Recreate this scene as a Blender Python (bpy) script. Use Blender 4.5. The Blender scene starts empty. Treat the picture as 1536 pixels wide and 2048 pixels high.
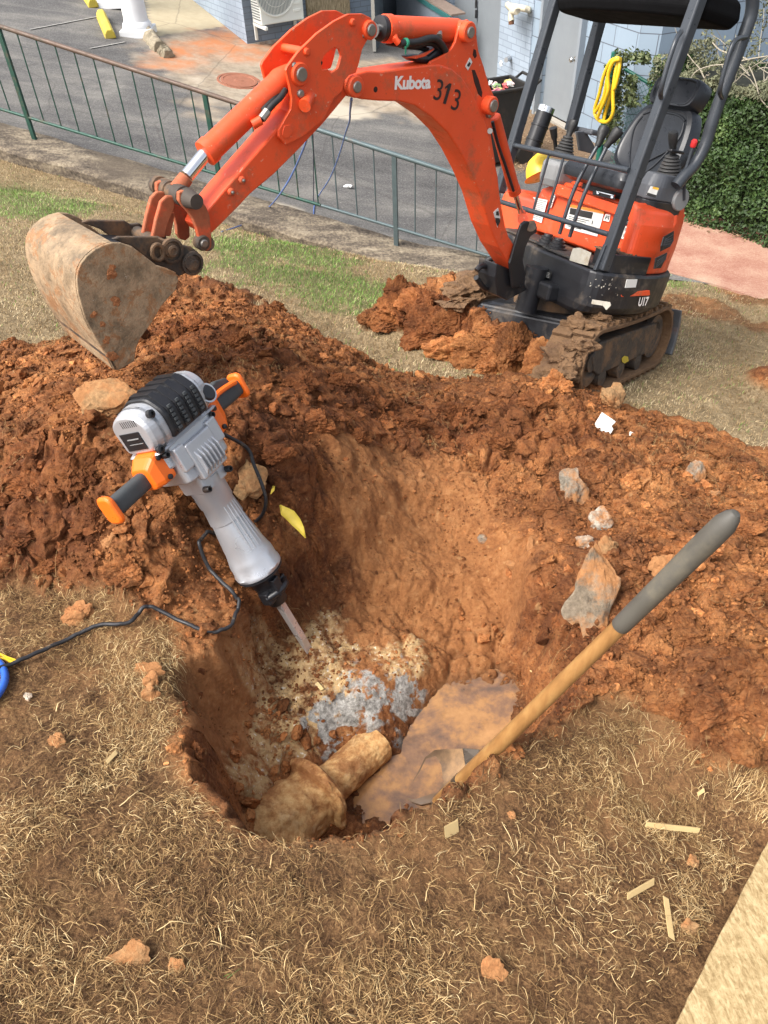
import bpy, math, random
import numpy as np
from mathutils import Vector, Matrix
random.seed(7); RNG=np.random.default_rng(7)
S=bpy.context.scene; COL=S.collection
# ---------------------------------------------------------------- camera
FPX=1538.; CX=768.; CY=1024.; CAMZ=1.65
_d=np.array([77./FPX,-1636./FPX,-1.]); _d/=np.linalg.norm(_d)
_up=-_d; _f=np.array([0,0,-1.]); _y=_f-_up*np.dot(_f,_up); _y/=np.linalg.norm(_y); _x=np.cross(_y,_up)
CR=np.array([_x,_y,_up]); CC=np.array([0,0,CAMZ])
cam=bpy.data.objects.new('camera',bpy.data.cameras.new('camera')); COL.objects.link(cam); S.camera=cam
cam.data.sensor_fit='VERTICAL'; cam.data.sensor_height=36; cam.data.lens=36*FPX/2048
M=Matrix.Identity(4)
for i in range(3):
    for j in range(3): M[i][j]=CR[i][j]
    M[i][3]=CC[i]
cam.matrix_world=M; cam.data.clip_end=500; cam.data.clip_start=.05
# ---------------------------------------------------------------- light
SUN_EL=math.radians(52); SUN_AZ=math.radians(208)     # azimuth of the sun (from +X towards +Y)
w=bpy.data.worlds.new("World"); S.world=w; w.use_nodes=True
nt=w.node_tree; bg=nt.nodes['Background']; sky=nt.nodes.new('ShaderNodeTexSky'); sky.sky_type='NISHITA'; sky.sun_disc=False
sky.sun_elevation=SUN_EL; sky.sun_rotation=math.pi/2-SUN_AZ; sky.air_density=1.0; sky.dust_density=5.0; sky.ozone_density=.6
mixw=nt.nodes.new('ShaderNodeMix'); mixw.data_type='RGBA'; mixw.inputs[0].default_value=.6
hs=nt.nodes.new('ShaderNodeRGBToBW'); nt.links.new(sky.outputs[0],hs.inputs[0])
nt.links.new(sky.outputs[0],mixw.inputs[6]); nt.links.new(hs.outputs[0],mixw.inputs[7])
nt.links.new(mixw.outputs[2],bg.inputs[0]); bg.inputs[1].default_value=.15
sl=bpy.data.lights.new('sun','SUN'); sl.energy=1.25; sl.angle=math.radians(24); sl.color=(1,.965,.92)
so=bpy.data.objects.new('sun',sl); COL.objects.link(so)
sd=Vector((math.cos(SUN_AZ)*math.cos(SUN_EL),math.sin(SUN_AZ)*math.cos(SUN_EL),math.sin(SUN_EL)))
so.rotation_euler=sd.to_track_quat('Z','Y').to_euler(); so.location=(0,0,20)
S.view_settings.view_transform='Standard'; S.view_settings.look='None'; S.view_settings.exposure=1.27; S.view_settings.gamma=1
# ---------------------------------------------------------------- projection helpers (placing things by a sight line and a surface)
SL=.243; NX,NY=.6,.8
def PL(x,y): return -SL*(NX*x+NY*y)
def ray(px,py): return CR@np.array([(px-CX)/FPX,-(py-CY)/FPX,-1.])
def G(px,py,dz=0.):     # point on the sloping lawn plane raised by dz
    r=ray(px,py); k=(CAMZ-dz)/(-(r[2]+SL*(NX*r[0]+NY*r[1]))); return CC+k*r
def GZ(px,py,z):        # point at height z
    r=ray(px,py); return CC+r*((z-CAMZ)/r[2])
def AT(px,py,t): return CC+ray(px,py)*t
def ONP(px,py,o,n):     # point on plane through o with normal n
    r=ray(px,py); n=np.asarray(n,float); return CC+r*(np.dot(np.asarray(o)-CC,n)/np.dot(r,n))
# ---------------------------------------------------------------- materials
MATS={}
class NT:
    def __init__(s,name):
        m=bpy.data.materials.new(name); m.use_nodes=True; s.m=m; s.t=m.node_tree; s.b=s.t.nodes['Principled BSDF']
        s.co=s.t.nodes.new('ShaderNodeTexCoord'); s.P=s.co.outputs['Object']
    def n(s,ty,**k):
        nd=s.t.nodes.new(ty)
        for a,v in k.items(): setattr(nd,a,v)
        return nd
    def l(s,a,b): s.t.links.new(a,b)
    def noise(s,scale,det=4,rough=.55,vec=None,dist=0.,out=0):
        nd=s.n('ShaderNodeTexNoise'); nd.inputs['Scale'].default_value=scale; nd.inputs['Detail'].default_value=det
        nd.inputs['Roughness'].default_value=rough; nd.inputs['Distortion'].default_value=dist
        s.l(vec or s.P,nd.inputs['Vector']); return nd.outputs[out]
    def vor(s,scale,feat='F1',vec=None,out=0,rnd=1.):
        nd=s.n('ShaderNodeTexVoronoi'); nd.feature=feat; nd.inputs['Scale'].default_value=scale
        if 'Randomness' in nd.inputs: nd.inputs['Randomness'].default_value=rnd
        s.l(vec or s.P,nd.inputs['Vector']); return nd.outputs[out]
    def ramp(s,fac,stops):
        nd=s.n('ShaderNodeValToRGB'); cr=nd.color_ramp
        while len(cr.elements)<len(stops): cr.elements.new(.5)
        for e,(p,c) in zip(cr.elements,stops):
            e.position=p; e.color=(*c,1) if isinstance(c,(tuple,list)) else (c,c,c,1)
        s.l(fac,nd.inputs[0]); return nd.outputs[0]
    def mix(s,fac,a,b,mode='MIX'):
        nd=s.n('ShaderNodeMix'); nd.data_type='RGBA'; nd.blend_type=mode
        for v,i in ((fac,0),(a,6),(b,7)):
            if isinstance(v,(int,float)): nd.inputs[i].default_value=v if i==0 else (v,v,v,1)
            elif isinstance(v,(tuple,list)): nd.inputs[i].default_value=(*v,1)
            else: s.l(v,nd.inputs[i])
        return nd.outputs[2]
    def math(s,op,a,b=0.,clamp=False):
        nd=s.n('ShaderNodeMath'); nd.operation=op; nd.use_clamp=clamp
        for v,i in ((a,0),(b,1)):
            if isinstance(v,(int,float)): nd.inputs[i].default_value=v
            else: s.l(v,nd.inputs[i])
        return nd.outputs[0]
    def attr(s,name,out='Fac'):
        nd=s.n('ShaderNodeAttribute'); nd.attribute_name=name; return nd.outputs[out]
    def mapping(s,sc=(1,1,1),rot=(0,0,0),loc=(0,0,0)):
        nd=s.n('ShaderNodeMapping'); nd.inputs['Scale'].default_value=sc; nd.inputs['Rotation'].default_value=rot; nd.inputs['Location'].default_value=loc
        s.l(s.P,nd.inputs['Vector']); return nd.outputs[0]
    def bump(s,h,strength=.3,dist=.01,prev=None):
        nd=s.n('ShaderNodeBump'); nd.inputs['Strength'].default_value=strength; nd.inputs['Distance'].default_value=dist
        s.l(h,nd.inputs['Height'])
        if prev is not None: s.l(prev,nd.inputs['Normal'])
        return nd.outputs[0]
    def out(s,color=None,rough=None,metal=None,normal=None,spec=None):
        for v,i in ((color,'Base Color'),(rough,'Roughness'),(metal,'Metallic'),(normal,'Normal'),(spec,'Specular IOR Level')):
            if v is None: continue
            if isinstance(v,(int,float)): s.b.inputs[i].default_value=v
            elif isinstance(v,(tuple,list)): s.b.inputs[i].default_value=(*v,1)
            else: s.l(v,s.b.inputs[i])
        return s.m
def simple(name,col,rough=.5,metal=0.,var=.15,scale=12.,bumps=.15,bscale=60.,bd=.002,dirt=None,dirt_col=(.22,.1,.05),spec=None):
    """base colour with a little wear, optional dirt cover (0..1)"""
    if name in MATS: return MATS[name]
    s=NT(name); c=np.array(col)
    f=s.noise(scale,5,.6)
    colr=s.mix(f,tuple(c*(1-var)),tuple(np.minimum(c*(1+var),1)))
    r=s.ramp(s.noise(scale*2.3,4),[(.3,max(rough-.12,.03)),(.75,min(rough+.15,1))])
    if dirt:
        a=s.ramp(s.noise(scale*.45,7,.72),[(.62-.35*dirt,0.),(.62-.35*dirt+.16,1.)])
        a=s.math('MULTIPLY',a,min(1,.35+dirt))
        colr=s.mix(a,colr,s.mix(s.noise(40,4),tuple(np.array(dirt_col)*.6),tuple(np.array(dirt_col)*1.3))); r=s.mix(a,r,(.9,.9,.9))
    nb=s.bump(s.noise(bscale,5,.6),bumps,bd)
    MATS[name]=s.out(colr,r,metal,nb,spec); return MATS[name]
# ---------------------------------------------------------------- mesh helpers
def nrm(v): v=np.asarray(v,float); return v/np.linalg.norm(v)
def frame(d,hint=(0,0,1)):
    d=nrm(d); h=np.asarray(hint,float)
    if abs(np.dot(d,h))>.97*np.linalg.norm(h): h=np.array([1.,0,0]) if abs(d[0])<.9 else np.array([0,1.,0])
    a=nrm(np.cross(d,h)); b=np.cross(a,d); return a,b
class MB:
    def __init__(s): s.v=[]; s.f=[]; s.sm=[]
    def add(s,vs,fs,smooth=False):
        o=len(s.v); s.v.extend([tuple(float(c) for c in v) for v in vs]); s.f.extend([tuple(i+o for i in f) for f in fs]); s.sm.extend([smooth]*len(fs)); return s
    def box(s,c,size,ax=None):
        c=np.asarray(c,float); h=np.asarray(size,float)/2; A=np.eye(3) if ax is None else np.asarray(ax,float)
        vs=[c+A@(h*np.array([i,j,k])) for i in(-1,1) for j in(-1,1) for k in(-1,1)]
        return s.add(vs,[(0,1,3,2),(4,6,7,5),(0,4,5,1),(2,3,7,6),(0,2,6,4),(1,5,7,3)])
    def loft(s,rings,cap=True,smooth=False,closed=True):
        n=len(rings[0]); vs=[p for r in rings for p in r]; fs=[]
        for i in range(len(rings)-1):
            for j in range(n if closed else n-1):
                a=i*n+j; b=i*n+(j+1)%n; fs.append((a,b,b+n,a+n))
        s.add(vs,fs,smooth)
        if cap:
            o=len(s.v)-len(vs); s.f.append(tuple(o+j for j in reversed(range(n)))); s.f.append(tuple(o+(len(rings)-1)*n+j for j in range(n))); s.sm+= [False,False]
        return s
    def prism(s,outline,vec,smooth=False):     # closed 3-D outline extruded along vec
        a=[np.asarray(p,float) for p in outline]; vec=np.asarray(vec,float)
        return s.loft([a,[p+vec for p in a]],True,smooth)
    def cyl(s,p0,p1,r0,r1=None,n=20,smooth=True,cap=True):
        r1=r0 if r1 is None else r1; p0=np.asarray(p0,float); p1=np.asarray(p1,float); a,b=frame(p1-p0)
        R=[[p+ (a*math.cos(t)+b*math.sin(t))*r for t in np.linspace(0,2*math.pi,n,endpoint=False)] for p,r in((p0,r0),(p1,r1))]
        return s.loft(R,cap,smooth)
    def lathe(s,p0,axis,prof,n=24,smooth=True,cap=True,mod=None):   # prof: (dist along axis, radius)
        p0=np.asarray(p0,float); ax=nrm(axis); a,b=frame(ax); R=[]
        for d,r in prof:
            ring=[]
            for t in np.linspace(0,2*math.pi,n,endpoint=False):
                rr=r*(mod(d,t) if mod else 1.); ring.append(p0+ax*d+(a*math.cos(t)+b*math.sin(t))*rr)
            R.append(ring)
        return s.loft(R,cap,smooth)
    def tube(s,pts,r,n=10,smooth=True,cap=True):
        P=[np.asarray(p,float) for p in pts]; rs=[r]*len(P) if isinstance(r,(int,float)) else r
        R=[]; prev=None
        for i,p in enumerate(P):
            d=nrm(P[min(i+1,len(P)-1)]-P[max(i-1,0)])
            if prev is None: a,b=frame(d)
            else:
                a=prev-d*np.dot(prev,d); a=nrm(a); b=np.cross(d,a)
            prev=a; b=np.cross(d,a)
            R.append([p+(a*math.cos(t)+b*math.sin(t))*rs[i] for t in np.linspace(0,2*math.pi,n,endpoint=False)])
        return s.loft(R,cap,smooth)
    def rough_rock(s,c,size,seed,sub=3,rough=.25,ax=None):
        import bmesh
        bm=bmesh.new(); bmesh.ops.create_icosphere(bm,subdivisions=sub,radius=1.)
        vs=np.array([v.co[:] for v in bm.verts]); fs=[tuple(v.index for v in f.verts) for f in bm.faces]; bm.free()
        rg=np.random.default_rng(seed)
        for k in range(9):      # facets
            n=rg.normal(size=3); n/=np.linalg.norm(n); dd=vs@n; lim=.55+.3*rg.random(); over=np.maximum(dd-lim,0); vs=vs-over[:,None]*n
        q=fbm3(vs*1.7+seed*3.1,4); vs=vs*(1+rough*q[:,None])
        vs=vs*np.asarray(size,float)
        if ax is not None: vs=vs@np.asarray(ax).T
        return s.add(vs+np.asarray(c,float),fs,False)
def spline(pts,k=8):
    P=[np.asarray(p,float) for p in pts]; out=[]
    for i in range(len(P)-1):
        p0=P[max(i-1,0)];p1=P[i];p2=P[i+1];p3=P[min(i+2,len(P)-1)]
        for t in np.linspace(0,1,k,endpoint=False):
            out.append(.5*((2*p1)+(-p0+p2)*t+(2*p0-5*p1+4*p2-p3)*t*t+(-p0+3*p1-3*p2+p3)*t**3))
    out.append(P[-1]); return out
def tag(o,label=None,cat=None,group=None,kind=None):
    if label: o['label']=label
    if cat: o['category']=cat
    if group: o['group']=group
    if kind: o['kind']=kind
    return o
def obj(name,mb,mat,parent=None,bevel=0.,seg=2,label=None,recalc=True,sub=0,solid=0.):
    me=bpy.data.meshes.new(name)
    if isinstance(mb,MB):
        me.from_pydata(mb.v,[],mb.f); me.polygons.foreach_set('use_smooth',mb.sm)
    else: me=mb
    me.materials.append(mat) if not isinstance(mat,list) else [me.materials.append(m) for m in mat]
    if recalc and isinstance(mb,MB):
        import bmesh
        bm=bmesh.new(); bm.from_mesh(me); bmesh.ops.recalc_face_normals(bm,faces=bm.faces); bm.to_mesh(me); bm.free()
    if isinstance(mb,MB) and any(mb.sm): me.set_sharp_from_angle(angle=math.radians(38))
    me.update()
    o=bpy.data.objects.new(name,me); COL.objects.link(o)
    if solid: md=o.modifiers.new('thick','SOLIDIFY'); md.thickness=solid; md.offset=0
    if bevel: md=o.modifiers.new('bevel','BEVEL'); md.width=bevel; md.segments=seg; md.limit_method='ANGLE'; md.angle_limit=math.radians(35); md.harden_normals=False
    if sub: md=o.modifiers.new('sub','SUBSURF'); md.levels=sub; md.render_levels=sub
    if parent is not None: setpar(o,parent)
    if label: o['label']=label
    return o
PARM={}
def setpar(o,parent):
    o.parent=parent
    if parent.name in PARM: o.matrix_parent_inverse=PARM[parent.name].inverted()
def empty(name,loc,label,cat,group=None,rz=0.):
    o=bpy.data.objects.new(name,None); COL.objects.link(o); o.empty_display_size=.1
    o.matrix_world=Matrix.Translation(Vector([float(c) for c in loc])); PARM[o.name]=o.matrix_world.copy()
    o.location=[float(c) for c in loc]
    return tag(o,label,cat,group)
def numesh(name,V,F,mat,smooth=False,k=None,attrs=None,colors=None):
    """fast mesh from arrays: F (n,k)"""
    V=np.asarray(V,np.float32); F=np.asarray(F,np.int32); k=F.shape[1]
    me=bpy.data.meshes.new(name); me.vertices.add(len(V)); me.vertices.foreach_set('co',V.ravel())
    me.loops.add(F.size); me.loops.foreach_set('vertex_index',F.ravel()); me.polygons.add(len(F))
    me.polygons.foreach_set('loop_start',np.arange(0,F.size,k,dtype=np.int32)); me.polygons.foreach_set('loop_total',np.full(len(F),k,np.int32))
    me.polygons.foreach_set('use_smooth',np.full(len(F),smooth)); 
    for n,a in (attrs or {}).items():
        at=me.attributes.new(n,'FLOAT','POINT'); at.data.foreach_set('value',np.asarray(a,np.float32))
    me.update(calc_edges=True); me.materials.append(mat)
    o=bpy.data.objects.new(name,me); COL.objects.link(o); return o
# ---------------------------------------------------------------- numpy noise
def _h(ix,iy,iz,s=0):
    n=(ix.astype(np.int64)*374761393+iy.astype(np.int64)*668265263+iz.astype(np.int64)*2147483647+s*1274126177)&0xffffffff
    n=((n^(n>>13))*1274126177)&0xffffffff; n=((n^(n>>16))*2246822519)&0xffffffff
    return ((n^(n>>15))&0xffffff)/float(0xffffff)
def vnoise(p,s=0):
    p=np.asarray(p,float); i=np.floor(p).astype(np.int64); f=p-i; f=f*f*f*(f*(f*6-15)+10); r=0
    for a in(0,1):
        for b in(0,1):
            for c in(0,1):
                w=(f[:,0] if a else 1-f[:,0])*(f[:,1] if b else 1-f[:,1])*(f[:,2] if c else 1-f[:,2])
                r=r+w*_h(i[:,0]+a,i[:,1]+b,i[:,2]+c,s)
    return r*2-1
def fbm3(p,o=4,g=.5,s=0):
    r=0;a=1;q=np.asarray(p,float)
    for k in range(o): r=r+a*vnoise(q,s+k); a*=g; q=q*2.03+11.7
    return r
def fbm2(x,y,sc,o=4,g=.5,s=0): return fbm3(np.stack([x*sc,y*sc,np.full_like(x,s*.37)],1),o,g,s)
def worley(x,y,sc,s=0,jit=.9):
    """returns F1, F2 and a random per cell"""
    px=x*sc;py=y*sc;ix=np.floor(px).astype(np.int64);iy=np.floor(py).astype(np.int64)
    F1=np.full(x.shape,9.);F2=F1.copy();ID=np.zeros(x.shape);z=np.zeros_like(ix)
    for a in(-1,0,1):
        for b in(-1,0,1):
            cx=ix+a;cy=iy+b; dx=cx+.5+jit*(_h(cx,cy,z,s)-.5)-px; dy=cy+.5+jit*(_h(cx,cy,z,s+1)-.5)-py
            d=np.sqrt(dx*dx+dy*dy); r=_h(cx,cy,z,s+2); c=d<F1
            F2=np.where(c,F1,np.minimum(F2,d)); ID=np.where(c,r,ID); F1=np.where(c,d,F1)
    return F1,F2,ID
def sstep(a,b,x): t=np.clip((x-a)/(b-a),0,1); return t*t*(3-2*t)
def tps(ctrl,vals,lam=1e-4):
    C=np.asarray(ctrl,float); n=len(C); d=np.linalg.norm(C[:,None]-C[None],axis=2)
    K=np.where(d>0,d*d*np.log(d+1e-12),0)+lam*np.eye(n); Pm=np.c_[np.ones(n),C]
    A=np.zeros((n+3,n+3)); A[:n,:n]=K; A[:n,n:]=Pm; A[n:,:n]=Pm.T
    w=np.linalg.solve(A,np.r_[np.asarray(vals,float),0,0,0])
    def ev(x,y):
        r=w[n]+w[n+1]*x+w[n+2]*y
        for i in range(n):
            d2=(x-C[i,0])**2+(y-C[i,1])**2; r=r+w[i]*.5*d2*np.log(d2+1e-12)
        return r
    return ev
def sdpoly(x,y,P):   # signed distance, positive inside
    P=np.asarray(P,float); d=np.full(x.shape,1e9); ins=np.zeros(x.shape,bool); n=len(P)
    for i in range(n):
        a=P[i];b=P[(i+1)%n]; ex,ey=b-a; wx=x-a[0];wy=y-a[1]; t=np.clip((wx*ex+wy*ey)/(ex*ex+ey*ey),0,1)
        d=np.minimum(d,(wx-ex*t)**2+(wy-ey*t)**2)
        c=((a[1]>y)!=(b[1]>y))&(x<(b[0]-a[0])*(y-a[1])/(b[1]-a[1]+1e-12)+a[0]); ins^=c
    return np.where(ins,1,-1)*np.sqrt(d)
# ================================================================ GROUND
LOTZ=-1.15
def gxy(px,py,dz): p=G(px,py,dz); return (p[0],p[1],dz)
ctl=[gxy(*c) for c in [
 # flat lawn and foreground
 (0,2048,0),(500,2048,0),(1000,2048,0),(1400,2048,0),(1536,1800,0),(0,1800,0),(300,1800,.0),(650,1830,.02),(1000,1800,.01),(1300,1750,.0),
 (0,1550,0),(150,1450,.0),(250,1600,0),(420,1720,.02),(640,1740,.04),(860,1680,.03),(1000,1600,.05),(1150,1500,.06),(1300,1520,.04),(1450,1600,0.02),
 (0,1300,.0),(150,1280,.0),(260,1400,.0),(300,1300,.02),(80,1220,.0),
 (450,480,0),(560,540,0),(700,600,0),(800,690,0),(950,740,0),(1050,760,0.03),(1300,770,0),(1450,830,0),(1536,860,0),(1400,700,0),(1536,700,0),(1450,600,0),(0,450,0),(0,560,0),(60,630,.0),(300,480,0),(250,400,0),(700,520,0),(600,450,0),(900,560,0),(1150,600,0),(1300,650,0),
 # spoil heap, left
 (0,780,.20),(90,760,.28),(200,750,.36),(300,745,.40),(0,900,.27),(120,880,.36),(240,860,.42),(380,760,.46),(60,1020,.20),(200,1000,.28),(330,960,.33),(0,1120,.05),(120,1130,.06),(230,1130,.12),(330,1100,.15),(420,1100,.10),(500,1060,.08),
 (380,860,.40),(480,900,.34),(560,960,.24),(350,640,.34),(300,690,.38),(440,650,.42),(520,690,.42),(600,700,.34),(660,740,.28),(560,800,.40),(650,850,.32),(640,930,.22),
 (380,1200,.02),(470,1190,.0),
 (720,800,.26),(800,810,.16),(900,830,.15),(1000,800,.2),(1080,780,.26),(1150,830,.2),(780,900,.13),(900,910,.08),(1020,920,.10),(1130,930,.15),
 (1230,880,.14),(1330,900,.12),(1450,920,.10),(1536,960,.10),(1200,1000,.13),(1330,1020,.14),(1450,1050,.12),(1536,1120,.12),(1150,1100,.10),(1280,1130,.2),(1400,1180,.17),(1536,1280,.2),(1230,1230,.10),(1330,1290,.12),(1420,1380,.2),(1500,1440,.22),(1290,1400,.09),(1380,1450,.12),
 ]]
# feet behind the heaps
for px,py in [(0,690),(120,690),(240,640),(330,540),(430,560),(540,600),(640,650),(740,720),(860,760),(980,760),(1120,740),(1250,800),(1400,840),(1536,890)]:
    ctl.append(gxy(px,py,0))
_c=np.array(ctl); H_OUT=tps(_c[:,:2],_c[:,2],2e-3)
rim_px=[(330,1430,.0),(375,1320,.0),(440,1230,.03),(515,1150,.02),(570,1080,.05),(612,1000,.09),(690,950,.13),(780,930,.1),(900,950,.05),(1010,985,.05),(1080,1060,.05),(1110,1160,.05),(1180,1250,.06),(1215,1350,.05),(1150,1410,.05),(1080,1450,.05),(1000,1520,.05),(940,1580,.05),(850,1640,.03),(740,1685,.03),(640,1705,.03),(540,1690,.02),(450,1640,.0),(380,1560,.0)]
RIM=np.array([G(*q)[:2] for q in rim_px])
inn=[(950,1400,-.78),(1010,1360,-.76),(900,1500,-.79),(800,1600,-.79),(760,1650,-.78),(980,1480,-.78),(1050,1420,-.72),
 (720,1400,-.60),(640,1420,-.60),(780,1350,-.60),(820,1330,-.61),(620,1300,-.545),(700,1300,-.60),(750,1450,-.63),(850,1470,-.775),(800,1540,-.775),(765,1600,-.775),(742,1645,-.77),(880,1420,-.77),(560,1380,-.58),(500,1450,-.5),(450,1500,-.42),(600,1500,-.62),(700,1480,-.68),(540,1560,-.6),(600,1650,-.66),(690,1560,-.70),
 (850,1245,-.685),(950,1250,-.69),(750,1235,-.63),(880,1300,-.70),(980,1305,-.705),(800,1290,-.64),(650,1220,-.55),(850,1185,-.61),(950,1180,-.62),(750,1160,-.56),(850,1080,-.57),(950,1080,-.58),(750,1060,-.51),(850,1000,-.51),(950,1010,-.53),(760,980,-.46),(1040,1150,-.66),(1080,1250,-.66),(1130,1330,-.68),(680,1100,-.5),(1050,1080,-.6),(650,1150,-.52),(560,1300,-.55),(600,1235,-.56),(620,1190,-.54),(560,1350,-.58),(1040,1300,-.70)]
_i=[]
for px,py,z in inn: p=GZ(px,py,z); _i.append((p[0],p[1],z))
_i=np.array(_i); H_IN=tps(_i[:,:2],_i[:,2],1e-3)
def smooth_h(x,y):
    x=np.asarray(x,float);y=np.asarray(y,float)
    near=sstep(4.6,3.4,np.hypot(x-.1,y-1.8))
    out=PL(x,y)+np.clip(H_OUT(x,y),-.03,.6)*near
    sd=sdpoly(x,y,RIM)+.03*fbm2(x,y,7,3,.5,5)
    W_=.10+.20*sstep(1.75,2.25,y)+.13*sstep(.3,.6,x)*sstep(1.1,1.5,y); s=sstep(-.01,1,sd/W_); z=out*(1-s)+np.clip(H_IN(x,y),-.82,-.3)*s
    return z,out,s,sd
# dirt region (outline of disturbed clay)
dirt_px=[(-200,1190,0),(130,1170,.0),(250,1190,.0),(330,1260,.0),(360,1330,0),(345,1400,0),(345,1490,0),(388,1590,0),(458,1655,0),(545,1690,0),(640,1704,0),(740,1688,0),(855,1640,0),(950,1600,0),(1040,1510,0),(1130,1470,0),(1250,1450,0),(1330,1480,0),(1430,1550,0),(1560,1600,0),(1900,1500,0),(1900,930,0),(1536,900,.0),(1400,860,.0),(1250,820,0),(1150,770,0),(1000,765,0),(900,770,0),(800,765,0),(700,715,0),(600,650,0),(520,600,0),(400,560,0),(330,540,0),(250,640,0),(150,690,0),(0,700,0),(-200,720,0)]
DIRT=np.array([G(*q)[:2] for q in dirt_px])
def bump_at(x,y,px,py,r,h,dz=0,ex=1.):
    p=G(px,py,dz); d=((x-p[0])/r)**2+((y-p[1])/(r*ex))**2; return h*np.exp(-d*1.1)
def masks(x,y):
    sd=sdpoly(x,y,DIRT)+.07*fbm2(x,y,5,4,.6,3)*(.25+.75*np.maximum(sstep(1.45,1.7,y),sstep(.3,.5,x))); d=sstep(-.03,.05,sd)
    # dirt thrown up in front of the tracks + wheel ruts on the right
    for px,py,r in [(790,630,.17),(850,655,.22),(930,690,.22),(1010,720,.2),(1060,735,.2),(760,650,.13),(1110,765,.14),(880,600,.25),(980,620,.3),(1400,615,.3),(1330,610,.25),(1500,600,.2),(1520,650,.2),(900,590,.15)]:
        p=G(px,py,0); q=np.hypot(x-p[0],(y-p[1]))/r+.25*fbm2(x,y,9,3,.6,8); d=np.maximum(d,sstep(1.15,.85,q)*(.55 if px>1300 else 1))
    return d
def clods(x,y,amp):
    z=0
    for sc,a,s in ((5.2,.085,1),(10.5,.052,4),(21,.032,7),(43,.018,10),(85,.008,13)):
        wx=x+.25/sc*fbm2(x,y,sc*1.3,2,.5,s+20); wy=y+.25/sc*fbm2(x,y,sc*1.3,2,.5,s+30)
        f1,f2,r=worley(wx,wy,sc,s); z=z+a*(.35+.9*r)*(np.sqrt(np.clip(1-(f1*1.15)**2,0,1))-.55)*sstep(0,.22,f2-f1)
    return z*amp
def terrain(x,y):
    shp=x.shape; x=x.ravel();y=y.ravel()
    z,out,s,sd=smooth_h(x,y); d=masks(x,y)
    # small heaps the tracks pushed up
    tr=0
    for a in [(795,655,.13,.24,.0),(850,668,.15,.22,0),(905,690,.15,.26,0),(965,712,.14,.24,0),(1030,735,.17,.17,0),(1080,748,.14,.12,0),(900,610,.2,.22,0),(1110,760,.1,.08,0),(1400,615,.25,-.06,0),(1510,640,.2,-.05,0),(1560,780,.22,.12,0)]:
        tr=tr+bump_at(x,y,*a[:4])
    z=z+tr; d=np.maximum(d,sstep(.03,.07,tr))
    # roughness: high on the heaps, low in the dug bench and on the left dug wall
    am=np.ones_like(x)
    for px,py,zz,r,v in [(850,1080,-.6,.34,.62),(950,1130,-.62,.25,.62),(620,1290,-.6,.2,.3),(720,1400,-.6,.24,.18),(850,1300,-.7,.3,.6),(420,1350,-.3,.2,.5),(420,1480,-.4,.2,.6),(350,1500,-.08,.13,.25),(430,1660,-.08,.13,.25),(560,1710,-.1,.13,.25),(350,1380,-.1,.12,.3),(700,1710,-.1,.12,.3),(280,1250,-.1,.14,.4)]:
        p=GZ(px,py,zz); q=np.hypot(x-p[0],y-p[1])/r; am=am*(1-(1-v)*sstep(1.3,.6,q))
    am=am*(.55+.6*sstep(-.6,.6,fbm2(x,y,1.6,3,.5,41)))
    heap=clods(x,y,1.)*am
    z=z+heap*d
    z=z+(1-d)*(.008*fbm2(x,y,6,4,.6,2)+.004*fbm2(x,y,40,2,.6,12))
    z=z+d*(.010*fbm2(x,y,9,4,.6,15)+.0035*fbm2(x,y,60,3,.65,17))
    return z.reshape(shp),d.reshape(shp),s.reshape(shp),heap.reshape(shp),sd.reshape(shp)
def grid(a,segs):
    out=[a]
    for b,st in segs: n=max(1,int(round((b-out[-1])/st))); out+=list(np.linspace(out[-1],b,n+1)[1:])
    return np.array(out)
gx=grid(-9.,[(-3.,.3),(-1.9,.05),(2.3,.0065),(3.3,.04),(12.,.3)])
gy=grid(-1.,[(.25,.05),(3.1,.0065),(4.6,.009),(6.,.04),(14.,.3)])
X,Y=np.meshgrid(gx,gy)
Z,Dm,Sm,Hp,SDm=terrain(X,Y)
# car park plane beyond the kerb: it falls to the right with the kerb line, then runs level
KA=AT(70,277,7.96); KB=AT(793,490,7.45); KE=(KB-KA)[:2]; KL=np.linalg.norm(KE); KE=KE/KL; KN=np.array([-KE[1],KE[0]])
def lot_z(a): return KA[2]+(KB[2]-KA[2])*np.minimum(a/KL,1.05)
def ab(x,y): return (x-KA[0])*KE[0]+(y-KA[1])*KE[1],(x-KA[0])*KN[0]+(y-KA[1])*KN[1]
def axy(a,b): return KA[0]+KE[0]*a+KN[0]*b,KA[1]+KE[1]*a+KN[1]*b
def HL(px,py,dz=0.):
    r=ray(px,py); t=np.arange(3,60,.005); P=CC+t[:,None]*r; a,b=ab(P[:,0],P[:,1]); return P[np.argmax(P[:,2]<lot_z(a)+dz)]
FA,FB=ab(X,Y); LZ=lot_z(FA)
kk=.05; Z=Z+np.log1p(np.exp(np.clip((-1.645-Z)/kk,-40,40)))*kk     # levels out at the foot of the slope
bl=sstep(-1.1,-.3,FB)*sstep(5.6,4.6,FA); Z=Z*(1-bl)+(LZ-.13)*bl
Z=np.where((FB>-.2)&(FA<5.3),np.minimum(Z,LZ-.02-.2*sstep(-.2,.1,FB)),Z)
Z=np.where((FB>-.2)&(FA>5.),np.minimum(Z,LZ-.012),Z)
def height(x,y):
    """final height by bilinear lookup"""
    x=np.atleast_1d(np.asarray(x,float)); y=np.atleast_1d(np.asarray(y,float))
    i=np.clip(np.searchsorted(gx,x)-1,0,len(gx)-2); j=np.clip(np.searchsorted(gy,y)-1,0,len(gy)-2)
    u=(x-gx[i])/(gx[i+1]-gx[i]); v=(y-gy[j])/(gy[j+1]-gy[j])
    return (Z[j,i]*(1-u)+Z[j,i+1]*u)*(1-v)+(Z[j+1,i]*(1-u)+Z[j+1,i+1]*u)*v
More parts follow.
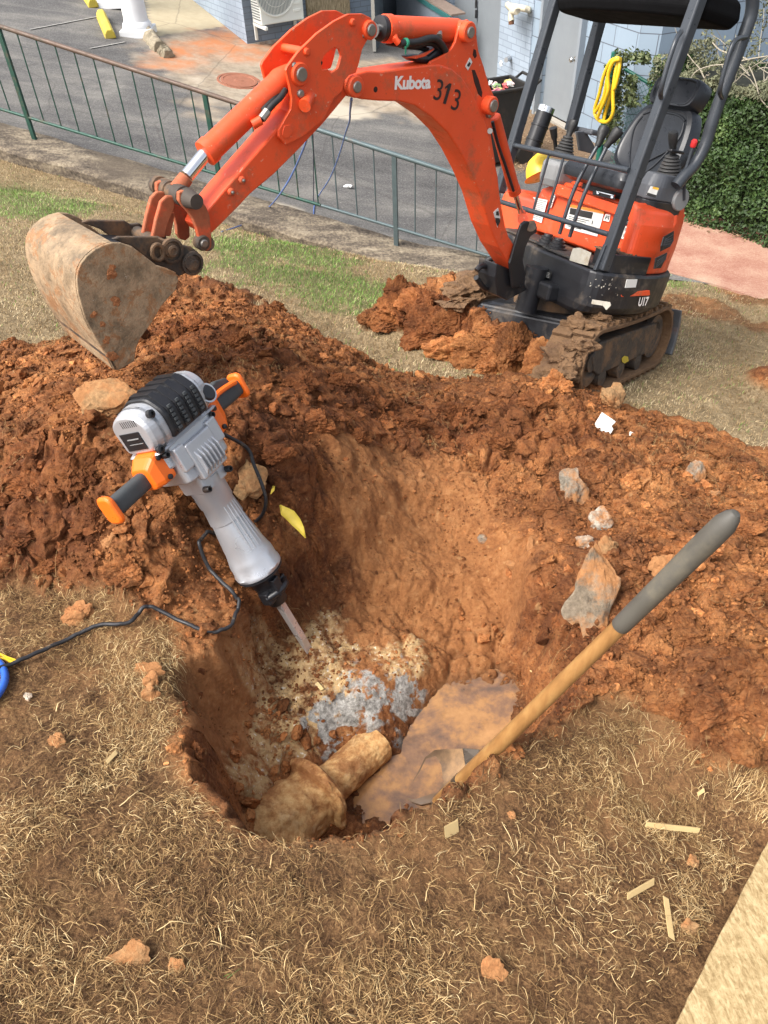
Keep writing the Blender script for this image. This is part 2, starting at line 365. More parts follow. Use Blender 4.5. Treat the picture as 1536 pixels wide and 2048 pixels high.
def lookup(A,x,y):
    i=np.clip(np.searchsorted(gx,x),0,len(gx)-1); j=np.clip(np.searchsorted(gy,y),0,len(gy)-1); return A[j,i]
def HIT(px,py,lo=.5,hi=14.):
    """sight line against the real ground"""
    r=ray(px,py); t=np.arange(lo,hi,.004); P=CC+t[:,None]*r; h=height(P[:,0],P[:,1]); k=np.argmax(P[:,2]<h); return P[k]
# colour masks --------------------------------------------------------------
def spot(px,py,z,r,ex=1.,sc=9,am=.35,seed=1):
    p=GZ(px,py,z); q=np.hypot(X-p[0],(Y-p[1])/ex)/r+am*fbm2(X.ravel(),Y.ravel(),sc,4,.65,seed).reshape(X.shape); return sstep(1.1,.85,q)
grey=np.maximum.reduce([spot(670,1430,-.6,.09,1,16,.75,51),spot(790,1380,-.6,.09,1.1,16,.75,52),spot(730,1405,-.6,.10,1,16,.7,53),spot(700,1470,-.6,.06,1,16,.7,54)])
cream=np.maximum.reduce([spot(660,1310,-.6,.12,1,12,.5,61),spot(810,1310,-.62,.11,1,12,.6,62),spot(560,1360,-.58,.09,1.2,12,.6,63),spot(560,1470,-.6,.08,1.2,12,.6,64),spot(490,1560,-.5,.07,1,14,.6,65),spot(620,1390,-.6,.14,1,9,.6,66)])
fb=lambda sc,s,o=4:fbm2(X.ravel(),Y.ravel(),sc,o,.6,s).reshape(X.shape)
moist=np.clip(np.maximum.reduce([spot(700,840,-.2,.42,.7,3,.5,301),spot(850,830,-.35,.40,.5,3,.5,302),spot(1030,840,-.4,.35,.6,3,.5,303),spot(420,700,-.0,.4,.6,3,.6,304),spot(560,950,-.2,.25,1.2,4,.5,305),spot(850,640,-.8,.45,.8,3,.3,306),spot(120,1050,-.1,.3,.8,3,.6,307)])*.9,0,1)
_dp=PL(X,Y)-Z; moist=np.maximum(moist,.85*sstep(-.02,.02,SDm)*sstep(.16,.09,_dp+.03*fb(9,311))*sstep(2.1,1.7,Y))
bench=np.maximum.reduce([spot(850,1080,-.6,.36,1.1,4,.25,71),spot(950,1180,-.64,.25,1,4,.3,72),spot(850,1300,-.7,.3,.8,4,.3,73),spot(400,1350,-.25,.16,1.5,5,.3,74)])
# green patches in the lawn
green=np.zeros_like(X)
for px,py,r in [(560,545,.5),(680,590,.45),(480,480,.4),(90,410,.5),(620,520,.4),(10,390,.5),(720,600,.3),(1340,560,.25),(560,480,.3),(800,585,.2),(1230,640,.2)]:
    p=G(px,py,0); q=np.hypot(X-p[0],Y-p[1])/r+.5*fb(3,81); green=np.maximum(green,sstep(1.2,.5,q))
LD=Dm*(1-.55*bench)*(1-.45*Sm)*(1-.8*grey*Sm); XO=X+LD*(.030*fb(14,101,3)+.008*fb(45,103,2)); YO=Y+LD*(.030*fb(14,107,3)+.008*fb(45,109,2))
lawnm=(1-Dm)*sstep(2.1,2.9,Y+.35*X+.2*fb(2,111))
v=np.arange(X.size).reshape(X.shape)
cell_ok=(FB[:-1,:-1]<2.5)
F=np.stack([v[:-1,:-1],v[:-1,1:],v[1:,1:],v[1:,:-1]],-1)[cell_ok].reshape(-1,4)
def clay_colour(s):
    n1=s.noise(3.2,6,.62); n2=s.noise(14,6,.65); n3=s.noise(70,5,.6)
    clay=s.ramp(s.mix(.5,n1,n2),[(.31,(.050,.017,.007)),(.41,(.135,.046,.015)),(.50,(.265,.096,.030)),(.60,(.42,.175,.058)),(.74,(.58,.31,.13))])
    clay=s.mix(s.math('MULTIPLY',s.ramp(n3,[(.44,0.),(.70,1.)]),.40),clay,(.46,.23,.10)); clay=s.mix(s.math('MULTIPLY',s.ramp(s.noise(110,4,.65),[(.34,1.),(.48,0.)]),.62),clay,(.050,.015,.006))
    dark=s.ramp(s.noise(1.9,6,.75,dist=.3),[(.47,0.),(.60,1.)])
    clay=s.mix(s.math('MULTIPLY',dark,.5),clay,s.mix(n3,(.04,.015,.007),(.14,.05,.018)))
    return s.mix(s.math('MULTIPLY',s.attr('moist'),.75),clay,s.mix(1.,clay,(.55,.46,.44),'MULTIPLY'))
def ground_mat():
    s=NT('clay_and_lawn_soil')
    dirt=s.attr('dirt'); n1=s.noise(3.2,6,.62); n2=s.noise(14,6,.65); n3=s.noise(70,5,.6); big=s.noise(1.3,3,.5)
    clay=clay_colour(s)
    benchc=s.ramp(s.mix(.4,n2,n3),[(.3,(.19,.075,.026)),(.5,(.33,.14,.05)),(.7,(.44,.22,.09))])
    clay=s.mix(s.math('MULTIPLY',s.attr('bench'),.8),clay,benchc)
    # yellow crumbs and pale lumps
    cr=s.ramp(s.noise(26,3,.5),[(.66,0.),(.72,1.)]); clay=s.mix(s.math('MULTIPLY',cr,.4),clay,(.50,.30,.13))
    soil=s.ramp(s.mix(.65,n2,s.noise(120,5,.7)),[(.34,(.032,.015,.007)),(.46,(.10,.050,.021)),(.56,(.20,.108,.046)),(.70,(.36,.22,.105))])
    soil=s.mix(s.ramp(s.noise(2.3,5,.65),[(.48,0.),(.62,.75)]),soil,s.mix(n3,(.15,.068,.026),(.36,.19,.08)))
    th=s.ramp(s.mix(.5,n2,n3),[(.32,(.10,.07,.035)),(.5,(.24,.175,.095)),(.68,(.38,.29,.17))]); th=s.mix(s.math('MULTIPLY',s.attr('green'),.6),th,(.09,.12,.035)); soil=s.mix(s.attr('lawn'),soil,th)
    c=s.mix(dirt,soil,clay)
    creamc=s.mix(n2,(.42,.25,.10),(.66,.47,.24)); creamc=s.mix(s.ramp(s.noise(90,3),[(.6,0.),(.68,1.)]),creamc,(.75,.68,.55))
    c=s.mix(s.math('MULTIPLY',s.attr('cream'),s.ramp(s.noise(18,4,.7),[(.40,0.),(.56,1.)])),c,creamc)
    gc=s.ramp(s.mix(.5,s.noise(60,6,.8),s.noise(25,5,.75)),[(.38,(.11,.10,.085)),(.48,(.26,.245,.22)),(.56,(.43,.41,.37)),(.68,(.66,.63,.57))])
    holes=s.ramp(s.noise(16,4,.6),[(.50,1.),(.55,0.)])
    c=s.mix(s.math('MULTIPLY',s.attr('grey'),holes),c,gc)
    wet=s.attr('wet'); c=s.mix(wet,c,s.mix(.55,c,(.02,.008,.003)),'MIX')
    nb=s.bump(s.noise(110,6,.72),.9,.010); nb=s.bump(s.noise(420,4,.7),.6,.0018,nb); nb=s.bump(s.vor(60,'F1'),.35,.006,nb)
    r=s.mix(wet,(.93,.93,.93),(.35,.35,.35))
    return s.out(c,r,0.,nb,.25)
wet=sstep(-.685,-.735,Z)*Sm
ground=numesh('ground',np.stack([XO.ravel(),YO.ravel(),Z.ravel()],1),F,ground_mat(),True,attrs=dict(dirt=Dm.ravel(),bench=(bench).ravel(),grey=(grey*Sm).ravel(),cream=(cream*Sm).ravel(),wet=wet.ravel(),lawn=lawnm.ravel(),moist=moist.ravel(),green=green.ravel()))
tag(ground,kind='structure')
# ---------------------------------------------------------------- muddy water in the pit
def water_mat():
    s=NT('muddy_water'); c=s.ramp(s.mix(.35,s.noise(4,6,.7,dist=.5),s.noise(24,4,.6)),[(.36,(.13,.085,.062)),(.46,(.23,.13,.075)),(.54,(.36,.19,.08)),(.66,(.46,.25,.105))])
    s.b.inputs['IOR'].default_value=1.33
    nb=s.bump(s.noise(9,3,.5),.08,.004)
    al=s.ramp(s.mix(.5,s.noise(5,5,.6,dist=.4),s.noise(22,4,.6)),[(.36,.72),(.50,.97)]); s.l(al,s.b.inputs['Alpha'])
    return s.out(c,.035,0.,nb,.75)
wv=[]; 
wp=[G(q[0],q[1],0)for q in []]
WZ=-.725
wx0,wx1,wy0,wy1=-.35,.75,.55,2.1
mb=MB(); mb.add([(wx0,wy0,WZ),(wx1,wy0,WZ),(wx1,wy1,WZ),(wx0,wy1,WZ)],[(0,1,2,3)])
water=tag(obj('water',mb,water_mat()),kind='structure')
# ---------------------------------------------------------------- loose crumbs and clods (too many to count)
def ico(sub):
    import bmesh
    bm=bmesh.new(); bmesh.ops.create_icosphere(bm,subdivisions=sub,radius=1.)
    v=np.array([q.co[:] for q in bm.verts]); f=np.array([[w_.index for w_ in q.verts] for q in bm.faces]); bm.free(); return v,f
def scatter(name,mat,P,R,sub=1,var=8,flat=.75,rough=.45,attr=None):
    bv,bf=ico(sub); shapes=[]
    for k in range(var):
        q=bv*(1+rough*fbm3(bv*1.6+k*7.3,3)[:,None]); 
        for _ in range(5):
            n=nrm(RNG.normal(size=3)); dd=q@n; q=q-np.maximum(dd-.6,0)[:,None]*n
        shapes.append(q)
    shapes=np.array(shapes); n=len(P); ids=RNG.integers(0,var,n); a=RNG.uniform(0,6.28,n); ca,sa=np.cos(a),np.sin(a)
    V=shapes[ids]*(R[:,None,None]*RNG.uniform(.7,1.3,(n,1,3))); V[:,:,2]*=flat
    Vx=V[:,:,0]*ca[:,None]-V[:,:,1]*sa[:,None]; Vy=V[:,:,0]*sa[:,None]+V[:,:,1]*ca[:,None]; V=np.stack([Vx,Vy,V[:,:,2]],-1)+P[:,None,:]
    Fm=(bf[None]+(np.arange(n)*len(bv))[:,None,None]).reshape(-1,3)
    at={'shade':np.repeat(RNG.random(n),len(bv)),'moist':np.repeat(lookup(moist,P[:,0],P[:,1]),len(bv))}
    return numesh(name,V.reshape(-1,3),Fm,mat,False,attrs=at)
def clod_mat():
    s=NT('clay_crumbs'); c=s.mix(1.,clay_colour(s),s.ramp(s.attr('shade'),[(0.,.62),(.8,1.1),(1.,1.5)]),'MULTIPLY')
    return s.out(c,.95,0,s.bump(s.noise(150,5,.7),.7,.004),.2)
N=62000; u=RNG.uniform(-2.2,2.6,N*3); vv=RNG.uniform(.5,5.2,N*3)
dm=lookup(Dm,u,vv); dens=sstep(-.3,.5,fbm2(u,vv,2.2,3,.6,91)); be=lookup(bench,u,vv)
k=(RNG.random(len(u))<dm*(.25+.75*dens)*(1-.45*be)*(1-.95*lookup(grey*Sm,u,vv))); u=u[k][:N];vv=vv[k][:N]
R=.0025+.0065*RNG.random(len(u))**3
hz=height(u,vv); ok=hz>WZ; u,vv,R,hz=u[ok],vv[ok],R[ok],hz[ok]
CM=clod_mat(); tag(scatter('loose_clay_crumbs',CM,np.stack([u,vv,hz+R*.35],1),R),kind='stuff')
u=RNG.uniform(-2.2,2.6,20000); vv=RNG.uniform(.5,5.2,20000); dm=lookup(Dm,u,vv); be=lookup(bench,u,vv); dens=sstep(-.5,.4,fbm2(u,vv,1.7,3,.6,95))
k=RNG.random(len(u))<dm*dens*(1-.75*be)*.5; u,vv=u[k],vv[k]; R=RNG.uniform(.010,.017,len(u))*(1+1.2*RNG.random(len(u))**5); hz=height(u,vv); ok=hz>WZ+.02; u,vv,R,hz=u[ok],vv[ok],R[ok],hz[ok]
tag(scatter('small_clay_lumps',CM,np.stack([u,vv,hz+R*.15],1),R,3,14,.8,.5),kind='stuff')
# ================================================================ CAR PARK, KERB, BUILDING
def lot_mesh():
    aa=np.r_[np.linspace(-30,-5,26),np.linspace(-4.9,7.5,180),np.linspace(7.8,30,24)]; bb=np.r_[np.linspace(0.,8,130),np.linspace(8.5,40,40)]
    A_,B_=np.meshgrid(aa,bb); x,y=axy(A_,B_); z=lot_z(A_)
    xf,yf=x.ravel(),y.ravel()
    def poly(pts,w=.05,seed=1,am=.1): 
        P=np.array([HL(*p)[:2] for p in pts]); return sstep(-w,w,sdpoly(xf,yf,P)+am*fbm2(xf,yf,2.5,4,.6,seed))
    conc=poly([(285,75),(455,52),(420,0),(540,-10),(500,88),(900,150),(1110,230),(1080,300),(960,260),(760,230),(640,200),(520,215),(430,235),(380,180),(330,115)],.25,3,.35)
    slab=poly([(292,0),(300,74),(452,52),(388,-2)],.01,5,.0)
    red=poly([(330,80),(452,52),(500,90),(560,85),(520,120),(440,125),(360,140),(330,120)],.25,9,.3)
    light=np.maximum(poly([(560,195),(680,190),(730,215),(660,240),(570,225)],.12,13,.25),poly([(470,405),(560,395),(640,430),(640,460),(520,440)],.1,14,.2))
    soilm=poly([(985,330),(1060,215),(1190,290),(1200,360)],.1,15,.1)
    v=np.arange(x.size).reshape(x.shape); F=np.stack([v[:-1,:-1],v[:-1,1:],v[1:,1:],v[1:,:-1]],-1).reshape(-1,4)
    s=NT('worn_asphalt'); n=s.noise(1.1,6,.65,dist=.6); n2=s.noise(7,5,.7); n3=s.noise(60,4,.6)
    st=s.noise(2.2,6,.6,vec=s.mapping((.35,1.6,1),(0,0,.37)),dist=.5)
    asp=s.ramp(s.mix(.5,n,st),[(.36,(.055,.053,.052)),(.47,(.10,.096,.092)),(.56,(.165,.155,.14)),(.68,(.26,.245,.215))])
    asp=s.mix(.35,asp,s.ramp(n3,[(.3,(.03,.03,.03)),(.5,(.12,.115,.11)),(.75,(.34,.33,.31))]),'MIX')
    cc=s.ramp(s.mix(.5,n2,s.noise(2.3,6,.65)),[(.32,(.16,.125,.09)),(.5,(.30,.245,.18)),(.68,(.42,.36,.28))])
    c=s.mix(s.attr('conc'),asp,cc); c=s.mix(s.attr('light'),c,(.42,.37,.29))
    c=s.mix(s.attr('slab'),c,s.mix(n2,(.33,.27,.17),(.48,.41,.28)))
    c=s.mix(s.math('MULTIPLY',s.attr('red'),s.ramp(s.noise(3,5,.6),[(.35,.2),(.6,1.)])),c,(.42,.17,.075))
    c=s.mix(s.attr('soil'),c,s.mix(n3,(.06,.04,.025),(.30,.20,.12)))
    # cracks
    cr=s.ramp(s.vor(.55,'DISTANCE_TO_EDGE',vec=s.mix(.12,s.P,s.noise(2.,5,.6,out=1),'ADD')),[(.0,1.),(.006,0.)])
    c=s.mix(s.math('MULTIPLY',cr,.4),c,(.05,.045,.04))
    sp=s.ramp(s.noise(38,2,.5),[(.74,0.),(.76,1.)]); c=s.mix(s.math('MULTIPLY',sp,.7),c,(.45,.40,.33))
    m=s.out(c,.92,0,s.bump(n3,.5,.006,s.bump(cr,-.6,.01)),.2)
    o=numesh('car_park',np.stack([xf,yf,z.ravel()],1),F,m,False,attrs=dict(conc=conc,slab=slab,red=red,light=light,soil=soilm)); tag(o,kind='structure')
lot_mesh()
def kerb():
    aa=np.linspace(-8,5.6,160); R=[]; prof=[(-.36,-.5),(-.36,-.03),(-.335,.0),(-.30,.012),(-.10,.03),(.06,.035),(.09,.01),(.09,-.3)]
    V=[];F=[]
    for i,a in enumerate(aa):
        for b,z in prof:
            nn=float(fbm3([[a*3,b*9,z*5]],4,.6,7)[0])*.012
            x,y=axy(a,b+nn); V.append((x,y,lot_z(a)+z+nn*.6))
    k=len(prof)
    for i in range(len(aa)-1):
        for j in range(k-1): F.append((i*k+j,(i+1)*k+j,(i+1)*k+j+1,i*k+j+1))
    s=NT('old_kerb_concrete'); n=s.noise(5,6,.7,vec=s.mapping((.5,1.5,2.),(0,0,-.36))); n2=s.noise(40,5,.7)
    c=s.ramp(s.mix(.4,n,n2),[(.38,(.05,.042,.034)),(.48,(.13,.105,.08)),(.56,(.25,.205,.145)),(.70,(.42,.36,.26))])
    c=s.mix(s.ramp(s.noise(1.3,5,.6),[(.5,0.),(.62,.75)]),c,(.10,.08,.06))
    m=s.out(c,.95,0,s.bump(n2,.8,.01),.2)
    tag(numesh('kerb',V,F,m,False),kind='structure')
kerb()
# pink path on the right
mb=MB(); PP=[HL(1180,480),HL(1250,520),HL(1337,546),HL(1450,576),HL(1560,614),HL(1900,720),HL(1900,520),HL(1536,430),HL(1380,385),HL(1250,400)]
mb.prism([p+np.array([0,0,.008]) for p in PP],(0,0,-.06))
s=NT('pink_paving'); n=s.noise(3,6,.65); n2=s.noise(45,4,.7)
c=s.ramp(s.mix(.35,n,n2),[(.36,(.28,.12,.085)),(.5,(.37,.205,.145)),(.62,(.43,.29,.205)),(.75,(.46,.36,.27))])
c=s.mix(s.ramp(s.noise(120,2),[(.62,0.),(.68,.5)]),c,(.66,.52,.42))
tag(obj('path',mb,s.out(c,.9,0,s.bump(n2,.3,.004),.25)),kind='structure')
PATHP=np.array([p[:2] for p in PP])
# ------------------------------------------------------------ railing
def railing():
    K0=KA[:2]; base0=HL(70,277,.035); base1=HL(793,490,.035); a0,b0=ab(*base0[:2]); a1,b1=ab(*base1[:2])
    def P(a,h): 
        b=b0+(b1-b0)*(a-a0)/(a1-a0); x,y=axy(a,b); hh=h*(1.0-.165*(a-a0)/(a1-a0)); return np.array([x,y,KA[2]+(KB[2]-KA[2])*a/KL+.03+hh])
    def a_at(px,py0):   # a of a post whose foot shows at px
        best=min(np.linspace(-3,6.2,1500),key=lambda a:abs(_pj(P(a,.5))[0]-px)); return best
    def _pj(p): c=CR.T@(np.asarray(p)-CC); return CX+FPX*c[0]/-c[2],CY-FPX*c[1]/-c[2]
    g1=simple('green_paint_rusty',(.022,.075,.055),.5,.2,.3,20,.3,120,.002,dirt=.22,dirt_col=(.20,.11,.07)); g1r=simple('rusty_top_rail',(.13,.085,.062),.55,.2,.45,9,.3,90,.002,dirt=.3,dirt_col=(.06,.09,.07))
    g2=simple('grey_green_paint',(.10,.135,.14),.45,.3,.2,16,.2,90,.002,dirt=.1)
    mids=[34,427,790]; A=[a_at(m,0) for m in mids]; sp=(A[2]-A[0])/2
    ends=dict(green=(A[0]-sp,A[0],A[1]),grey=(A[1]+sp*.55,A[2],A[2]+sp*.52))
    def build(name,lab,a_lo,a_hi,posts,mr,mp,npk):
        rt=empty(name,P((a_lo+a_hi)/2,0),lab,'railing')
        seg=lambda h,r,m,nm:obj(nm,MB().tube([P(a,h) for a in np.linspace(a_lo,a_hi,9)],r,10),m,rt)
        seg(1.0,.021,mr,'top_rail'); seg(.205,.015,mp,'bottom_rail')
        for a in posts:
            mb=MB(); w_=np.array([[KE[0],KN[0],0],[KE[1],KN[1],0],[0,0,1.]]); p0=P(a,-.06);p1=P(a,.99); mb.box((p0+p1)/2,(.042,.03,p1[2]-p0[2]),w_)
            obj('post',mb,mp,rt)
        for i in range(len(posts)-1 if npk else 0): pass
        for a in np.arange(A[0]-sp*1.0,A[2]+sp*.55,sp/10):
            k=round((a-A[0])/(sp/10))
            if a<a_lo-.001 or a>a_hi: continue
            if min(abs(a-p) for p in posts)<sp/25: continue
            j=.006*math.sin(k*5.3); obj('picket',MB().cyl(P(a+j,.2),P(a,.99),.0068,n=7),mp,rt)
    A15=A[1]+sp*.54
    build('metal_railing','green railing with a rusty brown top rail along the left kerb',A[0]-sp,A15,[A[0]-sp,A[0],A[1]],g1r,g1,1)
    build('metal_railing','grey-green railing between the two arms of the digger along the kerb',A15+.01,A[2]+sp*.5,[A[2],A[2]+sp*.49],g2,g2,1)
railing()
# ------------------------------------------------------------ walls
def brick_mat(name,c1,mort,bw,bh,mw,bias=.0,var=.12,moff=.5,lighter=1.):
    s=NT(name); sx=s.n('ShaderNodeSeparateXYZ'); s.l(s.P,sx.inputs[0]); cx=s.n('ShaderNodeCombineXYZ'); s.l(sx.outputs[0],cx.inputs[0]); s.l(sx.outputs[2],cx.inputs[1])
    b=s.n('ShaderNodeTexBrick'); b.offset=moff; s.l(cx.outputs[0],b.inputs['Vector']); b.inputs['Scale'].default_value=1; b.inputs['Mortar Size'].default_value=mw; b.inputs['Mortar Smooth'].default_value=.25
    b.inputs['Brick Width'].default_value=bw; b.inputs['Row Height'].default_value=bh; b.inputs['Bias'].default_value=0
    c=np.array(c1); b.inputs['Color1'].default_value=(*(c*(1-var)),1); b.inputs['Color2'].default_value=(*np.minimum(c*(1+var),1),1); b.inputs['Mortar'].default_value=(*mort,1)
    n=s.noise(2.5,6,.65); col=s.mix(s.math('MULTIPLY',n,.35),b.outputs['Color'],tuple(c*.6)); 
    st=s.ramp(s.noise(5,5,.7,vec=s.mapping((1,1,.25))),[(.6,0.),(.75,.5)]); col=s.mix(st,col,tuple(np.minimum(c*1.25,1)))
    nb=s.bump(b.outputs['Fac'],-.6,.008); nb=s.bump(s.noise(50,5,.6),.35,.004,nb)
    return s.out(col,.75,0,nb,.3)
BLK=brick_mat('painted_block',(.29,.365,.44),(.10,.11,.13),.40,.20,.006,var=.05)
BRK=brick_mat('painted_brick_blue_grey',(.22,.275,.34),(.15,.18,.22),.22,.072,.007,var=.10)
BRKL=brick_mat('painted_brick_pale_lit',(.33,.395,.47),(.22,.26,.31),.24,.075,.006,var=.08)
def local_box(name,p0,p1,z0,z1,th,mat,parent=None,off=0.,bev=0.):
    """upright slab from p0 to p1 (plan), face on the right-hand side of p0->p1; own axes so courses run level"""
    p0=np.asarray(p0,float)[:2];p1=np.asarray(p1,float)[:2]; L=np.linalg.norm(p1-p0); d=(p1-p0)/L; n=np.array([d[1],-d[0]])
    mb=MB(); mb.box((L/2,th/2-off,(z1-z0)/2),(L,th,z1-z0)); o=obj(name,mb,mat,None,bev)
    Mx=Matrix(((d[0],-n[0],0,p0[0]),(d[1],-n[1],0,p0[1]),(0,0,1,z0),(0,0,0,1)))
    o.matrix_world=Mx; 
    if parent is not None:
        o.parent=parent; o.matrix_parent_inverse=PARM[parent.name].inverted()
    return o
Kc=HL(1255,320); D0=HL(1075,226); dW=nrm((D0-Kc)[:2]); nW=np.array([dW[1],-dW[0]]); 
if np.dot(nW,CC[:2]-Kc[:2])<0: nW=-nW
def onW(px,py,off=0.): return ONP(px,py,np.array([*(Kc[:2]+nW*off),0]),np.array([*nW,0]))
Zg=-1.75
bW=empty('block_building',(*Kc[:2],-1.6),'pale blue-grey painted block and brick building behind the digger','building')
s0=0.; sA=np.dot(D0[:2]-Kc[:2],dW)
def Wp(s,off=0.): return Kc[:2]+dW*s+nW*off
def s_of(px,py): return float(np.dot(onW(px,py)[:2]-Kc[:2],dW))
sd1=s_of(1160,130); sd0=s_of(1086,130); sb=s_of(1065,60); sg=s_of(1000,60); sg2=s_of(905,30); send=sg2+3.2
ch=.16
local_box('wall',Wp(sd1-.0),Wp(ch),Zg,3.2,.2,BLK,bW)                      # door to the splayed corner
local_box('wall',Wp(sb),Wp(sd0),Zg,3.2,.2,BLK,bW)
local_box('wall',Wp(sg),Wp(sb-.002),Zg,3.2,.2,BRKL,bW,off=.01)
local_box('wall',Wp(send),Wp(sg2),Zg,3.2,.2,BRK,bW,off=.0)
local_box('wall',Wp(sd0,-.12),Wp(sd1,-.12),Zg,3.2,.2,BLK,bW)
local_box('wall',Wp(sg2,-.12),Wp(sg,-.12),Zg,3.2,.2,BLK,bW)
dR=np.array([-dW[1],dW[0]]); 
if dR[0]<0: dR=-dR
C1=Wp(ch); C2=Kc[:2]+dR*ch; C3=Kc[:2]+dR*9
local_box('wall',C1,C2,Zg,3.2,.2,BLK,bW); local_box('wall',C2,C3,Zg,3.2,.2,BLK,bW)
dm=simple('grey_door_paint',(.235,.26,.28),.42,.1,.12,3,.12,40,.002); fm=simple('door_frame_paint',(.26,.29,.32),.45,.1,.1,5,.1); stl=simple('dull_steel',(.45,.45,.44),.3,.9,.15,20,.1); blk=simple('black_plastic',(.018,.018,.02),.45,0,.2,20,.15)
zf=lot_z(5.); 
dr=local_box('door',Wp(sd0+.05,-.05),Wp(sd1-.05,-.05),zf+.04,1.1,.04,dm,bW,bev=.003)
for a_,b_ in ((sd0,sd0+.05),(sd1-.05,sd1)): local_box('door_frame',Wp(a_,.0),Wp(b_,.0),zf-.05,1.15,.1,fm,bW,off=.02,bev=.004)
local_box('threshold',Wp(sd0+.05,.0),Wp(sd1-.05,.0),zf-.1,zf+.03,.1,simple('concrete_pale',(.34,.31,.26),.9),bW,off=.06)
kp=onW(1148,119); kmb=MB(); kmb.lathe(kp-np.array([*nW,0])*.03,(*nW,0),[(0,.034),(.012,.034),(.014,.012),(.04,.012),(.05,.026),(.075,.03),(.09,.02)],20); obj('door_knob',kmb,stl,bW,label='round steel knob')
hp=onW(1165,30); obj('hasp',MB().box(hp,(.03,.03,.16)).box(hp+np.array([*-dW*(-.07),.06]),(.1,.02,.04),np.array([[dW[0],nW[0],0],[dW[1],nW[1],0],[0,0,1]])),stl,bW,.003)
# grey double doors left of the brick
for a_,b_ in ((sg,(sg+sg2)/2-.008),((sg+sg2)/2+.008,sg2)):
    local_box('utility_door',Wp(b_,-.03),Wp(a_,-.03),zf+.05,2.0,.04,dm,bW,bev=.003)
for py in (8,28): 
    q=onW(952,py); obj('hinge',MB().cyl(q-np.array([0,0,.05]),q+np.array([0,0,.05]),.016,n=10),blk,bW)
# pipes on the brick
def wpipe(name,lab,pts,r,mat,cat='pipe'):
    P=[onW(x,y,o) for x,y,o in pts]; return tag(obj(name,MB().tube(spline(P,5),r,12),mat),lab,cat)
crm=simple('cream_pipe_paint',(.55,.50,.38),.5,0,.15,14,.2,dirt=.12)
wpipe('drain_pipe','cream pipe with a bent outlet on the pale brick above the bin',[(1058,20,.0),(1052,18,.12),(1020,12,.16),(1016,10,.2),(1024,18,.24),(1035,22,.26),(1024,24,.26),(1022,34,.27),(1023,42,.27)],.038,crm)
tag(obj('pipe_plug',MB().cyl(onW(1022.5,42,.27),onW(1022.5,49,.27),.036,n=14),simple('rust_brown',(.16,.075,.04),.8,.3,.3,30,.4,90)),'brown threaded end on the cream pipe outlet','pipe')
tp=empty('outdoor_tap',onW(1018,118,.05),'small grey tap on the pale brick wall beside the grey doors','tap')
obj('spout',MB().cyl(onW(1022,115,.0),onW(1012,120,.13),.03,n=14),simple('zinc',(.42,.44,.46),.45,.7),tp); obj('tap_wheel',MB().lathe(onW(1004,127,.14),(*nW,0),[(0,.01),(.01,.035),(.02,.035),(.03,.01)],12,mod=lambda d,t:1+.25*math.cos(5*t)),simple('chalk_white',(.6,.6,.58),.6),tp)
# ------------------------------------------------------------ left building with air conditioner
Ac=HL(495,88); AL=HL(388,2); dL=nrm((AL-Ac)[:2]); dF=np.array([-dL[1],dL[0]]); 
if dF[0]<0: dF=-dF
bA=empty('brick_building',(*Ac[:2],Ac[2]),'blue-grey painted brick building corner carrying the air conditioner','building')
nF=np.array([dF[1],-dF[0]]); nF=nF if np.dot(nF,CC[:2]-Ac[:2])>0 else -nF
def onF(px,py,off=0.): return ONP(px,py,np.array([*(Ac[:2]+nF*off),0]),np.array([*nF,0]))
local_box('wall',Ac[:2]+dL*9,Ac[:2],-1.7,3.5,.2,BRKL,bA)  # paler brick copy: the sunlit side is put into this wall's colour
sF=float(np.dot(onF(745,40)[:2]-Ac[:2],dF)); local_box('wall',Ac[:2],Ac[:2]+dF*sF,-1.7,3.5,.2,BRK,bA)
local_box('footing',Ac[:2],Ac[:2]+dF*sF,-1.9,Ac[2]-.0,.2,simple('stained_footing',(.40,.36,.30),.9,dirt=.4),bA,off=.012)
Fx=np.array([[dF[0],-nF[0],0],[dF[1],-nF[1],0],[0,0,1.]])
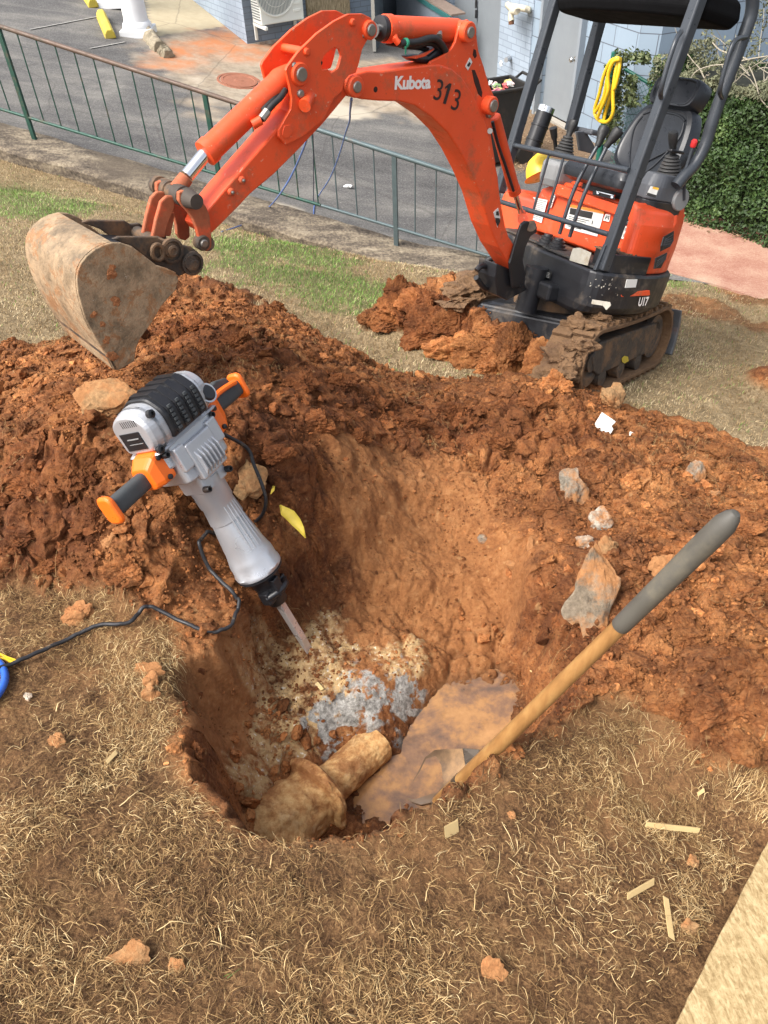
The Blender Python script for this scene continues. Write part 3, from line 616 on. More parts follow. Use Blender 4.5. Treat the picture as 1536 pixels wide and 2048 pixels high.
def acunit():
    a=onF(524,52,.34); b=onF(609,42,.34); wd=np.linalg.norm((b-a)[:2]); z0=float(a[2]); c=(a+b)/2
    rt=empty('air_conditioner',(c[0],c[1],z0),'white outdoor air conditioning unit bolted to the blue-grey brick wall','air conditioner')
    wt=simple('ac_white',(.62,.63,.58),.4,0,.06,8,.08); H=.72; ctr=np.array([*(c[:2]-nF*.15),z0+H/2])
    obj('casing',MB().box(ctr,(wd,.3,H),Fx),wt,rt,.012,3)
    fc=c[:2]-np.array(dF)*wd*.12; fc=np.array([fc[0],fc[1],z0+H*.52])
    fr=MB().lathe(fc-np.array([*nF,0])*.0,(*nF,0),[(0,.30),(.012,.30),(.016,.285),(.002,.27)],40,cap=False); obj('fan_ring',fr,wt,rt)
    g=MB().lathe(fc,(*nF,0),[(.003,.27),(.004,.0001)],40,cap=False); obj('fan_opening',g,simple('fan_dark',(.20,.23,.23),.6),rt)
    gm=MB()
    for k in range(-12,13):
        x=k*.0215; h=math.sqrt(max(.27**2-x*x,0)); q=fc+np.array([*dF*x,0])+np.array([*nF,0])*.016; gm.cyl(q-np.array([0,0,h]),q+np.array([0,0,h]),.003,n=5)
    for r in(.09,.18): gm.tube([fc+np.array([*dF*math.cos(t)*r,0])+np.array([0,0,math.sin(t)*r])+np.array([*nF,0])*.017 for t in np.linspace(0,6.2832,33)],.003,5)
    obj('grille',gm,wt,rt)
    for k in range(7): obj('side_vent',MB().box(np.array([*(c[:2]+dF*wd*.34),z0+.12+k*.085])+np.array([*nF,0])*.004,(wd*.17,.012,.035),Fx),wt,rt,.004)
    lm=MB()
    for k in range(20): lm.box(np.array([*(c[:2]-dF*(wd/2+.003)-nF*.15),z0+.06+k*.032]),(.008,.25,.012),Fx)
    obj('coil_guard',lm,simple('dark_fins',(.12,.13,.13),.5),rt)
    for sx in(-.3,.32): obj('bracket',MB().box(np.array([*(c[:2]+dF*sx-nF*.12),z0-.025]),(.04,.42,.04),Fx).box(np.array([*(c[:2]+dF*sx-nF*.30),z0-.12]),(.04,.03,.2),Fx),wt,rt,.004)
acunit()
# straw mat, post, open door, teal downspout, sloped bulkhead
a=onF(615,20,.06);b=onF(700,14,.06); mz=float(onF(655,38,.06)[2])
s=NT('woven_reed'); n=s.noise(30,4,.7,vec=s.mapping((3,3,.35))); c=s.ramp(n,[(.35,(.11,.085,.05)),(.5,(.28,.225,.14)),(.68,(.46,.39,.26))]); rm=s.out(c,.9,0,s.bump(n,.8,.01),.2)
tag(local_box('reed_panel',a[:2],b[:2],mz-.3,mz+1.6,.04,rm),'brown woven reed panel beside the air conditioner','panel')
q=HL(752,106); 
op=empty('open_door',(*q[:2],q[2]),'dark grey door standing open left of the teal downpipe','door')
q2=onW(800,60); e2=onW(797,70)[:2]
dOp=nrm(e2-q[:2]); Lop=min(np.linalg.norm(e2-q[:2]),.9); e3=q[:2]+dOp*Lop
local_box('door_leaf',q[:2],e3,q[2]+.02,2.4,.045,simple('dark_door',(.12,.145,.165),.4,.1,.1,4),op,bev=.003)
local_box('edge_strip',q[:2]-dOp*.012,q[:2]-dOp*.001,q[2]+.02,2.4,.05,simple('aluminium_edge',(.42,.42,.39),.4,.6),op,off=.004)
hq=q[:2]+dOp*.12; hn=np.array([dOp[1],-dOp[0]]); hn=hn if np.dot(hn,CC[:2]-q[:2])>0 else -hn
zc=.25; obj('pull_handle',MB().tube([np.array([*(hq+hn*o),zc+dz]) for o,dz in((0,.0),(.06,.0),(.06,.22),(0,.22))],.012,8),stl,op)
local_box('recess_shade',e3,onW(812,70)[:2],-1.6,2.4,.1,simple('shadow_grey',(.05,.06,.07),.6),op)  # dark slab stands in for the shaded recess behind the open door
tl=simple('teal_paint',(.03,.125,.125),.5,0,.25,14,.2,dirt=.12)
u0=onW(803,100,.25); tag(obj('downpipe',MB().box(np.array([u0[0],u0[1],.6]),(.09,.07,4.2),np.array([[dW[0],nW[0],0],[dW[1],nW[1],0],[0,0,1]])),tl,None,.006),'teal square downpipe between the open door and the sloping side wall','downpipe')
bk=empty('cellar_bulkhead',onW(880,100,.5),'low grey sloping side wall edged with green flashing','bulkhead')
p_=[onW(848,0,.5),onW(900,32,.5)]; d_=p_[1]-p_[0]; pA=p_[0]-d_*1.2; pB=p_[1]+d_*.05
out=[pA,pB,np.array([*pB[:2],-1.7]),np.array([*pA[:2],-1.7])]
obj('side_wall',MB().prism(out,(*(-nW*.06),0)),simple('slate_paint',(.17,.20,.235),.6,0,.1,4,.2),bk)
nn=np.array([*(-nW),0.]); obj('flashing',MB().prism([pA+np.array([0,0,.005]),pB+np.array([0,0,.005]),pB+np.array([0,0,-.05]),pA+np.array([0,0,-.05])],nn*-.02),tl,bk)
obj('cover_board',MB().prism([pA+np.array([0,0,.03]),pB+np.array([0,0,.03]),pB+np.array([0,0,.007]),pA+np.array([0,0,.007])],nn*.22),simple('brown_board',(.20,.15,.12),.7,0,.3,14),bk)
p=HL(838,95); q=HL(800,80); tag(obj('teal_channel',MB().box((p+q)/2+np.array([0,0,.03]),(.55,.10,.06),np.array([[dW[0],nW[0],0],[dW[1],nW[1],0],[0,0,1]])),tl,None,.005),'teal metal channel lying on the ground below the boom cylinder','channel')
# ------------------------------------------------------------ column, downspout, parking blocks, kerb piece, manhole
def column():
    b=HL(278,68); wt=simple('column_white',(.70,.71,.72),.4,0,.05,6,.08); rt=empty('porch_column',b,'white round porch column with a square base beside the black downpipe','column')
    obj('shaft',MB().lathe(b+np.array([0,0,.05]),(0,0,1),[(.0,.19),(.05,.2),(.09,.185),(.11,.165),(.16,.16),(2.6,.145)],40),wt,rt); obj('plinth',MB().box(b+np.array([0,0,.03]),(.42,.42,.10)),wt,rt,.008)
    b=HL(220,10); rt=empty('porch_column',b,'white column foot at the top edge left of the nearer column','column')
    obj('shaft',MB().lathe(b+np.array([0,0,.05]),(0,0,1),[(.0,.19),(.05,.2),(.09,.185),(.11,.165),(2.6,.145)],32),wt,rt); obj('plinth',MB().box(b+np.array([0,0,.03]),(.42,.42,.10)),wt,rt,.008)
    q=HL(262,64); r=ray(262,64); bb=lambda px,py:ONP(px,py,q,(0,-1,0))
    tag(obj('black_downpipe',MB().tube(spline([bb(252,68),bb(258,62),bb(261,50),bb(259,20),bb(253,-40),bb(250,-100)],6),.035,12),blk),'black downpipe running down the white column','downpipe')
column()
def stop(p0,p1,lab,mat,w=.15,h=.11,rough=.0):
    a=HL(*p0);b=HL(*p1); d=b-a; L=np.linalg.norm(d); d=d/L; sx=nrm(np.cross(d,(0,0,1))); up=np.cross(sx,d); R=[]
    for t in np.linspace(0,1,16 if rough else 4):
        c=a+d*L*t; e=rough; jit=lambda:1+e*(RNG.random()-.5)
        R.append([c-sx*w*.5*jit(),c-sx*w*.42*jit()+up*h*.6*jit(),c-sx*w*.22*jit()+up*h*jit(),c+sx*w*.22*jit()+up*h*jit(),c+sx*w*.42*jit()+up*h*.6*jit(),c+sx*w*.5*jit()])
    return tag(obj('parking_block' if not rough else 'broken_kerb_piece',MB().loft(R),mat,None,.012 if not rough else .02),lab,'parking block' if not rough else 'kerb stone',None)
yl=simple('yellow_worn_paint',(.52,.40,.05),.7,0,.15,10,.4,60,.005,dirt=.25,dirt_col=(.35,.27,.14))
stop((222,78),(204,36),'chipped yellow parking block nearer the railing',yl); stop((188,16),(168,-14),'yellow parking block cut by the top edge of the view',yl)
rk=simple('weathered_kerb',(.27,.23,.16),.95,0,.5,22,.9,60,.012,dirt=.2); stop((322,104),(288,66),'broken mossy kerb stone lying at the foot of the white column',rk,.2,.12,.5); stop((338,116),(326,106),'short lump of kerb stone at the end of the broken one',rk,.17,.09,.6)
m_=HL(478,162); rt=empty('manhole_cover',m_,'round rust-red manhole cover in the stained paving','manhole cover'); rm_=simple('rust_red_iron',(.30,.12,.07),.8,.2,.3,12,.5,80,.004)
az=np.array([KE[0],KE[1],(KB[2]-KA[2])/KL]); up_=nrm(np.cross(az,np.array([KN[0],KN[1],0]))); up_=up_ if up_[2]>0 else -up_
obj('lid',MB().lathe(m_-up_*.01,up_,[(0,.235),(.022,.235),(.024,.20),(.018,.195),(.02,.06),(.024,.05),(.024,.0005)],40,smooth=False),rm_,rt,.002); obj('rim',MB().lathe(m_-up_*.01,up_,[(0,.29),(.018,.28),(.018,.25),(0,.245)],40,smooth=False,cap=False),rm_,rt)
pw=HL(696,376); tag(obj('crumpled_tissue',MB().rough_rock(pw+np.array([0,0,.015]),(.05,.035,.02),5,2,.5),simple('tissue_white',(.75,.75,.73),.9)),'crumpled white tissue on the asphalt behind the railing','tissue')
# paint lines
for (a_,b_) in (((490,98-0),(600,86)),): pass
for p0,p1 in (((60,60),(196,34)),((180,98),(250,85))):
    a=HL(*p0);b=HL(*p1); d=nrm(b-a); sx=nrm(np.cross(d,(0,0,1)))*.02; u=np.array([0,0,.006]); tag(obj('worn_bay_line',MB().prism([a-sx+u,b-sx+u,b+sx+u,a+sx+u],(0,0,.002)),simple('faded_line',(.28,.27,.25),.9,0,.4,30)),kind='structure')
# ------------------------------------------------------------ bin
def bin_():
    b=HL(990,322); up=np.array([0,0,1.]); d=np.array([dW[0],dW[1],0]); n=np.array([nW[0],nW[1],0]); rt=empty('rubbish_bin',b,'open black wheelie bin full of rubbish against the brick wall','bin')
    bm=simple('bin_black',(.022,.021,.02),.5,0,.3,9,.2,30,.004,dirt=.2,dirt_col=(.10,.07,.05)); H=.80
    def ring(w,h,z):
        w*=.9;h*=.85
        return [b+d*(-w)+n*(-h)+up*z,b+d*w+n*(-h)+up*z,b+d*w+n*h+up*z,b+d*(-w)+n*h+up*z]
    obj('body',MB().loft([ring(.21,.24,.05),ring(.27,.31,H),ring(.29,.33,H),ring(.29,.33,H+.03),ring(.255,.295,H+.03),ring(.245,.285,H-.25)],True),bm,rt,.01)
    obj('handle',MB().tube([b+d*x-n*y+up*z for x,y,z in((-.2,.31,H),(-.2,.40,H+.05),(.2,.40,H+.05),(.2,.31,H))],.016,8),bm,rt)
    for sx in(-1,1): obj('wheel',MB().cyl(b+d*sx*.2-n*.26+up*.1,b+d*sx*.25-n*.26+up*.1,.1,n=20),bm,rt)
    cols=[(.7,.68,.62),(.6,.12,.12),(.65,.55,.2),(.2,.32,.14),(.72,.72,.7),(.45,.15,.2),(.62,.45,.42),(.5,.5,.46)]
    RC8=['white','red','yellow','green','pale','maroon','pinkish','grey']; PL3=['at the left of','near the middle of','at the right of']
    for k in range(22):
        c=b+d*((k//8)-1)*-.11+d*RNG.uniform(-.05,.05)+n*RNG.uniform(-.18,.18)+up*(H-.08+RNG.uniform(0,.10)); 
        tag(obj('piece_of_rubbish',MB().rough_rock(c,RNG.uniform(.02,.055,3)*(1,1,.7),k,2,.5),simple('rub%d'%(k%8),cols[k%8],.6)),'small %s piece of rubbish %s the heap in the black bin'%(RC8[k%8],PL3[k//8]),'rubbish','rubbish heaped in the black bin')
bin_()
# ================================================================ HEDGE, FENCE, HOSE
def leafmat(name,c0,c1,c2,rough=.5,tr=.0):
    s=NT(name); c=s.ramp(s.attr('shade'),[(.0,c0),(.55,c1),(1.,c2)]); c=s.mix(.25,c,s.mix(s.noise(6,3),c0,c2)); s.out(c,rough,0,None,.3)
    return s.m
def leaves(name,mat,P,N_,size,shade,parent=None,asp=.5):
    n=len(P); a=RNG.normal(size=(n,3)); a-= (a*N_).sum(1,keepdims=True)*N_; a/=np.linalg.norm(a,axis=1,keepdims=True); b=np.cross(N_,a)
    L=size[:,None]; 
    v=np.stack([P-a*L*.5,P+b*L*asp*.5+N_*L*.06,P+a*L*.5,P-b*L*asp*.5+N_*L*.06],1).reshape(-1,3)
    F=np.arange(4*n).reshape(n,4); o=numesh(name,v,F,mat,False,attrs={'shade':np.repeat(shade,4)})
    if parent is not None: setpar(o,parent)
    return o
def unit(n): q=RNG.normal(size=(n,3)); return q/np.linalg.norm(q,axis=1,keepdims=True)
def hedge():
    p0=HL(1345,420); p1=HL(1536,480); d=nrm((p1-p0)[:2]); nb=np.array([-d[1],d[0]]); nb=nb if nb[1]>0 else -nb
    z0=p0[2]-.05
    q=p0[:2]+d*.5; Hh=min(np.linspace(.8,3.,200),key=lambda h:abs((lambda c:CY-FPX*c[1]/-c[2])(CR.T@(np.array([*q,z0+h])-CC))-150)); print('hedge h',Hh)
    rt=empty('hedge',(*p0[:2],z0),'dense dark green hedge with bare twigs on top beside the pink path','hedge')
    n=90000; s_=RNG.uniform(-.40,5.,n); u=RNG.random(n)
    # lumpy surface distance from an inner wall
    h=RNG.random(n)**.8; face=RNG.random(n)<.68
    lum=lambda s,z:.10*fbm2(s,z,1.7,3,.5,31)+.05*fbm2(s,z,6,2,.5,33)
    zz=h*Hh; off=-lum(s_,zz)-.15+.25*(zz/Hh)**2
    depth=np.abs(RNG.normal(0,.05,n)); topz=Hh+lum(s_,s_*0+9)*1.6-.12*sstep(.8,0,s_)
    b_=np.where(face,off+depth,off+RNG.uniform(0,1.0,n)); z_=np.where(face,np.minimum(zz,topz),topz-depth)
    se=np.where(s_<.15,RNG.random(n)<.9,True)
    P=np.stack([p0[0]+d[0]*s_+nb[0]*b_,p0[1]+d[1]*s_+nb[1]*b_,z0+z_],1)
    # end face
    m=14000; t=RNG.uniform(-.1,1.0,m); zz2=RNG.random(m)*Hh; e=-.42-lum(t+7,zz2)-.12*(zz2/Hh)+np.abs(RNG.normal(0,.05,m))
    P2=np.stack([p0[0]+d[0]*e+nb[0]*t,p0[1]+d[1]*e+nb[1]*t,z0+zz2],1); P=np.r_[P,P2]
    outn=np.array([-nb[0],-nb[1],.5]); N_=unit(len(P))*.9+outn*.7; N_/=np.linalg.norm(N_,axis=1,keepdims=True)
    cl=fbm3(P*4.,3,.6,44); sh=np.clip(.42+.35*cl+RNG.normal(0,.16,len(P)),0,1)
    dry=(P[:,2]>z0+Hh*.86)&(fbm3(P*2.,2,.5,47)>-.1)
    gm=leafmat('hedge_leaf',(.010,.022,.007),(.035,.075,.020),(.13,.19,.055)); dmx=leafmat('hedge_leaf_dry',(.05,.055,.03),(.14,.15,.085),(.26,.25,.15),.7)
    leaves('foliage',gm,P[~dry],N_[~dry],RNG.uniform(.03,.05,(~dry).sum()),sh[~dry],rt,.55); leaves('foliage',dmx,P[dry],N_[dry],RNG.uniform(.02,.04,dry.sum()),sh[dry],rt,.5)
    mb=MB(); c=p0[:2]+d*2.2+nb*.55; mb.box((c[0],c[1],z0+Hh*.46),(4.7,.85,Hh*.88),np.array([[d[0],nb[0],0],[d[1],nb[1],0],[0,0,1]])); obj('shade_core',mb,simple('hedge_core',(.012,.014,.008),1.),rt)  # near-black box stands for the shade deep inside the hedge
    tw=MB()
    for k in range(85):
        s=RNG.uniform(-.1,2.2); b=RNG.uniform(0,.8); base=np.array([*(p0[:2]+d*s+nb*b),z0+Hh-.15]); dr=nrm(np.array([RNG.normal(0,.6),RNG.normal(0,.5),RNG.uniform(.25,1.)])); L=RNG.uniform(.2,.6)
        pts=[base]; 
        for j in range(5): dr=nrm(dr+RNG.normal(0,.22,3)+np.array([0,0,-.05])); pts.append(pts[-1]+dr*L/5)
        tw.tube(pts,[.006,.005,.004,.0035,.003,.002],5)
    # the long pale runners
    def run(pp,o): tw.tube(spline([ONP(x,y,np.array([*(p0[:2]-nb*o),0]),np.array([*nb,0])) for x,y in pp],5),.005,5)
    run([(1373,175),(1390,145),(1420,132),(1455,128),(1500,118),(1536,112)],-.05); run([(1498,132),(1510,160),(1520,195),(1536,215)],.03); run([(1500,120),(1470,110),(1440,100),(1425,85)],-.1)
    obj('bare_twigs',tw,simple('pale_twig',(.34,.30,.23),.9),rt)
    # sprigs standing above
    q=[];
    for px,py,ht in ((1403,150,.42),(1398,140,.5),(1380,165,.3),(1510,110,.6),(1500,105,.55),(1450,125,.3)):
        c=ONP(px,py,np.array([*(p0[:2]+nb*.2),0]),np.array([*nb,0])); 
        for k in range(140): f=RNG.random(); q.append(c+np.array([RNG.normal(0,.035),RNG.normal(0,.035),f*ht-.1]))
    q=np.array(q); leaves('foliage',dmx,q,unit(len(q)),RNG.uniform(.025,.045,len(q)),RNG.random(len(q)),rt)
    # leaf litter at the foot
    m=1500; s=RNG.uniform(-1.2,4,m); b=-np.abs(RNG.normal(0,.07,m))-.05; P=np.stack([p0[0]+d[0]*s+nb[0]*b,p0[1]+d[1]*s+nb[1]*b,np.full(m,z0+.065)],1)
    o=leaves('leaf_litter',leafmat('litter',(.10,.05,.025),(.25,.15,.08),(.45,.33,.2),.9),P,nrm([0,0,1])[None]+unit(m)*.3,RNG.uniform(.02,.045,m),RNG.random(m)); tag(o,kind='stuff')
    m=2500; P=np.array([HL(x,y) for x,y in zip(RNG.uniform(1010,1175,260),RNG.uniform(235,350,260))]); P=P[RNG.integers(0,len(P),m)]+RNG.normal(0,.08,(m,3))*(1,1,0)+np.array([0,0,.008])
    o=leaves('dead_leaves',MATS.get('x') or bpy.data.materials['litter'],P,nrm([0,0,1])[None]+unit(m)*.3,RNG.uniform(.015,.035,m),RNG.random(m)); tag(o,kind='stuff')
hedge()
def chainfence():
    gp=simple('green_vinyl',(.015,.12,.085),.4); off=.35
    O=np.array([*(Kc[:2]+nW*off),0]); N3=np.array([*nW,0])
    pt=onW(1229,108,off); foot=np.array([pt[0],pt[1],-1.65]); rt=empty('chain_link_fence',foot,'green chain-link fence panel with a green top tube beside the block wall','fence')
    obj('post',MB().cyl(foot,pt+np.array([0,0,.02]),.034,n=16),gp,rt)
    a=onW(1250,138,off); e=a[:2]+nrm(dR-dW*.6)*.0
    dd=nrm(np.array([.62,-.55])); # runs from the post towards the hedge
    r1=ray(1340,190); 
    b=ONP(1340,192,np.array([*a[:2],0]),np.array([-dd[1],dd[0],0.]))
    top0=a; top1=b; obj('top_tube',MB().cyl(top0,top1,.018,n=10),gp,rt)
    L=np.linalg.norm((top1-top0)[:2]); dz=(top1-top0)[2]; H=1.15; wm=MB()
    st=.062; n=int((L+H)/st)+2
    dh=(top1-top0)[:2]/L
    def pnt(u,v): return np.array([*(top0[:2]+dh*u),top0[2]+dz*u/L-v])
    for k in range(-int(H/st),int(L/st)+1):
        for sg in(1,-1):
            u0=k*st; pts=[]
            for v in (0,H):
                pts.append((u0+(v if sg==1 else H-v),v))
            (ua,va),(ub,vb)=pts
            # clip to panel
            t0,t1=0.,1.
            for lim,sgn in((0,1),(L,-1)):
                fa=(ua-lim)*sgn; fb=(ub-lim)*sgn
                if fa<0 and fb<0: t0=2;break
                if fa<0: t0=max(t0,fa/(fa-fb))
                if fb<0: t1=min(t1,fa/(fa-fb))
            if t0>=t1: continue
            wm.cyl(pnt(ua+(ub-ua)*t0,va+(vb-va)*t0),pnt(ua+(ub-ua)*t1,va+(vb-va)*t1),.0022,n=4,cap=False)
    obj('wire_mesh',wm,gp,rt)
    # creeper
    P=[];
    for k in range(2600):
        t=RNG.random(); 
        if t<.62: x,y=RNG.normal(1232,9),RNG.uniform(125,290); x-= (y-125)*.06
        elif t<.8: x=RNG.uniform(1228,1300); y=112+6*RNG.normal()+(x-1228)*.06
        else: x,y=RNG.normal(1262,7),RNG.uniform(150,215)
        P.append(onW(x,y,off-.02+RNG.normal(0,.05)))
    P=np.array(P); cr=empty('creeper',onW(1215,285,off),'leafy green creeper climbing the fence post under the yellow hose','creeper')
    leaves('foliage',leafmat('creeper_leaf',(.02,.035,.012),(.07,.10,.035),(.20,.22,.10)),P,unit(len(P)),RNG.uniform(.03,.06,len(P)),RNG.random(len(P)),cr,.55)
    st_=MB()
    for k in range(9):
        xs=1236+k*2-8; st_.tube([onW(xs-(y-115)*.1+3*math.sin(y*.1+k),y,off-.03) for y in range(118,292,14)],.006,5)
    obj('stems',st_,simple('stem_brown',(.13,.10,.06),.9),cr)
    # hose coil
    hm=simple('yellow_hose',(.72,.46,.02),.35,0,.08,10,.05)
    def H_(pp,r=.019,o=off+.12): return [onW(x,y,o+oo) for x,y,oo in pp]
    loops=[[(1236,118,0),(1222,122,.03),(1208,150,.04),(1198,190,.03),(1189,222,.02),(1198,240,.02),(1215,243,.03),(1226,225,.05),(1226,190,.06),(1230,150,.05),(1237,120,.02)],
           [(1238,117,.03),(1228,120,.06),(1216,150,.07),(1207,195,.06),(1190,225,.05)],
           [(1241,118,.0),(1232,150,.03),(1222,190,.02),(1212,220,.0),(1208,240,0)],
           [(1240,116,.02),(1238,140,.04),(1230,175,.06),(1226,178,.05)],
           [(1240,118,.05),(1226,124,.08),(1216,150,.09),(1216,180,.08),(1210,200,.07),(1201,220,.06),(1195,235,.05)]]
    hb=MB()
    for L_ in loops: hb.tube(spline(H_(L_),6),.0195,10)
    tag(obj('garden_hose',hb,hm),'yellow garden hose hung in loops on the green fence post','hose')
chainfence()
# ================================================================ MINI EXCAVATOR
def rotm(yaw,pitch,roll):
    f=np.array([math.cos(yaw)*math.cos(pitch),math.sin(yaw)*math.cos(pitch),math.sin(pitch)])
    l0=np.array([-math.sin(yaw),math.cos(yaw),0.]); u0=np.cross(f,l0); l=l0*math.cos(roll)+u0*math.sin(roll)
    return np.stack([f,l,np.cross(f,l)],1)
MO=np.array([1.012,4.016,-.945]); MU=rotm(3.595,.30,.117); MT=rotm(3.983,.28,.117)
ex=empty('mini_excavator',MO,'orange-red and black mini excavator with its bucket resting on the clay heap','excavator')
ORG=(.78,.078,.018)
def orange(name,col=ORG,dirt=.26,rough=.40):
    if name in MATS: return MATS[name]
    s=NT(name); c=np.array(col); n=s.noise(3,5,.6); co=s.mix(n,tuple(c*(.82,.8,.8)),tuple(np.minimum(c*(1.08,1.35,1.6),1)))
    sc=s.ramp(s.noise(70,3,.6,vec=s.mapping((1,.12,1),(0.3,.5,.4))),[(.66,0.),(.69,.85)]); sc=s.math('MULTIPLY',sc,s.ramp(s.noise(6,3),[(.46,0.),(.57,1.)])); co=s.mix(sc,co,(.70,.36,.24)); gm=s.ramp(s.noise(2.2,6,.7),[(.50,0.),(.72,.5)]); co=s.mix(gm,co,(.38,.05,.018)); sp=s.ramp(s.noise(55,4,.75),[(.66,0.),(.71,.7)]); co=s.mix(sp,co,(.20,.05,.03))
    a=s.math('MULTIPLY',s.ramp(s.noise(5,7,.75),[(.64-.4*dirt,0.),(.80-.4*dirt,1.)]),.75); co=s.mix(a,co,s.mix(s.noise(60,4),(.12,.05,.025),(.36,.17,.08)))
    r=s.mix(a,s.ramp(s.noise(11,4),[(.3,(rough-.08,)*3),(.7,(rough+.14,)*3)]),(.85,.85,.85))
    MATS[name]=s.out(co,r,0,s.bump(s.noise(130,4,.7),.12,.001,s.bump(s.noise(12,3),.06,.01)),.45); return MATS[name]
OR=orange('digger_orange'); ORD=orange('digger_orange_muddy',ORG,.75,.6); 
BK=simple('digger_black',(.016,.016,.018),.38,0,.3,8,.12,60,.002,dirt=.12,dirt_col=(.16,.10,.06)); BKD=simple('digger_black_scratched',(.016,.017,.02),.42,0,.3,8,.2,60,.002,dirt=.26,dirt_col=(.22,.17,.12))
POST=simple('rops_steel',(.040,.046,.054),.36,.1,.2,12,.08); CHR=simple('chrome_rod',(.75,.75,.75),.12,1.,.05,20,.03); PIN=simple('pin_steel',(.30,.28,.25),.4,.8,.3,25,.2,80,.002,dirt=.15)
RUB=simple('black_rubber_hose',(.015,.015,.015),.55,0,.2,30,.15); MUD=simple('dried_mud',(.17,.095,.045),.97,0,.4,14,.9,70,.012,dirt=.3,dirt_col=(.10,.05,.025)); IRON=simple('muddy_iron',(.075,.06,.048),.7,.3,.4,14,.5,60,.004,dirt=.45,dirt_col=(.28,.16,.08))
GRY=simple('console_grey',(.085,.09,.10),.45,0,.12,8,.15,200,.001); GRYL=simple('console_light_grey',(.22,.225,.225),.5,0,.12,8,.15,dirt=.15); SEAT=simple('seat_vinyl',(.016,.018,.022),.34,0,.15,6,.06,200,.0005,spec=.5)
def U(x,y,z): return MO+MU@np.array([x,y,z],float)
def T_(x,y,z): return MO+MT@np.array([x,y,z],float)
def ML(px,py,ax,val,Mx=None):
    Mx=MU if Mx is None else Mx; r=Mx.T@ray(px,py); c=Mx.T@(CC-MO); return CC+ray(px,py)*((val-c[ax])/r[ax])
def c5(x,y): return (860+x/2.844,330+y/2.844)
def c3(x,y): return (996+x/2.844,y/2.844)
def c2(x,y): return (500+x/2.844,y/2.844)
def c4(x,y): return (250+x/3.84,300+y/3.84)
def cb(x,y): return (30+x/3.072,420+y/3.072)
def ub(mb,c,size,ax=None): return mb.box(U(*c),size,MU if ax is None else ax)
# ---- house: plan outline, lofted
def plan(pts,z): return [U(x,y,z) for x,y in pts]
def rnd(pts,r=.06,k=4):
    out=[];n=len(pts)
    for i in range(n):
        p=np.array(pts[i],float);a=np.array(pts[i-1],float)-p;b=np.array(pts[(i+1)%n],float)-p
        ra=min(r,np.linalg.norm(a)*.45);rb=min(r,np.linalg.norm(b)*.45); A_=p+nrm(a)*ra;B_=p+nrm(b)*rb
        for t in np.linspace(0,1,k+1): out.append(tuple((1-t)**2*A_+2*t*(1-t)*p+t*t*B_))
    return out
skirt=rnd([(.30,.03),(.31,.50),(.10,.53),(-.12,.515),(-.36,.42),(-.52,.22),(-.56,0),(-.52,-.22),(-.38,-.42),(-.1,-.52),(.22,-.52),(.26,-.10)],.09)
sk=lambda s,dx=0.:[((x-0)*s+dx,y*s) for x,y in skirt]
def loft_plan(zs): 
    mb=MB(); mb.loft([[U(x,y,z) for x,y in sk(s,dx)] for z,s,dx in zs],True,False); return mb
body=obj('chassis',loft_plan([(.44,.80,.03),(.465,.93,.01),(.50,.985,.0),(.60,1.,0),(.665,1.,0),(.678,.985,0)]),BKD,ex,.006)
obj('floor_mat',MB().loft([[U(x,y,z) for x,y in rnd([(.27,.05),(.28,.46),(.02,.46),(.02,-.44),(.20,-.44),(.22,-.05)],.05)] for z in(.682,.694)]),simple('floor_rubber',(.035,.034,.033),.8,0,.3,10,.5,60,.004,dirt=.4,dirt_col=(.22,.13,.07)),ex,.003)
obj('orange_stripe',MB().prism([ML(*c5(*q),1,.523) for q in((1088,722),(1250,714),(1252,738),(1245,742),(1090,750),(1086,745))],MU[:,1]*-.008),OR,ex,.001)
# left step block with ribs
stp=obj('step_block',MB().loft([[U(x,y,z) for x,y in rnd([(.23,.50),(.20,.33),(-.04,.33),(-.07,.50)],.03)] for z in(.675,.765,.77)]),BKD,ex,.006)
rb=MB()
for k in range(8): rb.box(U(.205-.03*k,.415,.772),(.012,.15,.008),MU)
obj('tread',rb,IRON,stp)
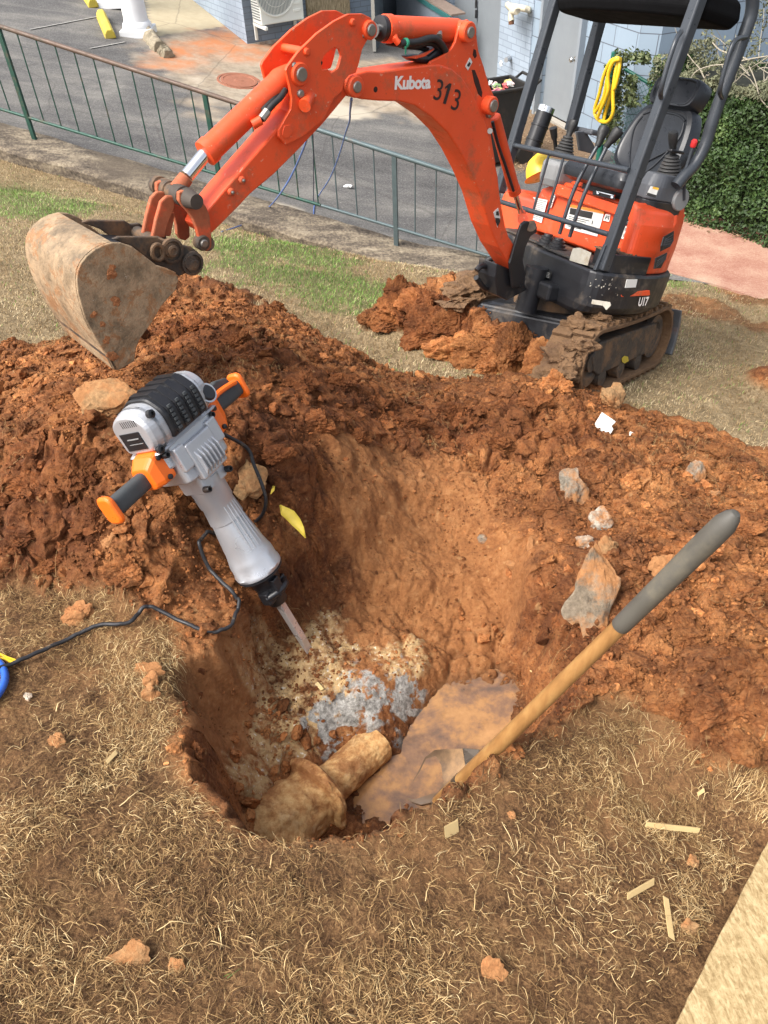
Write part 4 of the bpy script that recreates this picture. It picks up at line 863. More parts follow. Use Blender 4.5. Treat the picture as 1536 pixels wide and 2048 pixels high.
# orange rear cover, left-hand quarter and round the back
cov=[(.10,.40),(.10,.478),(.0,.49),(-.10,.488),(-.22,.455),(-.33,.40),(-.44,.29),(-.50,.12),(-.51,-.05),(-.49,-.2),(-.40,-.36),(-.25,-.46),(-.12,-.46),(-.1,-.2),(-.1,.3)]
mb=MB(); cv=rnd(cov,.04); R=[]
for z,s,dx in((.68,1.0,0),(.80,1.01,0),(.92,1.0,0),(.985,.965,.0),(1.01,.90,0)): R.append([U(x*s+dx*0,y*s if y>0 else y*s,z+ (.03 if x<-.2 else 0)*(z-.68)/.33) for x,y in cv])
mb.loft(R,True,False); rc=obj('engine_cover',mb,OR,ex,.012,3)
for poly in (((1310,460),(1325,410),(1385,375),(1382,425),(1360,465),(1308,492)),((1270,590),(1280,530),(1345,498),(1335,540),(1310,585))):
    pp=[ML(*c5(*q),1,.0) for q in poly]
    # put the vents on the vertical plane tangent to the rounded quarter
    nq=nrm(MU@np.array([-.46,.89,0])); o=U(-.22,.472,.8); P=[ONP(*c5(*q),o,nq) for q in poly]; vt=obj('vent_shade',MB().prism(P,nq*.003),simple('vent_dark',(.012,.012,.012),.7),rc,.0)  # near-black sheet stands for the shade behind the grille
    c=sum(P)/len(P); e1=nrm(P[1]-P[0]); mw=MB()
    for k in range(10):
        a=P[0]+(P[3]-P[0])*k/9.; b=P[1]+(P[2]-P[1])*k/9. if len(P)==5 else P[1]+(P[3]-P[1])*k/9.
        a=P[0]+(P[-2]-P[0])*k/9. ; mw.cyl(a+nq*.004,b+nq*.004,.0011,n=4)
    for k in range(1,5):
        t=k/5.; mw.cyl(P[0]*(1-t)+P[1]*t+nq*.014,P[-2]*(1-t)+P[2]*t+nq*.004,.0011,n=4)
    obj('wire_grille',mw,simple('wire_grey',(.10,.10,.105),.5),vt)
# seat base panel (orange, faces the floor)
def front(px,py,x): return ML(px,py,0,x)
pan=[(1045,400),(1070,345),(1118,333),(1285,372),(1278,402),(1254,500),(1010,440),(1020,410)]
P=[(-.03,-.48,.70),(-.03,.38,.70),(-.03,.40,.99),(-.05,-.30,1.0),(-.06,-.48,.93)]
sb_=obj('seat_base_panel',MB().prism([U(*p) for p in P],MU[:,0]*-.30),OR,ex,.015,3)
obj('upper_lip',MB().prism([U(.0,-.30,.925),U(.0,.385,.915),U(.0,.395,.965),U(.0,-.29,.985)],MU[:,0]*-.06),OR,sb_,.008)
# decals on the panel
def decal(name,quad,x,mat,parent,lab=None,axis=0,th=.0025):
    nrmv=MU[:,axis]; return obj(name,MB().prism([ML(px,py,axis,x) for px,py in quad],nrmv*th),mat,parent,label=lab)
WH=simple('sticker_white',(.66,.66,.62),.5,0,.08,30,.1,dirt=.1); BL=simple('sticker_black',(.02,.02,.02),.5); YE=simple('sticker_yellow',(.75,.42,.03),.5); OS=simple('sticker_orange',(.80,.22,.03),.5)
def label_sheet(name,quad,x,base,marks,parent=sb_,axis=0,lab=None):
    """quad TL,TR,BR,BL in picture; marks (u0,v0,u1,v1,mat)"""
    o=decal(name,quad,x,base,parent,lab,axis); Q=[np.array(q,float) for q in quad]
    for u0,v0,u1,v1,m in marks:
        f=lambda u,v:tuple((Q[0]*(1-u)+Q[1]*u)*(1-v)+(Q[3]*(1-u)+Q[2]*u)*v)
        obj('print',MB().prism([ML(*f(u,v),axis,x+.0028) for u,v in((u0,v0),(u1,v0),(u1,v1),(u0,v1))],MU[:,axis]*.0012),m,o)
def lines(n,u0=.08,u1=.92,v0=.1,v1=.9,m=None,th=.35): 
    h=(v1-v0)/n; return [(u0,v0+i*h,u1-(.18*((i*7)%3)/2),v0+i*h+h*th,m or BL) for i in range(n)]
label_sheet('warning_label',[c5(790,222),c5(995,262),c5(952,408),c5(768,358)],-.026,WH,[(0,.0,1,.12,OS),(.06,.14,.70,.40,BL)]+lines(6,.06,.66,.48,.95)+[(.74,.45,.76,.60,BL)],lab='warning label with an orange band and lines of small print')
label_sheet('warning_label',[c5(1000,278),c5(1028,284),c5(1020,324),c5(985,316)],-.026,WH,[(.2,.2,.8,.3,BL),(.2,.45,.8,.55,BL),(.2,.2,.3,.75,BL),(.7,.2,.8,.75,BL)],lab='small white manual symbol label')
label_sheet('warning_label',[c5(1092,280),c5(1165,292),c5(1158,350),c5(1082,338)],-.026,BL,[(0,0,1,.14,OS)]+lines(4,.08,.9,.25,.9,GRYL,.3),lab='black label with an orange band')
label_sheet('warning_label',[c5(1085,342),c5(1150,355),c5(1135,432),c5(1066,412)],-.026,WH,[(u,v,u+.16,v+.26,GRYL) for u in(.1,.42,.74) for v in(.1,.58)],lab='white control pattern label')
label_sheet('warning_label',[c5(575,180),c5(670,200),c5(635,330),c5(545,295)],-.026,WH,lines(11,.06,.95,.06,.95,GRYL,.4),lab='white sheet of small print')
label_sheet('warning_label',[c5(700,160),c5(718,163),c5(690,245),c5(672,240)],-.026,WH,lines(5,.1,.9,.1,.9,GRYL,.4),lab='narrow white label')
q=ML(*c5(1144,240),0,.002); red=simple('sticker_red',(.62,.03,.05),.45)
d=obj('stop_label',MB().lathe(q,MU[:,0],[(0,.022),(.003,.022),(.0035,.0005)],24,smooth=False),red,sb_); obj('print',MB().lathe(q,MU[:,0],[(.002,.019),(.0042,.019),(.0042,.0165),(.002,.0165)],24,cap=False),WH,d)
label_sheet('warning_label',[c5(1165,235),c5(1190,240),c5(1182,268),c5(1160,262)],.0,WH,[(.3,.2,.7,.8,BL)],lab='small white belt label')
# latch under the seat
lt=obj('seat_latch',MB().prism([ML(*c5(*q),0,.004) for q in((935,140),(1060,165),(1055,200),(930,170))],MU[:,0]*.01),BK,ex,.003); obj('latch_bar',MB().cyl(ML(*c5(950,150),0,.02),ML(*c5(1050,175),0,.02),.006,n=8),CHR,lt); obj('bolt',MB().cyl(ML(*c5(955,158),0,.012),ML(*c5(955,158),0,.024),.007,n=8),CHR,lt); obj('bolt',MB().cyl(ML(*c5(1035,182),0,.012),ML(*c5(1035,182),0,.024),.007,n=8),CHR,lt)
# right-hand hood (tank cover) pink-orange, low
hd=MB(); hp=rnd([(.02,-.52),(.05,-.72),(-.10,-.80),(-.34,-.72),(-.42,-.50),(-.20,-.40),(-.03,-.42)],.07)
hd.loft([[U(x,y,z) for x,y in hp] for z in(.56,.80)]+[[U(x*.96-.006,(y+.6)*.92-.6,.86) for x,y in hp],[U(x*.82-.03,(y+.6)*.74-.6,.885) for x,y in hp]],True); 
obj('side_hood',hd,OR,ex,.012,3)
ql=[c5(415,160),c5(520,152),c5(490,205),c5(408,200)]
label_sheet('warning_label',[(1021,374),(1043,383),(1036,402),(1008,400)],-.0,WH,[(.05,.1,.45,.6,simple('sticker_green',(.03,.35,.18),.5)),(.05,.7,.95,1.,OS)],parent=ex,lab='white label with a green field and an orange edge')
# ---- floor: pedals, sticker patches and plate on the front skirt
obj('pedal_boot',MB().lathe(U(.20,-.03,.69),MU[:,2],[(0,.055),(.012,.055),(.016,.045),(.028,.045),(.032,.036),(.044,.036),(.048,.026),(.06,.024)],20),BK,ex); obj('pedal_boot',MB().lathe(U(.20,.06,.69),MU[:,2],[(0,.055),(.012,.055),(.016,.045),(.028,.045),(.032,.036),(.044,.036),(.048,.026),(.06,.024)],20),BK,ex)
pl=MB().loft([[ML(*c5(*q),0,.305) for q in((598,580),(612,578),(690,605),(694,615),(686,645),(672,645),(598,618),(592,608))],[ML(*c5(*q),0,.311) for q in((598,580),(612,578),(690,605),(694,615),(686,645),(672,645),(598,618),(592,608))]])
pp_=obj('rating_plate',pl,simple('plate_dark',(.05,.05,.05),.35,.5),ex,.001); 
for k in range(4): obj('engraved_line',MB().prism([ML(*c5(612+4*-k*.4,590+9*k),0,.312),ML(*c5(680-2*k*.4,614+8.5*k),0,.312),ML(*c5(680-2*k*.4,617+8.5*k),0,.312),ML(*c5(612-4*k*.4,593.5+9*k),0,.312)],MU[:,0]*.001),WH,pp_)
def patch(name,pts,ax,val,mat,lab): return obj(name,MB().prism([ML(*c5(*q),ax,val) for q in pts],MU[:,ax]*.003),mat,ex,label=lab)
peel=simple('peeling_label',(.40,.38,.32),.7,0,.25,40,.3,dirt=.35,dirt_col=(.30,.22,.13))
patch('worn_label',[(815,475),(850,470),(880,482),(920,500),(905,545),(898,572),(850,560),(795,542),(803,510)],0,.295,peel,'peeling white label'); patch('worn_label',[(580,672),(630,672),(664,690),(655,722),(600,705),(578,690)],0,.305,peel,'scuffed white label'); patch('worn_label',[(1118,650),(1178,650),(1168,695),(1108,698)],1,.525,WH,'small white square label')
for k in range(26):   # paint scrapes
    x,y=RNG.uniform(900,1080),RNG.uniform(640,820) if k%2 else RNG.uniform(640,700); a_,b_=RNG.uniform(3,22),RNG.uniform(-9,9); 
    on=(0,.3115) if x<985 else (1,.5255)
    obj('paint_scrape',MB().prism([ML(*c5(x,y),*on),ML(*c5(x+a_*.3,y+b_-2),*on),ML(*c5(x+a_*.4+2,y+b_+1),*on),ML(*c5(x+2,y+3),*on)],MU[:,on[0]]*.0008),peel,ex)
patch('worn_label',[(925,765),(960,770),(1025,780),(1030,800),(1005,825),(985,800),(920,790)],0,.3112,peel,'large scrape of bare grey paint')
# ---- ROPS
def post(p0,p1,n='canopy_post',w=.055): 
    mb=MB(); d=nrm(p1-p0); a,b=frame(d,MU[:,0]); L=np.linalg.norm(p1-p0); mb.box((p0+p1)/2,(w,w,L),np.stack([a,b,d],1)); return obj(n,mb,POST,ex,.009,3)
w2=.475; lean=.079; ZB=.687
def PP_(x,y,z): return U(x-math.tan(lean)*(z-ZB),y,z)
fl0=ML(1204,541,1,w2); fl1=ML(1397,0,1,w2); fld=fl1-fl0; FLp=post(fl0,fl0+fld*1.12)
fr0=ML(998,385,1,-w2); fr1=ML(1112,0,1,-w2); FRp=post(fr0,fr0+(fr1-fr0)*1.15)
obj('post_foot',MB().prism([ML(*c5(*q),1,w2+.0) for q in((940,600),(1000,455),(1040,470),(992,607))],MU[:,1]*-.02),POST,ex,.003)
rr0=ML(1140,262,1,-w2); rr1=ML(1211,0,1,-w2); post(rr0,rr0+(rr1-rr0)*1.2)
# rear left: curved round bar
rl=[ML(x,y,1,w2) for x,y in((1352,372),(1368,352),(1392,325),(1412,285),(1424,245),(1445,185),(1470,120),(1492,60),(1503,25),(1505,-10),(1500,-60))]
obj('canopy_post',MB().tube(spline(rl,6),.030,16),POST,ex)
for pts in ([(1362,64),(1352,80),(1335,130),(1322,180),(1322,195)],[(1492,74),(1468,84),(1450,135),(1440,180),(1444,195)]):
    P=[ML(x,y,1,w2+.02+o) for (x,y),o in zip(pts,(0,.045,.05,.045,0))]; obj('grab_handle',MB().tube(spline(P,6),.011,10),POST,ex)
# canopy roof (padded black fabric/plastic top)
rf=MB(); R=[]
zr=1.92
c_=[ML(1215,-2,0,.30),ML(1300,22,0,.26),ML(1395,36,1,.49),ML(1440,38,1,.5),ML(1490,34,1,.5),ML(1506,20,1,.48)]
loc=[MU.T@(p-MO) for p in c_]; zmin=min(l[2] for l in loc)
front_x=loc[2][0]+.0
def rl_(z,g): return [U(x,y,z) for x,y in rnd([(front_x+.02-g,.50-g),(front_x+.10-g,.2),(front_x+.12-g,-.2),(front_x+.02-g,-.50+g),(rx+g,-.50+g),(rx+g,.50-g)],.09,6)]
zz0=loc[2][2]; rx=loc[4][0]-.02
rf.loft([rl_(zz0+.0,.02),rl_(zz0+.04,.0),rl_(zz0+.10,.01),rl_(zz0+.15,.06)],True,False); obj('canopy_roof',rf,simple('canopy_black',(.004,.004,.0045),.9,0,.2,8,.1,spec=.1),ex,.01)
# cross bars
ubL=ML(1031,291,0,.24);ubR=ML(1258,341,1,w2-.02); lbL=ML(1003,404,0,.25); lbR=ML(1218,469,1,w2-.02)
def bend(a,b): return [a,a+(b-a)*.5,b]
obj('cross_bar',MB().tube([ubL,ubR],.0135,12),POST,ex); obj('cross_bar',MB().tube([lbL,lbR],.0135,12),POST,ex)
obj('end_cap',MB().lathe(ubL,nrm(ubL-ubR),[(-.004,.016),(.01,.014),(.014,.001)],12),POST,ex)
xa=lambda px,py:ONP(px,py,ubL,nrm(np.cross(ubR-ubL,lbL-ubL)))
for a,b in (((1098,309),(1067,420)),((1127,316),(1094,429))): obj('guard_bar',MB().cyl(xa(*a),xa(*b),.0075,n=8),POST,ex)
# travel levers
for (a,m,b,kx) in (((1119,468),(1150,375),(1197,288),(1206,263)),((1139,474),(1170,385),(1215,290),(1232,268))):
    P=[ML(*a,0,.20),ML(*m,0,.19),ML(*b,0,.12)]; lv=obj('travel_lever',MB().tube(spline(P,5),.0105,10),POST,ex)
    e=ML(*kx,0,.10); d=nrm(e-P[2]); obj('knob',MB().lathe(P[2]-d*.015,d,[(0,.012),(.01,.017),(.03,.017),(.05,.024),(.085,.030),(.10,.028),(.108,.012)],16),RUB,lv)
# ---- seat
def sl_(c,hx,hy,z,r=.06): return [U(c[0]+x,c[1]+y,z) for x,y in rnd([(hx,hy),(hx,-hy),(-hx,-hy),(-hx,hy)],r,5)]
sc_=(-.15,.045)
cu=MB().loft([sl_(sc_,.20,.21,1.03),sl_(sc_,.235,.245,1.05),sl_(sc_,.24,.25,1.09),sl_(sc_,.225,.235,1.125),sl_(sc_,.17,.18,1.135)],True,True)
st=obj('seat',cu,SEAT,ex,label='black vinyl seat cushion'); obj('seat_rail',MB().box(U(-.22,.04,1.0),(.34,.36,.05),MU),BK,st,.006)
# back rest: tall shell leaning back
Bx=np.array([-.26,0,.97]); Bx/=np.linalg.norm(Bx)   # up direction of the back in local frame
Bn=np.array([.97,0,.26]); Bn/=np.linalg.norm(Bn); By=np.array([0,1.,0])
def Bp(o,u,v,n): return U(*(np.array(o)+Bx*v+By*u+Bn*n))
bo=(-.29,.045,1.10)
def shell(o,prof,n): # prof: (half width, v) bottom to top ; returns ring in plane at normal n
    left=[(-w_,v) for w_,v in prof]; right=[(w_,v) for w_,v in reversed(prof)]; return [Bp(o,u,v,n) for u,v in rnd(right+left,.05,4)]
pr=[(.16,.0),(.235,.06),(.245,.16),(.215,.30),(.165,.38)]
sc2=lambda k,dv=0:[(w_*k,(v-.19)*k+.19+dv) for w_,v in pr]
bk_=MB().loft([shell(bo,sc2(.92),-.05),shell(bo,sc2(1.),-.03),shell(bo,sc2(1.),.02),shell(bo,sc2(.95),.045),shell(bo,sc2(.85),.052),shell(bo,sc2(.80),.046)],True,True)
br=obj('seat_back',bk_,SEAT,ex); 
def welt(pts,r=.006,n=.052,o=bo): return obj('piping',MB().tube(spline([Bp(o,u,v,n) for u,v in pts],6),r,8),SEAT,br)
welt([(-.15,.30),(-.165,.22),(-.10,.08),(-.05,.02)],n=.048); welt([(.15,.30),(.165,.22),(.10,.08),(.05,.02)],n=.048); welt([(-.15,.31),(-.08,.335),(.08,.335),(.15,.31)],n=.048); welt([(-.03,.04),(.06,.10),(.17,.18)],n=.05,r=.005)
ho=(-.37,.06,1.53)
hr=[(.13,-.075),(.165,-.045),(.17,.04),(.14,.075)]; hk=lambda k:[(w_*k,v*k) for w_,v in hr]
hb_=obj('head_rest',MB().loft([shell(ho,hk(.9),-.06),shell(ho,hk(1),-.04),shell(ho,hk(1),.03),shell(ho,hk(.93),.05),shell(ho,hk(.80),.052),shell(ho,hk(.74),.044)],True,True),SEAT,ex)
obj('head_rest_bracket',MB().box(Bp(ho,0,-.11,-.01),(.02,.12,.1),MU),BK,hb_)
obj('piping',MB().tube([Bp(ho,u,v,.051) for u,v in rnd([(w_*.82,v*.82) for w_,v in hr]+[(-w_*.82,v*.82) for w_,v in reversed(hr)],.04,4)]+[Bp(ho,*[(w_*.82,v*.82) for w_,v in rnd([(w_,v) for w_,v in hr],.0,1)][0],.051)][:0],.005,8),SEAT,hb_)
# ---- consoles
lc=[(-.24,.30),(.0,.30),(.03,.40),(-.02,.45),(-.22,.45)]
def ring(pl,z,k=1.,cx=-.1,cy=.38): return [U(cx+(x-cx)*k,cy+(y-cy)*k,z) for x,y in rnd(pl,.03,3)]
cl=obj('left_console',MB().loft([ring(lc,.93,.75),ring(lc,.955,1.),ring(lc,1.03,1.03),ring(lc,1.035,1.0)],True),BK,ex,.004); obj('console_top',MB().loft([ring(lc,1.036,1.),ring(lc,1.10,.98),ring(lc,1.16,.80)],True),GRY,cl,.006)
label_sheet('warning_label',[(1302,372),(1318,376),(1311,396),(1293,390)],.045,WH,[(.3,.0,1,.22,YE),(0,.72,1,1.,BL)],parent=cl,lab='white label with a yellow corner')
obj('round_cap',MB().lathe(ML(1362,400,1,.46),MU[:,1],[(-.03,.055),(.0,.055),(.006,.05),(.008,.0005)],24),GRYL,cl)
def boot(name,base,top,r0,r1,n=6):
    d=top-base; L=np.linalg.norm(d); pr=[]
    for k in range(n):
        t=k/n; r=r0*(1-t)+r1*t; pr+=[(L*t,r*.9),(L*(t+.35/n),r*1.06),(L*(t+.7/n),r*1.0),(L*(t+.95/n),r*.84)]
    pr.append((L,r1*.6)); return obj(name,MB().lathe(base,d,pr,20),simple('boot_rubber',(.035,.034,.033),.65,0,.2,30,.2,dirt=.12),ex)
def joystick(basepx,midpx,toppx,y,r0,r1,rk):
    b=ML(*basepx,1,y); m=ML(*midpx,1,y); t=ML(*toppx,1,y); boot('joystick_boot',b,m,r0,r1); d=nrm(t-m)
    L=np.linalg.norm(t-m); j=obj('joystick',MB().lathe(m-d*.01,d,[(0,.017),(.02,.016),(L*.35,.018),(L*.6,.024),(L*.85,.027),(L*.97,.024),(L,.012)],16,mod=lambda dd,tt:1+.12*math.cos(2*tt)),RUB,ex)
    return j
joystick((1127,308),(1137,272),(1150,236),-.36,.058,.024,.03)
joystick((1338,348),(1345,310),(1347,258),.36,.062,.03,.03)
obj('wrist_pad',MB().box(ML(1352,303,1,.38),(.10,.03,.015),MU),BK,ex,.005)
b=ML(1112,300,1,-.44);t=ML(1106,254,1,-.44); obj('blade_lever',MB().lathe(b,t-b,[(0,.011),(.06,.012),(.07,.018),(.11,.021),(np.linalg.norm(t-b)-.005,.024),(np.linalg.norm(t-b),.010)],14),RUB,ex)
rc_=[(-.28,-.28),(.02,-.28),(.05,-.40),(-.05,-.50),(-.26,-.50)]
def ringr(z,k): return [U(-.12+(x+.12)*k,-.39+(y+.39)*k,z) for x,y in rnd(rc_,.05,4)]
obj('right_console',MB().loft([ringr(.96,.9),ringr(1.0,1.),ringr(1.08,1.),ringr(1.10,.9)],True),GRYL,ex,.008); 
# side lever with red grip
a=ML(1370,345,1,.47);m=ML(1374,330,1,.47);t=ML(1386,292,1,.47); e=ML(1391,277,1,.47)
lk=obj('safety_lever',MB().tube(spline([ML(1368,400,1,.47),a,m,t],5),.008,8),POST,ex); obj('grip',MB().lathe(t-nrm(e-t)*.008,e-t,[(0,.010),(.008,.015),(np.linalg.norm(e-t)-.004,.016),(np.linalg.norm(e-t)+.006,.008)],14),simple('red_grip',(.65,.03,.03),.4),lk)
can=obj('air_filter_canister',MB().lathe(ML(1062,300,1,-.62),ML(1084,240,1,-.62)-ML(1062,300,1,-.62),[(0,.05),(.05,.05),(.052,.054),(.06,.054),(.062,.05),(.13,.05),(.132,.054),(.14,.054),(.142,.05),(.215,.05)],24),BK,ex); _d=nrm(ML(1084,240,1,-.62)-ML(1062,300,1,-.62)); obj('silver_cap',MB().lathe(ML(1062,300,1,-.62)+_d*.212,_d,[(0,.051),(.03,.051),(.032,.045),(.02,.042),(.02,.001)],24),CHR,can)
_b=ML(1085,352,1,-.66); _u=nrm(MU@np.array([.15,-.5,.75])); yb=empty('yellow_helmet',_b,'yellow plastic hard hat resting behind the orange side hood','hard hat'); obj('shell',MB().lathe(_b,_u,[(0,.115),(.004,.10),(.03,.098),(.07,.088),(.105,.065),(.125,.035),(.132,.002)],32),simple('helmet_yellow',(.80,.55,.04),.35,0,.05,6,.05),yb); obj('ridge',MB().tube([_b+_u*(.133*math.sin(t))+nrm(np.cross(_u,MU[:,0]))*(.10*math.cos(t)) for t in np.linspace(.2,2.9,14)],.008,8),MATS['helmet_yellow'],yb)
# arm rest at right rear, black stack + yellow helmet shell behind
obj('arm_rest',MB().box(ML(1172,262,1,-.42),(.06,.16,.03),MU),GRY,ex,.01); obj('arm_rest_support',MB().prism([ML(x,y,1,-.42) for x,y in((1150,262),(1168,262),(1190,300),(1178,306),(1155,300))],MU[:,1]*.02),GRY,ex,.004)
# ---- undercarriage
def track(yc,front_x,rear_x,name='track'):
    hw=.115; r=.185; zc=.19; x0,x1=rear_x,front_x; path=[]
    for t in np.linspace(-90,90,14): path.append((x1-r+r*math.cos(math.radians(t)),zc+r*math.sin(math.radians(t)),t))
    n=20
    for k in range(1,n): path.append((x1-r+(x0-x1+2*r)*k/n,zc+r-.012*math.sin(math.pi*k/n),90))
    for t in np.linspace(90,270,14): path.append((x0+r+r*math.cos(math.radians(t)),zc+r*math.sin(math.radians(t)),t))
    for k in range(1,n): path.append((x0+r+(x1-x0-2*r)*k/n,zc-r,270))
    mb=MB(); th=.022; N=len(path); vs=[];fs=[]
    for x,z,t in path:
        nx_,nz_=math.cos(math.radians(t)),math.sin(math.radians(t))
        for (o,yy) in((0,-hw),(0,hw),(-th,hw),(-th,-hw)): vs.append(T_(x+nx_*o,yc+yy,z+nz_*o))
    for i in range(N):
        j=(i+1)%N
        for k in range(4): fs.append((i*4+k,j*4+k,j*4+(k+1)%4,i*4+(k+1)%4))
    mb.add(vs,fs)
    # lugs
    L=[0];
    for i in range(N): L.append(L[-1]+math.hypot(path[(i+1)%N][0]-path[i][0],path[(i+1)%N][1]-path[i][1]))
    m=38
    for q in range(m):
        s=L[-1]*q/m; i=np.searchsorted(L,s,side='right')-1; f=(s-L[i])/(L[i+1]-L[i]); a=path[i%N];b=path[(i+1)%N]
        x=a[0]+(b[0]-a[0])*f; z=a[1]+(b[1]-a[1])*f; ta=a[2]; tb=b[2]; tb=tb if abs(tb-ta)<180 else ta; t=math.radians(ta+(tb-ta)*f)
        nn=np.array([math.cos(t),0,math.sin(t)]); tt=np.array([-math.sin(t),0,math.cos(t)])
        for yy in(-.055,.055):
            c=MO+MT@(np.array([x,yc+yy,z])+nn*.010+tt*(.012 if yy>0 else -.012)); A_=np.stack([MT@tt,MT@np.array([0,1.,0]),MT@nn],1); mb.box(c,(.028,.108,.026),A_)
    rt=obj(name,mb,MUD,ex,.004,2)
    # rollers, idler, sprocket
    sgn=1 if yc>0 else -1
    for x,rr in((x1-r,.135),(x0+r,.13)):
        obj('idler_wheel' if x>0 else 'drive_sprocket',MB().lathe(T_(x,yc-.07,zc),MT[:,1],[(0,.04),(0,rr),(.03,rr),(.035,rr*.8),(.105,rr*.8),(.11,rr),(.14,rr),(.14,rr*.7),(.125,rr*.6),(.125,.05),(.15,.05),(.15,.001)],28),IRON,rt)
    for x in(-.22,0.,.22): obj('roller',MB().lathe(T_(x*(x1-x0)/1.1,yc-.08,.075),MT[:,1],[(0,.02),(0,.05),(.05,.05),(.06,.035),(.10,.035),(.11,.05),(.165,.05),(.165,.03),(.175,.001)],18),IRON,rt)
    obj('track_frame',MB().loft([[T_(x,yc+y,z) for x,z in((x1-r-.03,.14),(x1-r+.02,.22),(x1-r-.05,.29),(x0+r+.03,.28),(x0+r-.0,.15),(x0+r+.06,.105),(x1-r-.10,.105))] for y in(-.075,.085)]),IRON,rt,.008)
    return rt
tl_=track(.405,.60,-.66); tr_=track(-.46,.36,-.86)
obj('centre_frame',MB().loft([[T_(x,y,z) for x,y in rnd([(.33,.33),(.33,-.33),(-.33,-.33),(-.33,.33)],.06)] for z in(.16,.34)]+[[T_(x*.8,y*.8,.37) for x,y in rnd([(.33,.33),(.33,-.33),(-.33,-.33),(-.33,.33)],.06)]]),BKD,ex,.01)
obj('cross_member',MB().box(T_(.27,0,.30),(.10,.60,.12),MT),BKD,ex,.012); obj('slew_ring',MB().cyl(U(0,0,.34),U(0,0,.46),.27,n=36),IRON,ex)
yellow_mark=obj('yellow_paint_mark',MB().prism([ML(*c5(*q),1,.405+.0885,MT) for q in((1090,1100),(1105,1085),(1125,1090),(1128,1115),(1105,1128),(1092,1120))],MT[:,1]*.002),simple('grease_yellow',(.55,.42,.04),.6,dirt=.2),tl_)
bl_=obj('dozer_blade',MB().loft([[T_(x,y,z) for x,z in((-.80,.02),(-.83,.10),(-.83,.22),(-.80,.31),(-.785,.31),(-.80,.20),(-.79,.10),(-.775,.03))] for y in(-.5,.51)]),simple('blade_steel',(.16,.17,.18),.45,.5,.3,14,.3,60,.003,dirt=.25),ex,.004); obj('blade_arm',MB().box(T_(-.55,.22,.15),(.5,.06,.09),MT),BKD,bl_,.008); obj('blade_arm',MB().box(T_(-.55,-.22,.15),(.5,.06,.09),MT),BKD,bl_,.008)
# mud packed on the tracks
for k,(x,y,z,s) in enumerate([(.58,.41,.22,.12),(.60,.36,.10,.12),(.56,.46,.30,.08),(.63,.42,.15,.10),(.30,.44,.395,.06),(.05,.36,.39,.05),(-.2,.45,.39,.05),(-.42,.38,.38,.06),(.45,.40,.38,.08)]):
    obj('packed_mud',MB().rough_rock(T_(x,y,z),(s,s*1.05,s*.7),30+k,4,.5,MT),MUD,tl_)
for k,(x,y,z,s) in enumerate([(.22,-.46,.40,.12),(.10,-.49,.41,.13),(-.05,-.46,.41,.11),(-.2,-.48,.41,.1),(.32,-.46,.34,.11),(-.4,-.44,.4,.09)]):
    obj('packed_mud',MB().rough_rock(T_(x,y,z),(s*1.2,s,s*.45),50+k,4,.5,MT),MUD,tr_)
# ---- boom, arm, bucket: all in one upright plane
az=math.radians(220); BD=np.array([math.cos(az),math.sin(az),0]); foot=MO+MU@ (lambda l:l)(MU.T@(ML(1020,540,0,.60)-MO))
BN=nrm(np.cross(BD,MU[:,2])); BN=BN if np.dot(BN,CC-foot)>0 else -BN
def BP(px,py,o=0.): return ONP(px,py,foot+BN*o,BN)
def plate(name,pts,o0,o1,mat,parent,bev=.004,tr=0.,lab=None):
    """outline as seen on the near face at offset o0; body runs back to offset o1"""
    P=[BP(x,y,o0) for x,y in pts]; return obj(name,MB().prism(P,BN*(o1-o0)),mat,parent,bev,2,label=lab)
bw=.062
beam=[(700,152),(693,162),(691,174),(698,190),(725,199),(760,202),(800,203),(830,211),(866,236),(897,267),(922,306),(943,348),(962,393),(979,453),(997,495),(1015,523),(1032,548),(1043,548),(1047,534),(1036,502),(1018,474),(1011,453),(1001,400),(996,352),(985,302),(975,253),(960,218),(943,183),(925,155),(904,137),(880,129),(855,130),(816,135),(764,143),(735,142)]
boom=plate('boom',beam,bw,-bw,OR,ex,.006)
br_pts=[(858,131),(862,123),(876,116),(890,109),(903,98),(911,84),(917,60),(922,46),(936,39),(949,50),(953.6,74),(957,102),(968,134),(978,169),(990,196),(993,215),(990,231),(983,238),(981,262),(985,290),(992,330),(985,320),(972,260),(955,215),(925,165),(900,140)]
for a_,b_ in((bw-.008,bw-.022),(-bw+.022,-bw+.008)): 
    P=[BP(x,y,bw-.008) for x,y in br_pts]; obj('cylinder_bracket',MB().prism([p+BN*(a_-(bw-.008)) for p in P],BN*(b_-a_)),OR,boom,.003)
def boss(px,py,o,r,l,mat=OR,parent=boom,pinr=None,name='pin_boss'):
    c=BP(px,py,o); x=obj(name,MB().lathe(c-BN*l,BN,[(0,r),(l-.004,r),(l,r-.004),(l+.0005,.0005)],26),mat,parent)
    if pinr: obj('pin',MB().lathe(c,BN,[(-.003,pinr),(.004,pinr),(.007,pinr-.003),(.0072,.0005)],22),PIN,x)
    return x
boss(941,65,bw+.02,.037,.14,OR,boom,.020); boss(987,212,bw+.03,.036,.15,OR,boom,.024); boss(714,174,bw+.025,.036,.17,OR,boom,.019); boss(1040,540,bw+.012,.026,.13,OR,boom,.016)
boss(928,66,bw+.004,.010,.02,PIN,boom,name='bolt'); boss(981,232,bw+.01,.010,.02,PIN,boom,name='bolt'); boss(751.5,179,bw+.001,.013,.004,simple('hole_shade',(.03,.01,.005),.8),boom,name='sight_hole_shade')  # the sight hole is a dark disc, its inner shade painted on
